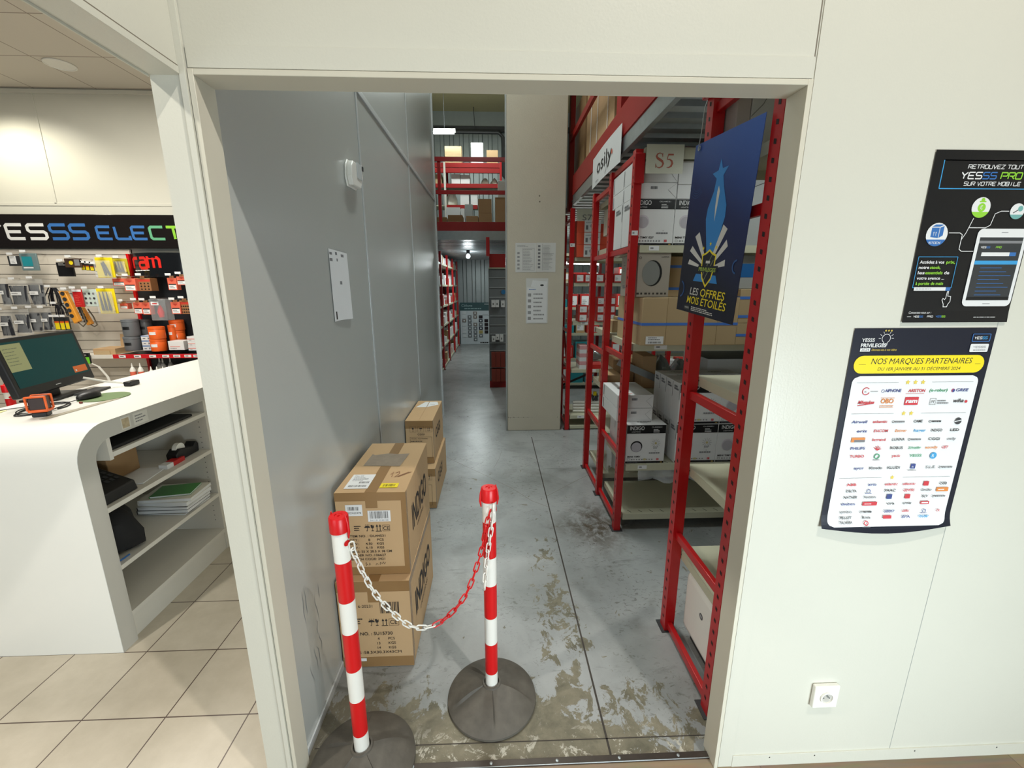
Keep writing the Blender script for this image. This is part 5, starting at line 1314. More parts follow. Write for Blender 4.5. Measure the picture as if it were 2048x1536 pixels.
        MB().box(x0+.002, x1-.002, Y-.006, Y+.006, z0, z1, DARK).build('pack_body', r)
        a = Art((x0, Y-.0066, z0), (1, 0, 0), (0, 0, 1), (0, -1, 0)); a.rect(w_*.1, h*.05, w_*.9, h*.55, YEL); a.rect(w_*.1, h*.55, w_*.9, h*.68, ORNG); a.build('printing', r)
# bottles below the red-edged shelf
MB().box(-3.84, -2.95, 4.40, 4.76, .655, .675, SHELFW).build('lower_shelf', [o for o in bpy.data.objects if o.name == 'display_bay'][0])
for i, (x, y, hh, cm, nm) in enumerate([(-3.76, 4.46, .175, CORAL, 'white bottle with coral label and green foot, leftmost below the red shelf'), (-3.68, 4.46, .175, CORAL, 'white bottle with coral label, second below the red shelf')]+[(-3.60+.055*k, 4.62-.03*(k % 2), .20, WHP, None) for k in range(3)]+[(-3.56+.06*k, 4.44, .14, WHP, None) for k in range(6)]):
    if i < 2 or i == 2 or i == 5:
        nm2 = nm or ('grey white capped bottle in the rear row below the red shelf' if i == 2 else 'small white nozzle bottle in the front row below the red shelf')
        r = thing('nozzle_bottle', nm2, 'bottle', (x, y, .6755), None if nm else ('rear bottles below the red shelf' if i == 2 else 'front bottles below the red shelf'))
        rr = .026 if i < 5 else .022
        MB().lathe([(rr, .676), (rr, .675+hh*.6), (rr*.6, .675+hh*.72), (.008, .675+hh*.78)], (x, y, 0), WHP if i != 2 else mat('bottle_grey', (170, 168, 165), .4), 18).build('bottle_body', r)
        MB().lathe([(.009, .675+hh*.785), (.004, .675+hh)], (x, y, 0), WHP, 12).build('nozzle', r)
        MB().lathe([(rr+.0006, .69), (rr+.0006, .675+hh*.5)], (x, y, 0), cm, 18).build('label_band', r)
        if i == 0 or i == 1: MB().lathe([(rr+.0012, .68), (rr+.0012, .72)], (x, y, 0), LGREEN, 18).build('green_band', r)
        last = r
    else: dup(last, (x, y, .6755))
# ------------------------------------------------------------------ racks
SLOT = mat('slot_dark', (30, 10, 10), .7); SLOTG = mat('slot_grey', (60, 62, 54), .7)
def upright(r, x, y, zt, m=None, wx=.045, wy=.05, zb=0.0):
    b = MB(); b.box(x, x+wx, y, y+wy, zb+.004, zt, m or RED)
    z = zb+.06
    while z < zt-.03:
        xx = x-.0005
        b.add([(xx, y+wy*.34, z), (xx, y+wy*.60, z+.004), (xx, y+wy*.60, z+.018), (xx, y+wy*.34, z+.014)], [(0, 1, 2, 3)], SLOT)
        z += .05
    b.build('upright', r, smooth=0)
    MB().box(x-.015, x+wx+.015, y-.01, y+wy+.02, zb+0.0005, zb+.004, DARK).build('foot_plate', r, smooth=0)
def rungs(r, x, ya, yb, zs, m=None):
    for z in zs: MB().box(x+.012, x+.034, ya+.0505, yb-.0005, z-.0175, z+.0175, m or RED).build('rung', r, bevel=.003)
def shelf(r, x0, x1, y0, y1, z, lip=.038, slots=True):
    b = MB(); b.box(x0, x1, y0, y1, z-.004, z, BEIGE); b.box(x0, x1, y0, y0+.002, z-lip, z-.004, BEIGE); b.box(x0, x1, y1-.002, y1, z-lip, z-.004, BEIGE)
    b.box(x0, x0+.002, y0+.002, y1-.002, z-lip, z-.004, BEIGE)
    if slots:
        x = x0+.06
        while x < x1-.03 and x < x0+1.2:
            b.add([(x, y0+.02, z+.0004), (x+.006, y0+.02, z+.0004), (x-.010, y0+.05, z+.0004), (x-.016, y0+.05, z+.0004)], [(0, 1, 2, 3)], SLOTG); x += .075
        b.add([(x0-.0004, y1-.04, z-.018), (x0-.0004, y1-.034, z-.018), (x0-.0004, y1-.034, z-.012), (x0-.0004, y1-.04, z-.012)], [(0, 1, 2, 3)], SLOT)
    return b.build('shelf', r, smooth=0)
RX = .797
# near rack, edge-on beside the doorway
near = thing('storage_rack', 'nearest red storage rack with bare beige shelves, behind the blue hanging poster', 'rack', (RX, 1.5, 0))
for y in (1.270, 1.690): upright(near, RX, y, 2.36)
rungs(near, RX, 1.27, 1.69, (.035, .515, 1.175, 1.848, 2.25))
for z in (.43, .845, 1.25, 2.055): shelf(near, .846, 2.3, 1.29, 1.73, z)
MB().box(.775, .80, 1.672, 1.744, 2.29, 2.42, RED).build('bracket', near, bevel=.004)
# S5 rack
RX5 = .788
s5 = thing('storage_rack', 'red storage rack carrying the S5 sign and the white lamp boxes', 'rack', (RX5, 2.8, 0))
for y in (2.548, 3.052): upright(s5, RX5, y, 2.36, wx=.043)
rungs(s5, RX5, 2.548, 3.052, (.05, .54, 1.177, 1.833, 2.338))
S5L = (.12, .477, 1.270, 1.852, 2.372)
for z in S5L: shelf(s5, .846, 2.6, 2.556, 3.05, z, lip=.042 if z < 2.3 else .06)
MB().box(RX5-.008, RX5+.050, 2.528, 2.547, 2.18, 2.335, RED).build('bracket', s5, bevel=.004)
upright(s5, 2.6, 2.548, 2.36)
# S6 rack, back to back
s6 = thing('storage_rack', 'red storage rack standing back to back behind the S5 rack', 'rack', (RX5, 3.35, 0))
upright(s6, RX5, 3.56, 2.33); rungs(s6, RX5, 3.055, 3.56, (.03, .55, 1.13, 1.833, 2.28))
for z in (.16, .50, .85, 1.28, 1.90, 2.25): shelf(s6, .846, 2.6, 3.105, 3.60, z, slots=False)
MB().obox((1.20, 3.12, .94), (.55, 0, -.24), (0, .02, 0), (.02, 0, .045), GALV).build('diagonal_brace', s6)
# S7 rack
s7 = thing('storage_rack', 'far red storage rack carrying the S7 sign and the orange boxes', 'rack', (RX5, 4.9, 0))
for y in (4.62, 5.1): upright(s7, RX5, y, 2.40)
rungs(s7, RX5, 4.62, 5.1, (.04, .56, 1.13, 1.83, 2.3))
for z in (.05, .17, .71, 1.24, 1.655, 1.915): shelf(s7, .846, 3.0, 4.628, 5.12, z, slots=False)
upright(s7, 1.91, 4.62, 2.40)
MB().obox((.82, 4.87, .85), (.02, 0, 0), (0, .43, .55), (0, 0, .03), RED2).build('side_brace', s7)
MB().obox((1.15, 5.14, .55), (.7, 0, .3), (0, .006, 0), (0, 0, .03), DARK).build('back_brace', s7)
MB().obox((1.65, 5.14, .55), (.7, 0, -.3), (0, .006, 0), (0, 0, .03), DARK).build('back_brace', s7)
# racks beyond S7, glimpsed through it
s8 = thing('storage_rack', 'red storage rack farther back, glimpsed through the S7 rack shelves', 'rack', (RX5, 7.0, 0))
for y in (6.6, 7.1): upright(s8, .9, y, 2.38); upright(s8, 1.7, y, 2.38); upright(s8, 2.5, y, 2.38)
for z in (.1, .5, .9, 1.3, 1.7, 2.1): shelf(s8, .95, 3.6, 6.6, 7.1, z, slots=False)

# price tickets on shelves (children of the rack)
def ticket(r, x, z, y, w_=.06, h=.026):
    a = Art((x, y, z), (1, 0, 0), (0, 0, 1), (0, -1, 0)); a.rect(0, 0, w_, h, PAPER); a.lines(w_*.15, h*.3, w_*.6, h*.7, 1, GINK, 3, .9); a.build('shelf_ticket', r)
ticket(s5, .90, 1.822, 2.5555); ticket(s5, .975, 1.238, 2.5555, .08, .03); ticket(s5, .925, .446, 2.5555); ticket(s5, RX5+.002, 1.905, 2.5475, .036, .026)
ticket(s7, RX5+.002, 2.02, 4.6195, .05, .035); ticket(s7, 1.0, 1.625, 4.6275, .10, .03); ticket(s7, .93, 1.21, 4.6275, .1, .03); ticket(s7, .93, .14, 4.6275, .1, .03); ticket(s7, 1.02, .68, 4.6275, .1, .03)

# lamp boxes
def indigo(x0, x1, y0, y1, z0, z1, label, variant=0, group=None):
    r = thing('lamp_box', label, 'box', ((x0+x1)/2, (y0+y1)/2, z0), group)
    MB().box(x0, x1, y0, y1, z0, z1, WHITE).build('carton', r, bevel=.002)
    w_, h = x1-x0, z1-z0
    a = Art((x0, y0-.0006, z0), (1, 0, 0), (0, 0, 1), (0, -1, 0))
    a.rect(.002, h*.775, w_-.002, h*.985, BLACK); a.rect(.002, .002, w_-.002, h*.055, BLACK)
    a.text('INDIGO', w_*.085, h*.862, h*.095, WHITE, w_=w_*.36, bold=.01); a.text('LIGHTING', w_*.13, h*.805, h*.025, WHITE, w_=w_*.22)
    a.text('OU44531' if variant == 2 else 'OU000831', w_*.63, h*.92, h*.028, WHITE, w_=w_*.26); a.lines(w_*.68, h*.79, w_*.85, h*.89, 3, WHITE, 4, .5)
    cx, cy, rr = w_*.27, h*(.44 if variant != 2 else .50), w_*.15
    LAMP = mat('lamp_grey', (176, 172, 178), .5)
    if variant == 1: a.disc(cx, cy, rr, BLACK); a.disc(cx, cy-rr*.12, rr*.86, LAMP)
    else: a.disc(cx, cy+rr*.1, rr*.98, mat('lamp_pale', (200, 194, 200), .5)); a.disc(cx, cy-rr*.02, rr*.85, LAMP)
    sx, sy = w_*.76, h*.52
    if variant != 2:
        for k in range(12):
            if k == 9: continue
            q = math.radians(30*k); a.stroke([(sx+math.cos(q)*w_*.05, sy+math.sin(q)*w_*.05), (sx+math.cos(q)*w_*.12, sy+math.sin(q)*w_*.12)], .0016, GINK)
        a.disc(sx, sy, w_*.03, mat('lamp_gold', (190, 180, 130), .5)); a.lines(sx-w_*.06, sy-h*.14, sx+w_*.06, sy-h*.08, 2, GINK, 2)
    a.text('10', sx, h*.31, h*.025, GINK, align='c'); a.lines(w_*.6, h*.25, w_*.92, h*.29, 1, GINK, 5, .8)
    a.text('MINI TIMY E27' if variant == 2 else 'MINI TIMY', w_*.05, h*.155, h*.042, INK, w_=w_*(.5 if variant == 2 else .34), bold=.03)
    a.frame(w_*.05, h*.08, w_*.11, h*.13, .0012, INK)
    for k in range(9): a.lines(w_*(.15+.065*k), h*.085, w_*(.19+.065*k), h*.12, 1, GINK, k+2, .8)
    a.rect(w_*.80, h*.078, w_*.86, h*.13, mat('logo_red', (196, 50, 60), .5)); a.text('3', w_*.815, h*.088, h*.03, WHITE)
    if variant != 2: a.disc(w_*.5, h*.105, w_*.045, mat('lamp_gold', (190, 180, 130), .5), ry=h*.025)
    a.lines(w_*.05, h*.018, w_*.4, h*.038, 1, GINK, 9); a.disc(w_*.93, h*.028, w_*.03, mat('lamp_gold2', (170, 140, 70), .5), ry=h*.012)
    a.build('printing', r)
    a = Art((x0, y0, z1+.0006), (1, 0, 0), (0, 1, 0), (0, 0, 1)); a.text('INDIGO', w_*.32, (y1-y0)*.35, h*.06, INK, w_=w_*.35, bold=.02); a.lines(w_*.38, (y1-y0)*.2, w_*.62, (y1-y0)*.28, 1, GINK, 3); a.build('printing', r)
    a = Art((x0-.0006, y1, z0), (0, -1, 0), (0, 0, 1), (-1, 0, 0)); dd = y1-y0; a.lines(dd*.2, h*.80, dd*.85, h*.92, 2, GINK, 3, .8); a.rect(dd*.96, h*.60, dd, h*.98, BLACK); a.build('printing', r)
    return r
def copy_box(src, dy, label, dx=0, dz=0): return dup(src, Vector(src.location)+Vector((dx, dy, dz)), label)
zb = .478
a1 = indigo(.844, 1.103, 2.575, 2.705, zb, zb+.268, 'front white lamp box showing a black-rimmed lamp, on the low S5 shelf', 1)
copy_box(a1, .131, 'white lamp box right behind the front black-rimmed lamp box'); copy_box(a1, .262, 'white lamp box at the back of the left row on the low S5 shelf')
g1 = indigo(1.172, 1.447, 2.575, 2.685, zb, zb+.268, 'lower white lamp box with a pale lamp, left half behind the near red upright', 0)
for k in range(1, 4): copy_box(g1, .1105*k, 'lower white lamp box, number %s from the front in the left pale-lamp row' % ('two', 'three', 'four')[k-1])
g2 = copy_box(g1, 0, 'upper white lamp box with a pale lamp behind the sloping red rung', 0, .2685)
for k in range(1, 4): copy_box(g1, .1105*k, 'upper white lamp box, number %s from the front in the left pale-lamp row' % ('two', 'three', 'four')[k-1], 0, .2685)
g3 = copy_box(g1, 0, 'lower white lamp box partly hidden by a small brown carton', .2755, 0); copy_box(g1, 0, 'upper white lamp box at the right, cut by the perforated upright', .2755, .2685)
for k in range(1, 4): copy_box(g1, .1105*k, 'lower white lamp box row at the right, box %s from the front' % ('two', 'three', 'four')[k-1], .2755, 0); copy_box(g1, .1105*k, 'upper white lamp box row at the right, box %s from the front' % ('two', 'three', 'four')[k-1], .2755, .2685)
def white_flat(x0, x1, y0, y1, z0, z1, label, dark_top=False):
    r = thing('flat_box', label, 'box', ((x0+x1)/2, (y0+y1)/2, z0)); w_, h = x1-x0, z1-z0
    MB().box(x0, x1, y0, y1, z0, z1, WHITE).build('carton', r, bevel=.002)
    a = Art((x0, y0-.0006, z0), (1, 0, 0), (0, 0, 1), (0, -1, 0)); a.lines(w_*.4, h*.55, w_*.62, h*.8, 1, GINK, 3, .7)
    a.stroke([(w_*.80, h*.55), (w_*.985, h*.04)], .0015, GINK); a.stroke([(w_*.985, h*.96), (w_*.80, h*.55)], .001, GINK); a.build('printing', r)
    a = Art((x0, y0, z1+.0006), (1, 0, 0), (0, 1, 0), (0, 0, 1))
    if dark_top: a.rect(0, 0, w_, y1-y0, DARK)
    else: a.disc(w_*.35, (y1-y0)*.5, .035, GINK, ry=.02); a.lines(w_*.1, .02, w_*.6, .05, 1, CORAL, 3)
    a.build('printing', r)
    a = Art((x0-.0006, y1, z0), (0, -1, 0), (0, 0, 1), (-1, 0, 0)); a.rect((y1-y0)*.08, h*.1, (y1-y0)*.13, h*.9, GINK); a.build('printing', r)
    return r
white_flat(.790, 1.028, 2.64, 3.02, .747, .8365, 'lower flat white box lying on the black-rimmed lamp boxes')
white_flat(.790, 1.030, 2.64, 3.02, .8385, .927, 'upper flat white box lying on the black-rimmed lamp boxes')
# level with E27 boxes
e1 = indigo(.800, 1.055, 2.602, 2.78, 1.853, 2.115, 'white MINI TIMY E27 lamp box behind the S5 rack upright', 2)
copy_box(e1, .186, 'white lamp box behind the first MINI TIMY E27 box')
copy_box(e1, 0, 'white MINI TIMY E27 lamp box partly covered by the blue poster', .2565)
for x, z0, z1, nm in ((.800, 2.1155, 2.20, 'white box with folded end flaps on the E27 boxes, left one'), (1.062, 2.1155, 2.19, 'white box with folded end flaps on the E27 boxes, right one'), (.800, 2.2015, 2.31, 'plain white box under the beam, behind the S5 sign'), (1.062, 2.1915, 2.315, 'plain white box right of the S5 sign')):
    white_flat(x, x+.258, 2.602, 2.80, z0, z1, nm)
for x, z0, z1, nm in ((.800, 2.1155, 2.20, 'white box in the second row above the E27 boxes, lower'), (.800, 2.2015, 2.31, 'white box in the second row above the E27 boxes, upper')):
    white_flat(x, x+.25, 2.805, 3.03, z0, z1, nm)
# luxna box
r = thing('lamp_box', 'grey brown box showing a large round lamp, on the strapped cartons', 'box', (.93, 2.7, 1.5555))
MB().box(.846, 1.040, 2.565, 2.90, 1.5555, 1.808, mat('box_taupe', (160, 152, 140), .6)).build('carton', r, bevel=.002)
a = Art((.836, 2.5642, 1.5555), (1, 0, 0), (0, 0, 1), (0, -1, 0)); a.disc(.098, .138, .058, BLACK, ry=.075); a.disc(.090, .138, .053, mat('lamp_glass', (128, 130, 126), .4), ry=.070)
a.text('LUXNA', .148, .226, .010, INK, w_=.045); a.ring(.022, .226, .006, .002, INK)
for k in range(8): a.lines(.01+.024*k, .014, .026+.024*k, .026, 1, INK, k, .9)
a.build('printing', r)
a = Art((.8452, 2.90, 1.5555), (0, -1, 0), (0, 0, 1), (-1, 0, 0)); a.lines(.05, .05, .12, .07, 2, GINK, 3, .8); a.lines(.05, .15, .09, .22, 4, GINK, 3, .3); a.build('printing', r)
def strapped(x0, x1, y0, y1, z0, z1, label, lab=False, strapz=(.45,)):
    r = thing('strapped_carton', label, 'cardboard box', ((x0+x1)/2, (y0+y1)/2, z0)); h = z1-z0
    MB().box(x0, x1, y0, y1, z0, z1, CARD2).build('carton', r, bevel=.003)
    for s_ in strapz:
        m = MB(); z = z0+h*s_; m.box(x0-.0012, x1+.0012, y0-.0014, y0-.0002, z-.008, z+.008, STRAPB); m.box(x0-.0014, x0-.0002, y0, y1, z-.008, z+.008, STRAPB); m.build('strap', r, smooth=0)
    if lab:
        a = Art((x0, y0-.0016, z0), (1, 0, 0), (0, 0, 1), (0, -1, 0)); a.rect(.03, .008, .138, .055, PAPER); a.lines(.045, .03, .12, .052, 2, INK, 3, .4); a.bars(.045, .013, .125, .024, INK, 26, 3); a.build('paper_label', r)
    return r
strapped(.868, 1.017, 2.50, 3.0, 1.2705, 1.553, 'leftmost blue-strapped brown carton with a paper label, on the S5 rack', True)
strapped(1.018, 1.168, 2.505, 3.0, 1.2705, 1.553, 'blue-strapped brown carton second from left on the S5 rack')
strapped(1.169, 1.325, 2.50, 3.0, 1.2705, 1.553, 'blue-strapped brown carton whose label shows right of the near upright', False)
a = None
strapped(1.326, 1.452, 2.505, 3.0, 1.2705, 1.553, 'blue-strapped brown carton below the right corner of the blue poster')
strapped(1.453, 1.68, 2.51, 3.0, 1.2705, 1.40, 'lower blue-strapped carton at the far right, by the perforated upright')
strapped(1.453, 1.68, 2.51, 3.0, 1.4008, 1.60, 'upper blue-strapped carton at the far right, by the perforated upright', False, (.2, .75))
strapped(1.07, 1.33, 2.72, 3.03, 1.5535, 1.80, 'brown carton with two blue straps, right of the round lamp box', False, (.2, .75))
# big grey boxes with blue foot, S5 upper right
r = thing('storage_carton', 'tall grey carton with a blue band, right of the blue poster', 'cardboard box', (1.6, 2.8, 1.853))
MB().box(1.40, 1.78, 2.60, 3.0, 1.853, 2.31, mat('box_grey', (150, 152, 150), .6)).build('carton', r, bevel=.003)
a = Art((1.40, 2.5994, 1.853), (1, 0, 0), (0, 0, 1), (0, -1, 0)); a.stroke([(0, .30), (.12, .33), (.30, .40)], .003, INK); a.lines(.22, .36, .30, .39, 1, INK, 2); a.build('printing', r)
r = thing('storage_carton', 'grey carton with a broad blue stripe, on the strapped cartons at the right', 'cardboard box', (1.6, 2.8, 1.6))
MB().box(1.40, 1.78, 2.60, 3.0, 1.6015, 1.80, MATS['box_grey']).build('carton', r, bevel=.003)
a = Art((1.40, 2.5994, 1.6005), (1, 0, 0), (0, 0, 1), (0, -1, 0)); a.rect(0, .07, .38, .15, mat('band_blue', (24, 90, 150), .4)); a.build('printing', r)
# near rack: boxes on the top shelf
r = thing('storage_carton', 'grey carton with large upright letters PO, on top of the near rack', 'cardboard box', (1.12, 1.62, 2.056))
MB().box(1.005, 1.50, 1.62, 1.725, 2.0565, 2.50, mat('box_slate', (120, 124, 130), .6)).build('carton', r, bevel=.003)
a = Art((1.005, 1.6192, 2.0565), (1, 0, 0), (0, 0, 1), (0, -1, 0)); a.text('UI PO', .044, .04, .045, INK, w_=.21, rot=math.pi/2); a.rect(0, .002, .3, .03, mat('band_blue', (24, 90, 150), .4)); a.build('printing', r)
r = thing('storage_carton', 'pale grey carton with a thin dark crack line, on top of the near rack', 'cardboard box', (.9, 1.62, 2.056))
MB().box(.900, 1.003, 1.62, 1.725, 2.0565, 2.50, mat('box_pale', (182, 182, 178), .6)).build('carton', r, bevel=.003)
a = Art((.900, 1.6192, 2.0565), (1, 0, 0), (0, 0, 1), (0, -1, 0)); a.stroke([(0, .14), (.04, .18), (.05, .20), (.095, .235)], .0015, INK); a.build('printing', r)
r = MB().box(.848, .898, 1.62, 1.725, 2.0565, 2.50, mat('box_pinkish', (166, 156, 150), .6))
tag(r.build('storage_carton', None, loc=(.87, 1.67, 2.0565), bevel=.003), 'narrow pinkish grey carton beside the near rack upright, top shelf', 'cardboard box')
# brown carton on near shelf, white case on the floor
tag(MB().box(1.045, 1.30, 1.52, 1.715, .8455, .985, CARD2).build('cardboard_box', None, loc=(1.15, 1.6, .8455), bevel=.003), 'small brown carton on a bare shelf of the near rack', 'cardboard box')
r = thing('white_case', 'white rounded case with a small round logo, on the floor under the near rack', 'case', (1.05, 1.53, .0))
MB().box(.868, 1.20, 1.352, 1.678, .054, .352, WHP).build('shell', r, bevel=.030, bseg=4)
MB().box(.878, 1.19, 1.362, 1.668, .3525, .358, mat('case_grey', (132, 134, 136), .5)).build('top_panel', r, bevel=.02, bseg=3)
MB().box(.90, 1.17, 1.39, 1.64, .005, .0535, DARK).build('base', r)
a = Art((.8675, 1.60, .20), (0, -1, 0), (0, 0, 1), (-1, 0, 0)); a.disc(.09, .04, .014, DARK); a.disc(.09, .04, .011, mat('badge_grey', (110, 112, 114), .3)); a.stroke([(.084, .034), (.088, .048)], .002, WHITE); a.stroke([(.091, .034), (.096, .046)], .002, WHITE); a.build('badge', r)
# signs
r = thing('shelf_sign', 'cream S5 sheet fixed to the rack beam', 'sign', (.94, 2.52, 2.23))
a = Art((.838, 2.5215, 2.228), (1, 0, 0), (0, 0, 1), (0, -1, 0)); CREAM = mat('sheet_cream', (208, 208, 190), .5)
a.rect(0, 0, .210, .148, CREAM); a.build('sheet', r)
a = Art((.838, 2.5205, 2.228), (1, 0, 0), (0, 0, 1), (0, -1, 0)); SR = mat('sign_rust', (176, 96, 76), .6)
Sx = [(.092, .088), (.088, .100), (.075, .104), (.062, .098), (.058, .088), (.064, .078), (.078, .070), (.091, .062), (.097, .050), (.091, .036), (.076, .029), (.061, .034), (.056, .046)]
a.vstroke(Sx, [.002, .003, .005, .007, .010, .012, .013, .012, .010, .008, .005, .003, .002], SR); a.rect(.0905, .084, .0935, .104, SR); a.rect(.0545, .029, .0575, .050, SR)
a.rect(.122, .092, .153, .1005, SR); a.vstroke([(.124, .098), (.118, .072)], [.004, .004], SR)
a.vstroke([(.118, .072), (.132, .072), (.144, .064), (.148, .052), (.142, .038), (.130, .031), (.117, .031)], [.003, .007, .010, .011, .010, .006, .002], SR); a.build('lettering', r)
r = thing('shelf_sign', 'cream S7 sheet curling over the far orange boxes', 'sign', (.93, 4.60, 2.28))
a = Art((.846, 4.60, 2.272), (1, 0, 0), (0, 0, 1), (0, -1, 0)); a.rect(0, 0, .20, .118, CREAM); a.build('sheet', r)
a = Art((.846, 4.599, 2.272), (1, 0, 0), (0, 0, 1), (0, -1, 0)); a.text('S7', .06, .008, .055, GINK, w_=.10); a.build('lettering', r)
r = thing('hanging_sign', 'white osily sign taped on the red mezzanine beam', 'sign', (.78, 3.2, 2.4))
def sw_(x, y, k): return Vector((.786-k-.008*abs(math.sin((x-2.83)*4)), x, y))
a = Art((0, 0, 0), (0, 1, 0), (0, 0, 1), (-1, 0, 0)); a.warp = sw_
vs = []; fs = []
for i in range(13):
    y = 2.845+.785*i/12; vs += [(y, 2.372), (y, 2.590)]
for i in range(12): fs.append((2*i, 2*i+2, 2*i+3, 2*i+1))
a.raw(vs, fs, WHITE); a.build('sheet', r)
def sw2(x, y, k): return Vector((.784-k-.008*abs(math.sin((3.63-x-2.83)*4)), 3.63-x, y))
a = Art((0, 0, 0), (1, 0, 0), (0, 0, 1), (-1, 0, 0), lift=.001); a.warp = sw2
a.text('osily', .17, 2.445, .095, INK, w_=.42); a.stroke([(.50, 2.47), (.46, 2.41), (.43, 2.39)], .006, GINK); a.lines(.13, 2.39, .28, 2.405, 1, GINK, 3); a.lines(.58, 2.47, .62, 2.50, 1, CORAL, 3, .9)
a.build('lettering', r)

# blue promotional poster hanging from a hook
P0 = Vector((.765, 1.735, 2.136)); wv = Vector((.037, -.996, -.077)).normalized(); nv = Vector((-.996, -.037, 0)).normalized(); vv = nv.cross(wv).normalized()
if vv.z > 0: vv = -vv
def grad_mat():
    m = bpy.data.materials.new('poster_blue_print'); m.use_nodes = True; nt, b = nodes_of(m)
    tc = nt.nodes.new('ShaderNodeTexCoord'); sp = nt.nodes.new('ShaderNodeSeparateXYZ'); nt.links.new(tc.outputs['Generated'], sp.inputs[0])
    ad = nt.nodes.new('ShaderNodeMath'); ad.operation = 'ADD'; nt.links.new(sp.outputs[2], ad.inputs[0])
    mu = nt.nodes.new('ShaderNodeMath'); mu.operation = 'MULTIPLY'; mu.inputs[1].default_value = -.35; nt.links.new(sp.outputs[1], mu.inputs[0]); nt.links.new(mu.outputs[0], ad.inputs[1])
    rp = nt.nodes.new('ShaderNodeValToRGB'); e = rp.color_ramp.elements; e[0].position = .05; e[0].color = S(18, 20, 40); e[1].position = .95; e[1].color = S(48, 92, 175)
    k = e.new(.45); k.color = S(24, 36, 88); nt.links.new(ad.outputs[0], rp.inputs['Fac']); nt.links.new(rp.outputs['Color'], b.inputs['Base Color']); b.inputs['Roughness'].default_value = .3
    return m
r = thing('hanging_poster', 'dark blue poster reading LES OFFRES MOIS ETOILES hanging in front of the racks', 'poster', P0)
PW, PH = .412, .612
MB().prism([P0, P0+wv*PW, P0+wv*PW+vv*PH, P0+vv*PH], nv*-.0015, grad_mat()).build('board', r, smooth=0)
a = Art(P0+vv*PH, wv, -vv, nv, lift=.0006)
if a.N.x > 0: a.N = -a.N
B1 = mat('print_blue', (48, 128, 196), .35); B0 = mat('print_blue_dim', (44, 84, 140), .35); PWH = mat('print_white', (205, 202, 196), .35); PY_ = mat('print_yellow', (232, 208, 40), .35)
def q_(u, v): return (u*PW, (1-v)*PH)
a.star(*q_(.50, .215), .052, B1, k=.42, rot=96)
a.poly([q_(.47, .25), q_(.56, .25), q_(.66, .38), q_(.665, .44), q_(.58, .62), q_(.45, .64), q_(.36, .44), q_(.37, .38)], B1)
a.poly([q_(.505, .27), q_(.53, .30), q_(.52, .38), q_(.505, .46), q_(.49, .38), q_(.49, .30)], PWH)
for pts in (((.66, .48), (.73, .505), (.57, .66), (.545, .645)), ((.74, .56), (.77, .595), (.58, .69), (.57, .67)), ((.76, .665), (.765, .70), (.60, .715), (.60, .70)),
            ((.21, .535), (.28, .51), (.42, .645), (.39, .66)), ((.14, .62), (.18, .59), (.40, .68), (.38, .695)), ((.13, .70), (.15, .67), (.34, .70), (.34, .715))):
    a.poly([q_(*p_) for p_ in pts], PWH)
a.poly([q_(.27, .80), q_(.31, .755), q_(.65, .755), q_(.69, .80)], B1)
sh = [(.50, .61), (.56, .63), (.62, .64), (.61, .72), (.58, .78), (.50, .83), (.42, .78), (.39, .72), (.38, .64), (.44, .63)]
a.poly([q_(*p_) for p_ in sh], PY_); a.poly([q_(.50+(p_[0]-.5)*.85, .71+(p_[1]-.71)*.88) for p_ in sh], NAVY)
a.stroke([q_(.43, .76), q_(.55, .64)], .004, mat('print_olive', (120, 126, 90), .4)); a.stroke([q_(.46, .79), q_(.58, .67)], .004, MATS['print_olive']); a.rect(*q_(.46, .69), *q_(.53, .675), PWH)
a.poly([q_(.33, .745), q_(.67, .735), q_(.67, .70), q_(.33, .71)], NAVY); a.text('PRIVILEGES', *q_(.35, .737), .014, mat('print_lime', (150, 170, 60), .4), w_=.118, shear=.1, bold=.03)
for u, v in ((.39, .605), (.50, .58), (.60, .60)): a.star(*q_(u, v), .008, PY_)
a.text('LES', *q_(.24, .885), .027, PWH, w_=.062, shear=.15, bold=.008); a.text('OFFRES', *q_(.43, .885), .028, PY_, w_=.165, shear=.15, bold=.008)
a.text('MOIS', *q_(.20, .940), .027, PY_, w_=.092, shear=.15, bold=.004); a.text('ÉTOILÉS', *q_(.46, .940), .027, PY_, w_=.168, shear=.15, bold=.008)
a.rrect(*q_(.16, .985), *q_(.27, .955), .003, DARK); a.text('YESSS', *q_(.17, .975), .006, PWH, w_=.035); a.lines(*q_(.30, .985), *q_(.72, .955), 3, PWH, 4, .5)
for k in range(4): a.ring(*q_(.13, .22), .03+.008*k, .0012, B0, a0=180, a1=320, n=16)
a.ring(*q_(.93, .70), .02, .006, B0, a0=90, a1=270, n=14); a.ring(*q_(.04, .86), .03, .006, B0, a0=-80, a1=80, n=14)
a.build('printing', r)
h0 = P0+wv*.035+vv*.012
m = MB().tube([h0+nv*.004+Vector((0, 0, -.012)), h0+nv*.006, h0+Vector((.0, .0, .05)), h0+Vector((.004, 0, .13)), h0+Vector((.012, .0, .155))], .0018, GALV, 6)
m.tube([h0+nv*.004+Vector((.0, .008*math.cos(t_*.7), .008*math.sin(t_*.7)-.004)) for t_ in range(9)], .0014, GALV, 6, closed=True)
m.build('hook', r)
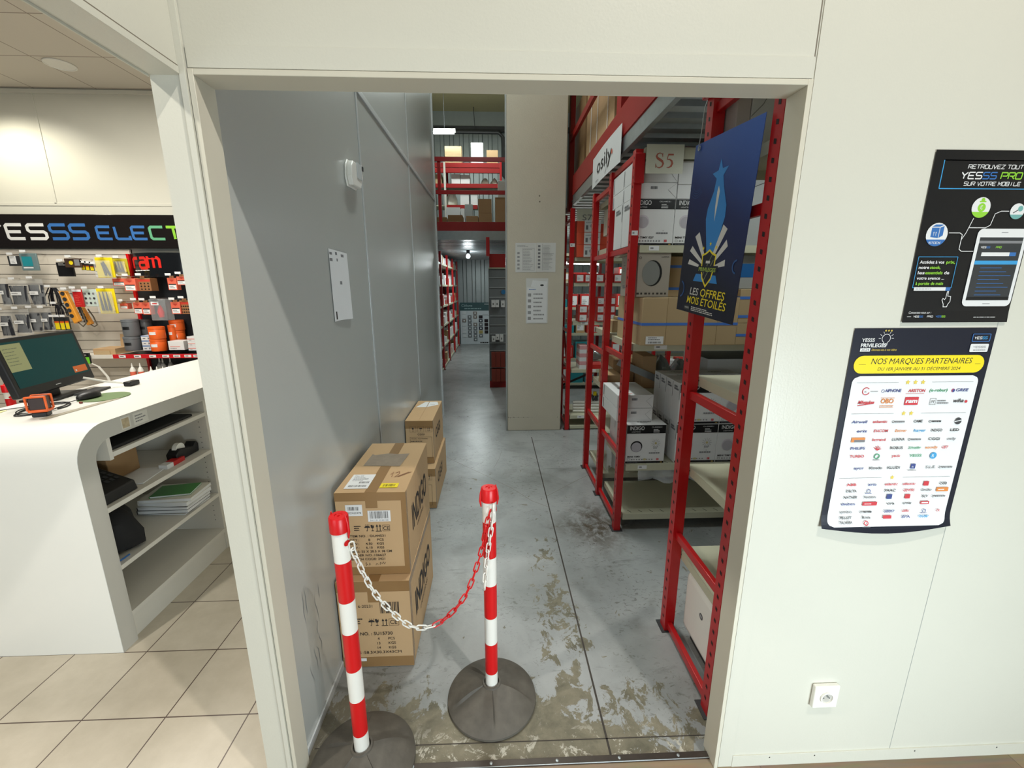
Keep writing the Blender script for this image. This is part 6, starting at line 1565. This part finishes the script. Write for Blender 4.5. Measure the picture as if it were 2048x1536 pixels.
# ------------------------------------------------------------------ stock on the S6, S7 and farther racks
def plain_box(name, label, x0, x1, y0, y1, z0, z1, m, group=None, art=None, cat='box', bevel=.002):
    r = thing(name, label, cat, ((x0+x1)/2, (y0+y1)/2, z0), group)
    MB().box(x0, x1, y0, y1, z0+.0004, z1, m).build('carton', r, bevel=bevel)
    if art:
        a = Art((x0, y0-.0008, z0), (1, 0, 0), (0, 0, 1), (0, -1, 0)); art(a, x1-x0, z1-z0); a.build('printing', r)
    return r
def art_label(a, w_, h): a.rect(w_*.12, h*.15, w_*.88, h*.85, PAPER); a.lines(w_*.18, h*.25, w_*.55, h*.6, 3, GINK, 3, .4)
def art_orange(a, w_, h):
    a.rect(w_*.30, .003, w_, h-.003, PAPER); a.rect(w_*.36, h*.2, w_*.46, h*.55, GINK); a.disc(w_*.60, h*.5, h*.14, mat('lamp_grey', (176, 172, 178), .5), n=10); a.lines(w_*.72, h*.35, w_*.95, h*.75, 4, GINK, 3, .4); a.lines(w_*.36, h*.72, w_*.6, h*.80, 1, GINK, 2)
BOXR = mat('box_red', (186, 40, 34), .45); BOXO = mat('box_orange_red', (214, 78, 48), .5)
for i, (z0, nm) in enumerate(((1.9155, 'bottom'), (2.0395, 'middle'), (2.1635, 'top'))):
    plain_box('stock_box', 'orange box with a white face, %s of the stack under the S7 sign' % nm, .858, 1.10, 4.60, 4.85, z0, z0+.1235, BOXO, 'orange boxes under the S7 sign', art_orange)
for i, (z0, nm) in enumerate(((1.9155, 'bottom'), (2.0395, 'middle'))):
    plain_box('stock_box', 'orange box with a white edge right of the S7 stack, %s one' % nm, 1.105, 1.30, 4.62, 4.85, z0, z0+.1235, BOXO, 'orange boxes right of the S7 stack', lambda a, w_, h: (a.rect(w_*.80, .002, w_, h-.002, PAPER), a.rect(w_*.45, 0, w_*.46, h, INK)))
plain_box('stock_box', 'orange box in the dark space right of the S7 sign', 1.105, 1.25, 4.70, 4.9, 2.1635, 2.26, BOXO)
for i, x in enumerate((.862, .956, 1.075, 1.172, 1.27, 1.37)):
    plain_box('stock_box', 'small red box with a white label in the single row on the S7 rack', x, x+.090, 4.62, 4.80, 1.6555, 1.748, BOXR, 'red boxes in a single row on the S7 rack', art_label)
for j_, (x, n_) in enumerate(((.905, 2), (1.10, 3), (1.21, 3), (1.45, 2), (1.60, 3))):
    for i in range(n_):
        plain_box('stock_box', 'red box with a white label in a low stack on the S7 middle shelf', x, x+.098, 4.62, 4.80, 1.2405+i*.0885, 1.2405+i*.0885+.0875, BOXR, 'red boxes stacked on the S7 middle shelf', art_label)
for i in range(6):
    plain_box('stock_box', 'flat pink and white box in the stack on the low S7 shelf', .935, 1.03, 4.64, 4.84, .7105+i*.044, .7105+i*.044+.0432, mat('box_pink', (206, 150, 152), .5) if i % 2 else WHITE, 'flat pink and white boxes on the low S7 shelf')
plain_box('stock_box', 'open red tray of clear bags on the low S7 shelf', 1.06, 1.22, 4.64, 4.9, .7105, .76, BOXR)
r = plain_box('stock_box', 'brown box with a red maker name on the low S7 shelf', 1.33, 1.68, 4.63, 4.9, .7105, .83, CARD, None, lambda a, w_, h: (a.frame(.02, .03, .055, .065, .006, INK), a.text('legrand', .07, .03, .045, mat('logo_red', (196, 50, 60), .5), w_=.22, bold=.02)))
for i in range(10):
    x = 1.95+.115*i
    plain_box('stock_box', 'small red and white box in the long row on the low S7 shelf', x, x+.10, 4.64, 4.80, .7105, .80+.02*(i % 3), BOXR if i % 3 else WHITE, 'boxes in the long row on the low S7 shelf', art_label)
def bag(name, label, c, s, m, seed=1, cat='plastic bag', group=None):
    mb = MB().lathe([(s[0]*.7, 0), (s[0], s[2]*.15), (s[0]*.95, s[2]*.5), (s[0]*.6, s[2]*.85), (s[0]*.15, s[2])], (0, 0, 0), m, 18, mod=lambda rr, h, a_: (rr*(1+.16*math.sin(3*a_+seed+h*9)+.08*math.sin(7*a_+seed*2)), h*(1+.1*math.sin(4*a_+seed))))
    mb.v = [(c[0]+v[0], c[1]+v[1]*s[1]/s[0], c[2]+max(0, v[2])) for v in mb.v]
    return tag(mb.build(name, None, loc=c, smooth=50), label, cat, group)
SHINY = mat('shiny_film', (170, 178, 180), .12, var=.3, scale=9, metal=.4, bump=1.0, bscale=18)
bag('plastic_bag', 'shiny clear bag of grey parts on the low S7 shelf', (1.18, 4.95, .765), (.10, .09, .10), SHINY, 2)
bag('plastic_bag', 'shiny clear film spilling over the S6 rack behind the brown upright carton', (1.35, 3.40, .8505), (.095, .12, .20), SHINY, 4)
bag('plastic_bag', 'second heap of shiny clear film beside the dark topped box', (1.53, 3.42, .8505), (.065, .12, .17), SHINY, 7)
for i, z in enumerate((.1705, .2065, .2425, .2785)):
    m = MB().tube([(.90, 4.76, z+.017), (1.20, 4.75, z+.017), (1.24, 4.75, z+.016)], .0165, WHP, 12)
    tag(m.build('white_roll', None, loc=(1.05, 4.76, z)), 'long white roll lying in the stack on the bottom S7 shelf', 'roll', 'white rolls on the bottom S7 shelf')
r = thing('cable_bundle', 'tangle of grey parts with yellow ends on the white rolls', 'cables', (1.12, 4.8, .312)); R = random.Random(5)
m = MB()
for k in range(8): p_ = Vector((1.05+R.uniform(0, .14), 4.76+R.uniform(-.03, .05), .318)); m.tube([p_, p_+Vector((R.uniform(-.04, .04), R.uniform(-.03, .03), .03+R.random()*.05))], .010, DARK, 6)
m.build('cables', r)
for k in range(2): MB().box(1.08+.055*k, 1.115+.055*k, 4.74, 4.77, .375, .42, YEL).build('yellow_plug', r)
# S6 stock
plain_box('cardboard_box', 'small open brown carton on the S6 rack, seen through the rungs', .85, .965, 3.14, 3.40, .8505, .955, CARD, cat='cardboard box')
plain_box('cardboard_box', 'tall brown carton standing on the S6 rack beside the white boxes', 1.12, 1.225, 3.14, 3.40, .8505, 1.10, CARD, cat='cardboard box')
plain_box('cardboard_box', 'dark open brown carton deeper on the S6 rack', 1.00, 1.11, 3.30, 3.52, .8505, 1.01, mat('card_dark', (150, 118, 80), .8), cat='cardboard box')
r = plain_box('stock_box', 'large white box with a dark top, behind the bare near rack shelf', 1.62, 2.20, 3.13, 3.56, .8505, 1.075, WHITE)
a = Art((1.62, 3.13, 1.0758), (1, 0, 0), (0, 1, 0), (0, 0, 1)); a.rect(0, 0, .58, .43, DARK); a.build('dark_top', r)
for i, x in enumerate((.87, .93)):
    plain_box('cardboard_box', ('narrow brown carton at the aisle end of the S6 rack', 'second narrow brown carton on the same S6 shelf')[i], x, x+.055, 3.14, 3.34, 1.2805, 1.37+.02*i, CARD2, cat='cardboard box')
plain_box('stock_box', 'off white box marked with a round sign, high on the S6 rack', .86, 1.10, 3.15, 3.5, 2.00, 2.19, mat('box_cream', (176, 172, 156), .6), None, lambda a, w_, h: a.ring(.10, .13, .02, .003, GINK))
bpy.data.objects['stock_box'].name = 'stock_box'
# plastic film hanging under the low S5 shelf
def film(name, label, x0, x1, y, z0, z1, seed):
    R = random.Random(seed); vs = []; fs = []; nx, nz = 14, 8
    for i in range(nx+1):
        for k in range(nz+1):
            vs.append((x0+(x1-x0)*i/nx, y+.02*math.sin(i*1.3+seed)+R.uniform(-.008, .008)-.02*(1-k/nz), z0+(z1-z0)*k/nz+(.02*math.sin(i*.9) if k == 0 else 0)))
    for i in range(nx):
        for k in range(nz): q = i*(nz+1)+k; fs.append((q, q+nz+1, q+nz+2, q+1))
    return tag(MB().add(vs, fs, FILM).build(name, None, loc=((x0+x1)/2, y, z0), smooth=60), label, 'plastic film')
film('plastic_film', 'clear plastic film hanging under the low S5 shelf', .95, 1.45, 2.62, .34, .434, 3)
film('plastic_film', 'clear plastic film drooping from the aisle end of the low S6 shelf', .85, 1.02, 3.02, .26, .46, 8)
film('plastic_film', 'crumpled clear film over the S6 rack end near the floor', .85, 1.0, 3.2, .1605, .44, 5)
# farther rack glimpsed through S7
R = random.Random(11)
for zi, z in enumerate((.1, .5, .9, 1.3, 1.7)):
    x = .97
    while x < 2.45:
        w_ = R.choice((.14, .2, .26)); h = R.choice((.12, .2, .26)); mm = R.choice((BOXR, WHITE, CARD, BOXR, MATS['teal_card']))
        if not (1.64 < x+w_ and x < 1.76) and not (x+w_ > 2.48):
            plain_box('stock_box', '%s box on the rack glimpsed behind the S7 rack' % ('red' if mm is BOXR else 'white' if mm is WHITE else 'brown' if mm is CARD else 'teal'), x, x+w_, 6.62, 6.9, z+.0005, z+h, mm, '%s boxes behind the S7 rack' % ('red' if mm is BOXR else 'white' if mm is WHITE else 'brown' if mm is CARD else 'teal'), art_label if mm in (BOXR, CARD) else None)
        x += w_+.03
# fluorescent tubes seen through S7 and the far hanging tube
def tube_lamp(label, p0, p1, strength=18, hang=None):
    r = thing('tube_lamp', label, 'lamp', p0); p0 = Vector(p0); p1 = Vector(p1)
    MB().cyl(p0, p1, .016, mat('tube_glow', (235, 250, 245), .3, emit=(235, 250, 245), estr=strength), 12).build('tube', r)
    d = (p1-p0).normalized(); sd = d.cross(Vector((0, 0, 1))).normalized()
    MB().obox((p0+p1)/2+Vector((0, 0, .045)), (p1-p0)*1.04, sd*.09, (0, 0, .045), WHP).build('batten', r, bevel=.004)
    if hang: 
        for q in (.15, .85): c = p0+(p1-p0)*q; MB().tube([c+Vector((0, 0, .068)), (c.x, c.y, hang)], .004, DARK, 6).build('suspension', r)
    return r
tube_lamp('long bright fluorescent tube high over the far mezzanine', (-2.0, 9.1, 4.50), (-.76, 9.1, 4.50), 22, 5.98)
tube_lamp('fluorescent tube above the far shelving seen through the S7 rack', (1.05, 8.3, 2.05), (2.1, 8.8, 2.05), 10, 2.43)
# lamps reflected on the ribbed deck
r = thing('bulb_lamp', 'clear glass bulb lamp under the far mezzanine deck', 'lamp', (-.52, 9.0, 2.25))
MB().lathe([(.035, 2.329), (.035, 2.27), (.02, 2.26)], (-.54, 9.0, 0), DARK, 14).build('socket_cap', r)
MB().lathe([(.02, 2.259), (.035, 2.24), (.045, 2.21), (.035, 2.18), (0.01, 2.17)], (-.54, 9.0, 0), mat('bulb_glow', (225, 240, 245), .1, emit=(225, 240, 245), estr=2.5), 18).build('bulb', r)
l = bpy.data.lights.new('bulb_light', 'POINT'); l.energy = 10; l.color = (.9, .98, 1); l.shadow_soft_size = .07
o = bpy.data.objects.new('bulb_light', l); COL.objects.link(o); o.location = (-.54, 9.0, 2.06)

# ------------------------------------------------------------------ left aisle rack with red and white stock
la = thing('storage_rack', 'long red rack of small cartons along the left of the far aisle', 'rack', (-1.25, 9.8, 0))
for y in (7.35, 8.3, 9.4, 10.6, 11.8): upright(la, -1.40, y, 2.26, wx=.04); upright(la, -1.045, y, 2.26, wx=.04)
LV = (.05, .47, .865, 1.245, 1.65, 2.055)
for z in LV:
    b = MB().box(-1.44, -1.02, 7.35, 11.9, z-.035, z, BEIGE); b.build('shelf', la, smooth=0)
MB().box(-1.47, -1.45, 7.35, 11.9, 0.01, 2.28, mat('deep_red', (92, 14, 14), .5)).build('back_panel', la, smooth=0)
R = random.Random(21); nn = 0
ORD = ('bottom', 'second', 'third', 'fourth', 'fifth', 'top')
for li, z in enumerate(LV):
    y = 7.42
    while y < 11.7 and nn < 150:
        d = R.choice((.07, .11, .18)); h = R.uniform(.08, .24) if li < 5 else R.uniform(.1, .17)
        if any(abs(y+d/2-u) < .04+d/2+.02 for u in (7.375, 8.325, 9.425, 10.625, 11.825)): y += .06; continue
        mm = R.choice((WHITE, BOXR, WHITE, WHITE, CARD, PAPER)); cn = 'white' if mm in (WHITE, PAPER) else 'red' if mm is BOXR else 'brown'
        o = MB().box(-1.36+R.uniform(0, .2), -1.03-R.uniform(0, .03), y, y+d, z+.0005, z+h, mm).build('small_carton', None, loc=(-1.2, y+d/2, z), smooth=0)
        tag(o, 'small %s carton on the %s shelf of the left aisle rack' % (cn, ORD[li]), 'box', '%s cartons on the %s shelf of the left aisle rack' % (cn, ORD[li])); nn += 1
        y += d+R.choice((.01, .03, .10))
# display board at the end of the aisle
r = thing('display_board', 'large sample board headed Celiane leaning at the end of the aisle', 'display board', (-.5, 12.1, 0))
MB().box(-.985, -.05, 12.08, 12.12, .002, 1.175, mat('board_pale', (196, 204, 208), .4)).build('board', r, bevel=.003)
a = Art((-.985, 12.0792, 0), (1, 0, 0), (0, 0, 1), (0, -1, 0), lift=.001)
a.rect(0, .95, .935, 1.175, mat('board_teal', (44, 78, 82), .4)); a.text('Céliane', .04, 1.06, .065, mat('board_text', (150, 180, 182), .5), w_=.30); a.lines(.12, .99, .8, 1.02, 1, MATS['board_text'], 3, .6); a.lines(.68, 1.12, .9, 1.14, 1, PAPER, 3, .8)
a.lines(.62, .80, .85, .86, 2, GINK, 3, .3); a.lines(.55, .03, .85, .07, 1, INK, 9, .8); a.build('printing', r)
rows_ = ['w.t...', 'wgtk..', 'tgwnkk', 'wgtgkk', 'wggnkk', 'wggykt', 'wggg.k', '..g...']
cm = {'w': mat('sample_white', (206, 212, 214), .3), 't': mat('sample_taupe', (126, 116, 108), .3), 'g': mat('sample_grey', (104, 110, 114), .3), 'k': mat('sample_dark', (34, 26, 30), .3), 'n': mat('sample_navy', (40, 44, 60), .3), 'y': mat('sample_gold', (170, 158, 96), .3)}
for i, rr in enumerate(rows_):
    for k, ch in enumerate(rr):
        if ch == '.': continue
        x = -.93+.155*k; z = .84-.106*i
        b = MB().box(x, x+.105, 12.066, 12.0785, z, z+.085, cm[ch]); b.box(x+.030, x+.075, 12.063, 12.066, z+.022, z+.062, cm['w'] if ch in 'gtn' else cm[ch]); b.build('switch_sample', r, bevel=.002)
# slatted end bay beside the pillar
r = thing('slatted_gondola', 'grey slatted end display with a red header, beside the pillar', 'display stand', (.1, 6.8, 0))
GS = mat('slat_grey', (112, 116, 118), .4)
MB().box(-.095, .40, 6.78, 7.2, .11, 1.88, GS).build('body', r, bevel=.003)
MB().box(-.085, .40, 6.76, 7.2, 1.90, 2.10, RED2).build('header', r, bevel=.003)
MB().box(-.10, .42, 6.755, 7.2, 1.881, 1.899, BEIGE).build('top_rail', r)
MB().box(-.10, .40, 6.765, 7.2, .002, .109, RED2).build('plinth', r)
m = MB()
for z in (1.75, 1.60, 1.45, 1.16, 1.02, .875, .735, .61, .335): m.box(-.09, .40, 6.768, 6.78, z-.008, z+.006, GALV)
m.build('slat_rail', r)
m = MB(); 
MB().box(-.102, -.0955, 6.765, 7.2, .11, 1.88, GALV).build('side_trim', r)
for i, (x, z0, z1, zz) in enumerate(((-.06, 1.30, 1.41, 1), (.00, 1.30, 1.41, 1), (.09, 1.30, 1.40, 1), (-.06, .76, .85, 2), (.00, .79, .87, 2), (.065, .76, .87, 2))):
    q = plain_box('peg_box', 'small white box hanging on the %s row of the grey slatted display' % ('upper' if zz == 1 else 'lower'), x, x+.058, 6.70, 6.767, z0, z1, WHITE, 'white boxes on the %s row of the grey display' % ('upper' if zz == 1 else 'lower'), lambda a, w_, h: a.rect(w_*.35, h*.3, w_*.65, h*.6, GINK))
for k, (z0, z1) in enumerate(((.11, .33), (.345, .60))):
    for i in range(3):
        tag(MB().box(-.07+.075*i, .0+.075*i, 6.70, 6.765, z0+.002, z1-.01, mat('pack_rust', (130, 50, 36), .5)).build('hanging_pack', None, loc=(-.03+.075*i, 6.73, z0)), 'rust coloured pack in the %s row low on the grey display' % ('lower', 'upper')[k], 'pack', 'rust packs %s row' % ('lower', 'upper')[k])
a = Art((.10, 6.7675, 1.5), (1, 0, 0), (0, 0, 1), (0, -1, 0)); a.disc(.03, .03, .035, mat('sticker_blue', (40, 110, 160), .4)); a.build('sticker', r)
m = MB().obox((-.10, 6.60, 2.18), (.05, 0, 0), (0, .30, 0), (0, 0, .26), RED)
tag(m.build('beam_bracket', None, loc=(-.1, 6.6, 2.05)), 'red bracket under the far mezzanine edge above the grey display', 'bracket')
# guard rail on the far mezzanine
r = thing('guard_rail', 'red guard rail along the far mezzanine edge', 'guard rail', (-.3, 6.77, 2.56))
for x in (-.83, .62): MB().box(x, x+.045, 6.782, 6.83, 2.43, 3.45, RED).build('post', r, smooth=0)
for z0, z1 in ((3.39, 3.45), (2.945, 3.0)): MB().box(-2.6, .68, 6.755, 6.781, z0, z1, RED).build('rail', r, bevel=.002)
# far rack on the mezzanine
fr_ = thing('storage_rack', 'red rack on the far mezzanine holding white and brown cartons', 'rack', (-.5, 9.7, 2.42))
WR = mat('upright_white', (205, 200, 190), .4)
for x in (-1.03, .12): upright(fr_, x, 9.46, 4.10, m=RED if x > 0 else WR, wx=.04, zb=2.421); upright(fr_, x, 9.95, 4.10, wx=.04, zb=2.421)
for z0, z1 in ((3.985, 4.075), (3.885, 3.975), (3.60, 3.68), (3.19, 3.27)): MB().box(-2.2 if z0 > 3.5 else -1.0, .118 if z0 > 3.5 else -.35, 9.47, 9.51, z0, z1, RED2).build('beam', fr_, bevel=.002)
for z in (4.075, 3.68, 3.27): MB().box(-2.2, .118 if z > 3.5 else -.35, 9.512, 9.99, z-.02, z, BEIGE).build('shelf', fr_)
FB = [(-1.0, -.66, 4.076, 4.40, CARD2, 'beige carton with a white label on the top level of the mezzanine rack'), (-.463, -.216, 4.076, 4.469, WHITE, 'tall white carton on the top level of the mezzanine rack'),
      (-.146, .086, 4.076, 4.333, CARD, 'brown carton right of the tall white one on the mezzanine rack'), (-.35, -.17, 4.076, 4.11, mat('box_blue', (50, 50, 110), .5), None),
      (-1.24, -1.08, 3.681, 3.775, CARD2, 'lower beige carton at the left of the mezzanine rack'), (-1.24, -1.08, 3.776, 3.87, CARD2, 'upper beige carton at the left of the mezzanine rack'),
      (-.88, -.70, 3.681, 3.875, WHITE, 'left one of two pale panels on the mezzanine rack'), (-.69, -.50, 3.681, 3.86, WHITE, 'right one of two pale panels on the mezzanine rack'),
      (-.706, -.527, 3.271, 3.563, WHITE, 'left white carton on the lower beam of the mezzanine rack'), (-.489, -.345, 3.271, 3.565, WHITE, 'right white carton on the lower beam of the mezzanine rack')]
for x0, x1, z0, z1, mm, nm in FB:
    if nm: plain_box('stock_carton', nm, x0, x1, 9.54, 9.86, z0, z1, mm, cat='cardboard box')
bag('plastic_bag', 'left white plastic bag on the middle beam of the mezzanine rack', (-.19, 9.72, 3.681), (.08, .12, .15), WHP, 3)
bag('plastic_bag', 'right white plastic bag on the middle beam of the mezzanine rack', (.01, 9.72, 3.681), (.08, .12, .15), WHP, 5)
bag('plastic_bag', 'crumpled white bag on the lower level at the left of the mezzanine rack', (-.90, 9.72, 3.271), (.11, .12, .28), WHP, 8)
for x0, x1, z0, z1, mm, nm in [(-.96, -.68, 2.4205, 2.85, WHITE, 'large white box standing on the mezzanine floor'), (-.96, -.68, 2.851, 3.14, WHITE, 'white box on top of the large white one on the mezzanine'), (-.66, -.59, 2.4205, 3.12, WHITE, 'narrow white carton beside the stacked white boxes'),
      (-.58, -.41, 2.4205, 2.95, mat('box_grey', (150, 152, 150), .6), 'grey carton on the mezzanine floor'), (-.585, -.43, 2.9505, 3.20, MATS['box_grey'], 'grey carton on top of the other grey one')]:
    plain_box('stock_carton', nm, x0, x1, 9.0, 9.3, z0, z1, mm, cat='cardboard box')
for x0, x1, z0, z1, mm, nm in [(-.262, -.04, 2.4205, 2.80, CARD, 'brown carton behind the mezzanine toe board, under another'), (-.262, -.045, 2.8005, 3.02, CARD, 'brown carton stacked on another behind the guard rail'),
      (.014, .25, 2.4205, 3.045, CARD, 'tall brown carton behind the guard rail next to the pillar'), (-.77, -.53, 2.4205, 2.77, mat('card_dark', (150, 118, 80), .8), 'open dark brown carton behind the toe board'),
      (-.47, -.27, 2.4205, 2.755, CARD, 'low brown carton in the middle behind the toe board'), (-.99, -.79, 2.4205, 2.735, MATS['card_dark'], 'low dark carton at the left behind the toe board')]:
    plain_box('stock_carton', nm, x0, x1, 7.5, 7.85, z0, z1, mm, cat='cardboard box')
plain_box('stock_carton', 'white drum-like carton at the right behind the guard rail', .07, .24, 8.4, 8.6, 2.4205, 3.5, WHITE, cat='cardboard box')
# right mezzanine guard rail and cartons above the racks
r = thing('guard_rail', 'red guard rail above the racks on the right', 'guard rail', (.8, 3.9, 2.70))
for y in (2.95, 4.85): MB().box(.800, .848, y, y+.10, 2.7005 if y < 4 else 2.4, 3.6, RED2).build('post', r, smooth=0)
MB().box(.797, .825, 2.4, 4.849, 3.08, 3.14, RED2).build('rail', r, bevel=.002)
r = plain_box('stock_carton', 'big brown carton with a white shipping label above the mezzanine beam', .88, 1.5, 3.42, 4.4, 2.5105, 3.6, CARD, cat='cardboard box')
a = Art((.88, 3.4192, 2.5105), (1, 0, 0), (0, 0, 1), (0, -1, 0)); a.rect(.05, .17, .145, .42, PAPER); a.bars(.06, .19, .13, .25, INK, 12, 2); a.lines(.06, .27, .13, .39, 4, GINK, 3); a.build('shipping_label', r)
m = MB(); 
for y in (3.6, 3.95, 4.2): m.tube([(.876, y, 3.5), (.872, y-.02, 3.0), (.876, y+.01, 2.56)], .004, WHP, 5)
m.build('strapping_cord', r)
plain_box('stock_carton', 'second brown carton farther along above the mezzanine beam', .88, 1.45, 4.5, 5.1, 2.5105, 3.45, mat('card_dark', (150, 118, 80), .8), cat='cardboard box')
# papers on the pillar
PS = mat('plastic_sleeve', (214, 214, 210), .25, var=.03)
def pillar_paper(x0, x1, z0, z1, label, fn):
    r = thing('wall_notice', label, 'notice', ((x0+x1)/2, 4.618, z0))
    a = Art((x0, 4.6195, z0), (1, 0, 0), (0, 0, 1), (0, -1, 0), lift=.001); a.rect(0, 0, x1-x0, z1-z0, PS); a.build('sheet', r)
    a = Art((x0, 4.6195, z0), (1, 0, 0), (0, 0, 1), (0, -1, 0), lift=.0018); fn(a, x1-x0, z1-z0); a.build('printing', r)
FADE = mat('faded_print', (150, 150, 150), .6)
def n1(a, w_, h): a.frame(.005, .005, w_-.005, h-.005, .002, PAPER); a.lines(.02, h*.86, .14, h*.94, 2, FADE, 3, .4); [a.rect(.02, h*(.62-.13*k), .045, h*(.69-.13*k), FADE) for k in range(5)]; a.lines(.08, h*.08, w_-.03, h*.80, 14, FADE, 5, .3); a.frame(.075, h*.06, w_-.02, h*.82, .002, FADE)
pillar_paper(.216, .436, 1.762, 2.058, 'left one of two white table notices side by side on the pillar', n1)
def n2(a, w_, h): [a.rect(.015, h*(.85-.12*k), .04, h*(.92-.12*k), GINK) for k in range(7)]; a.lines(.07, h*.08, w_-.03, h*.92, 18, FADE, 7, .3); a.rect(.06, h*.62, w_-.02, h*.63, GINK); a.rect(.06, h*.06, .063, h*.96, FADE)
pillar_paper(.438, .640, 1.764, 2.060, 'right one of two white table notices side by side on the pillar', n2)
def n3(a, w_, h):
    a.rect(.012, .01, w_-.012, h*.80, PAPER); a.poly([(.05, h*.82), (w_-.02, h*.75), (w_-.01, h*.93), (.07, h*.96)], PAPER); a.disc(w_*.72, h*.85, .02, DARK, ry=.010); a.lines(.03, h*.74, .14, h*.77, 1, LBLUE, 3)
    a.lines(.08, h*.06, w_-.03, h*.70, 7, FADE, 9, .35); [a.rect(.02, h*(.08+.13*k), .055, h*(.15+.13*k), FADE) for k in range(5)]
pillar_paper(.330, .566, 1.225, 1.700, 'narrow notice in a clear sleeve below the two table notices on the pillar', n3)
for o in list(bpy.data.objects):
    if '_o' in o: del o['_o']
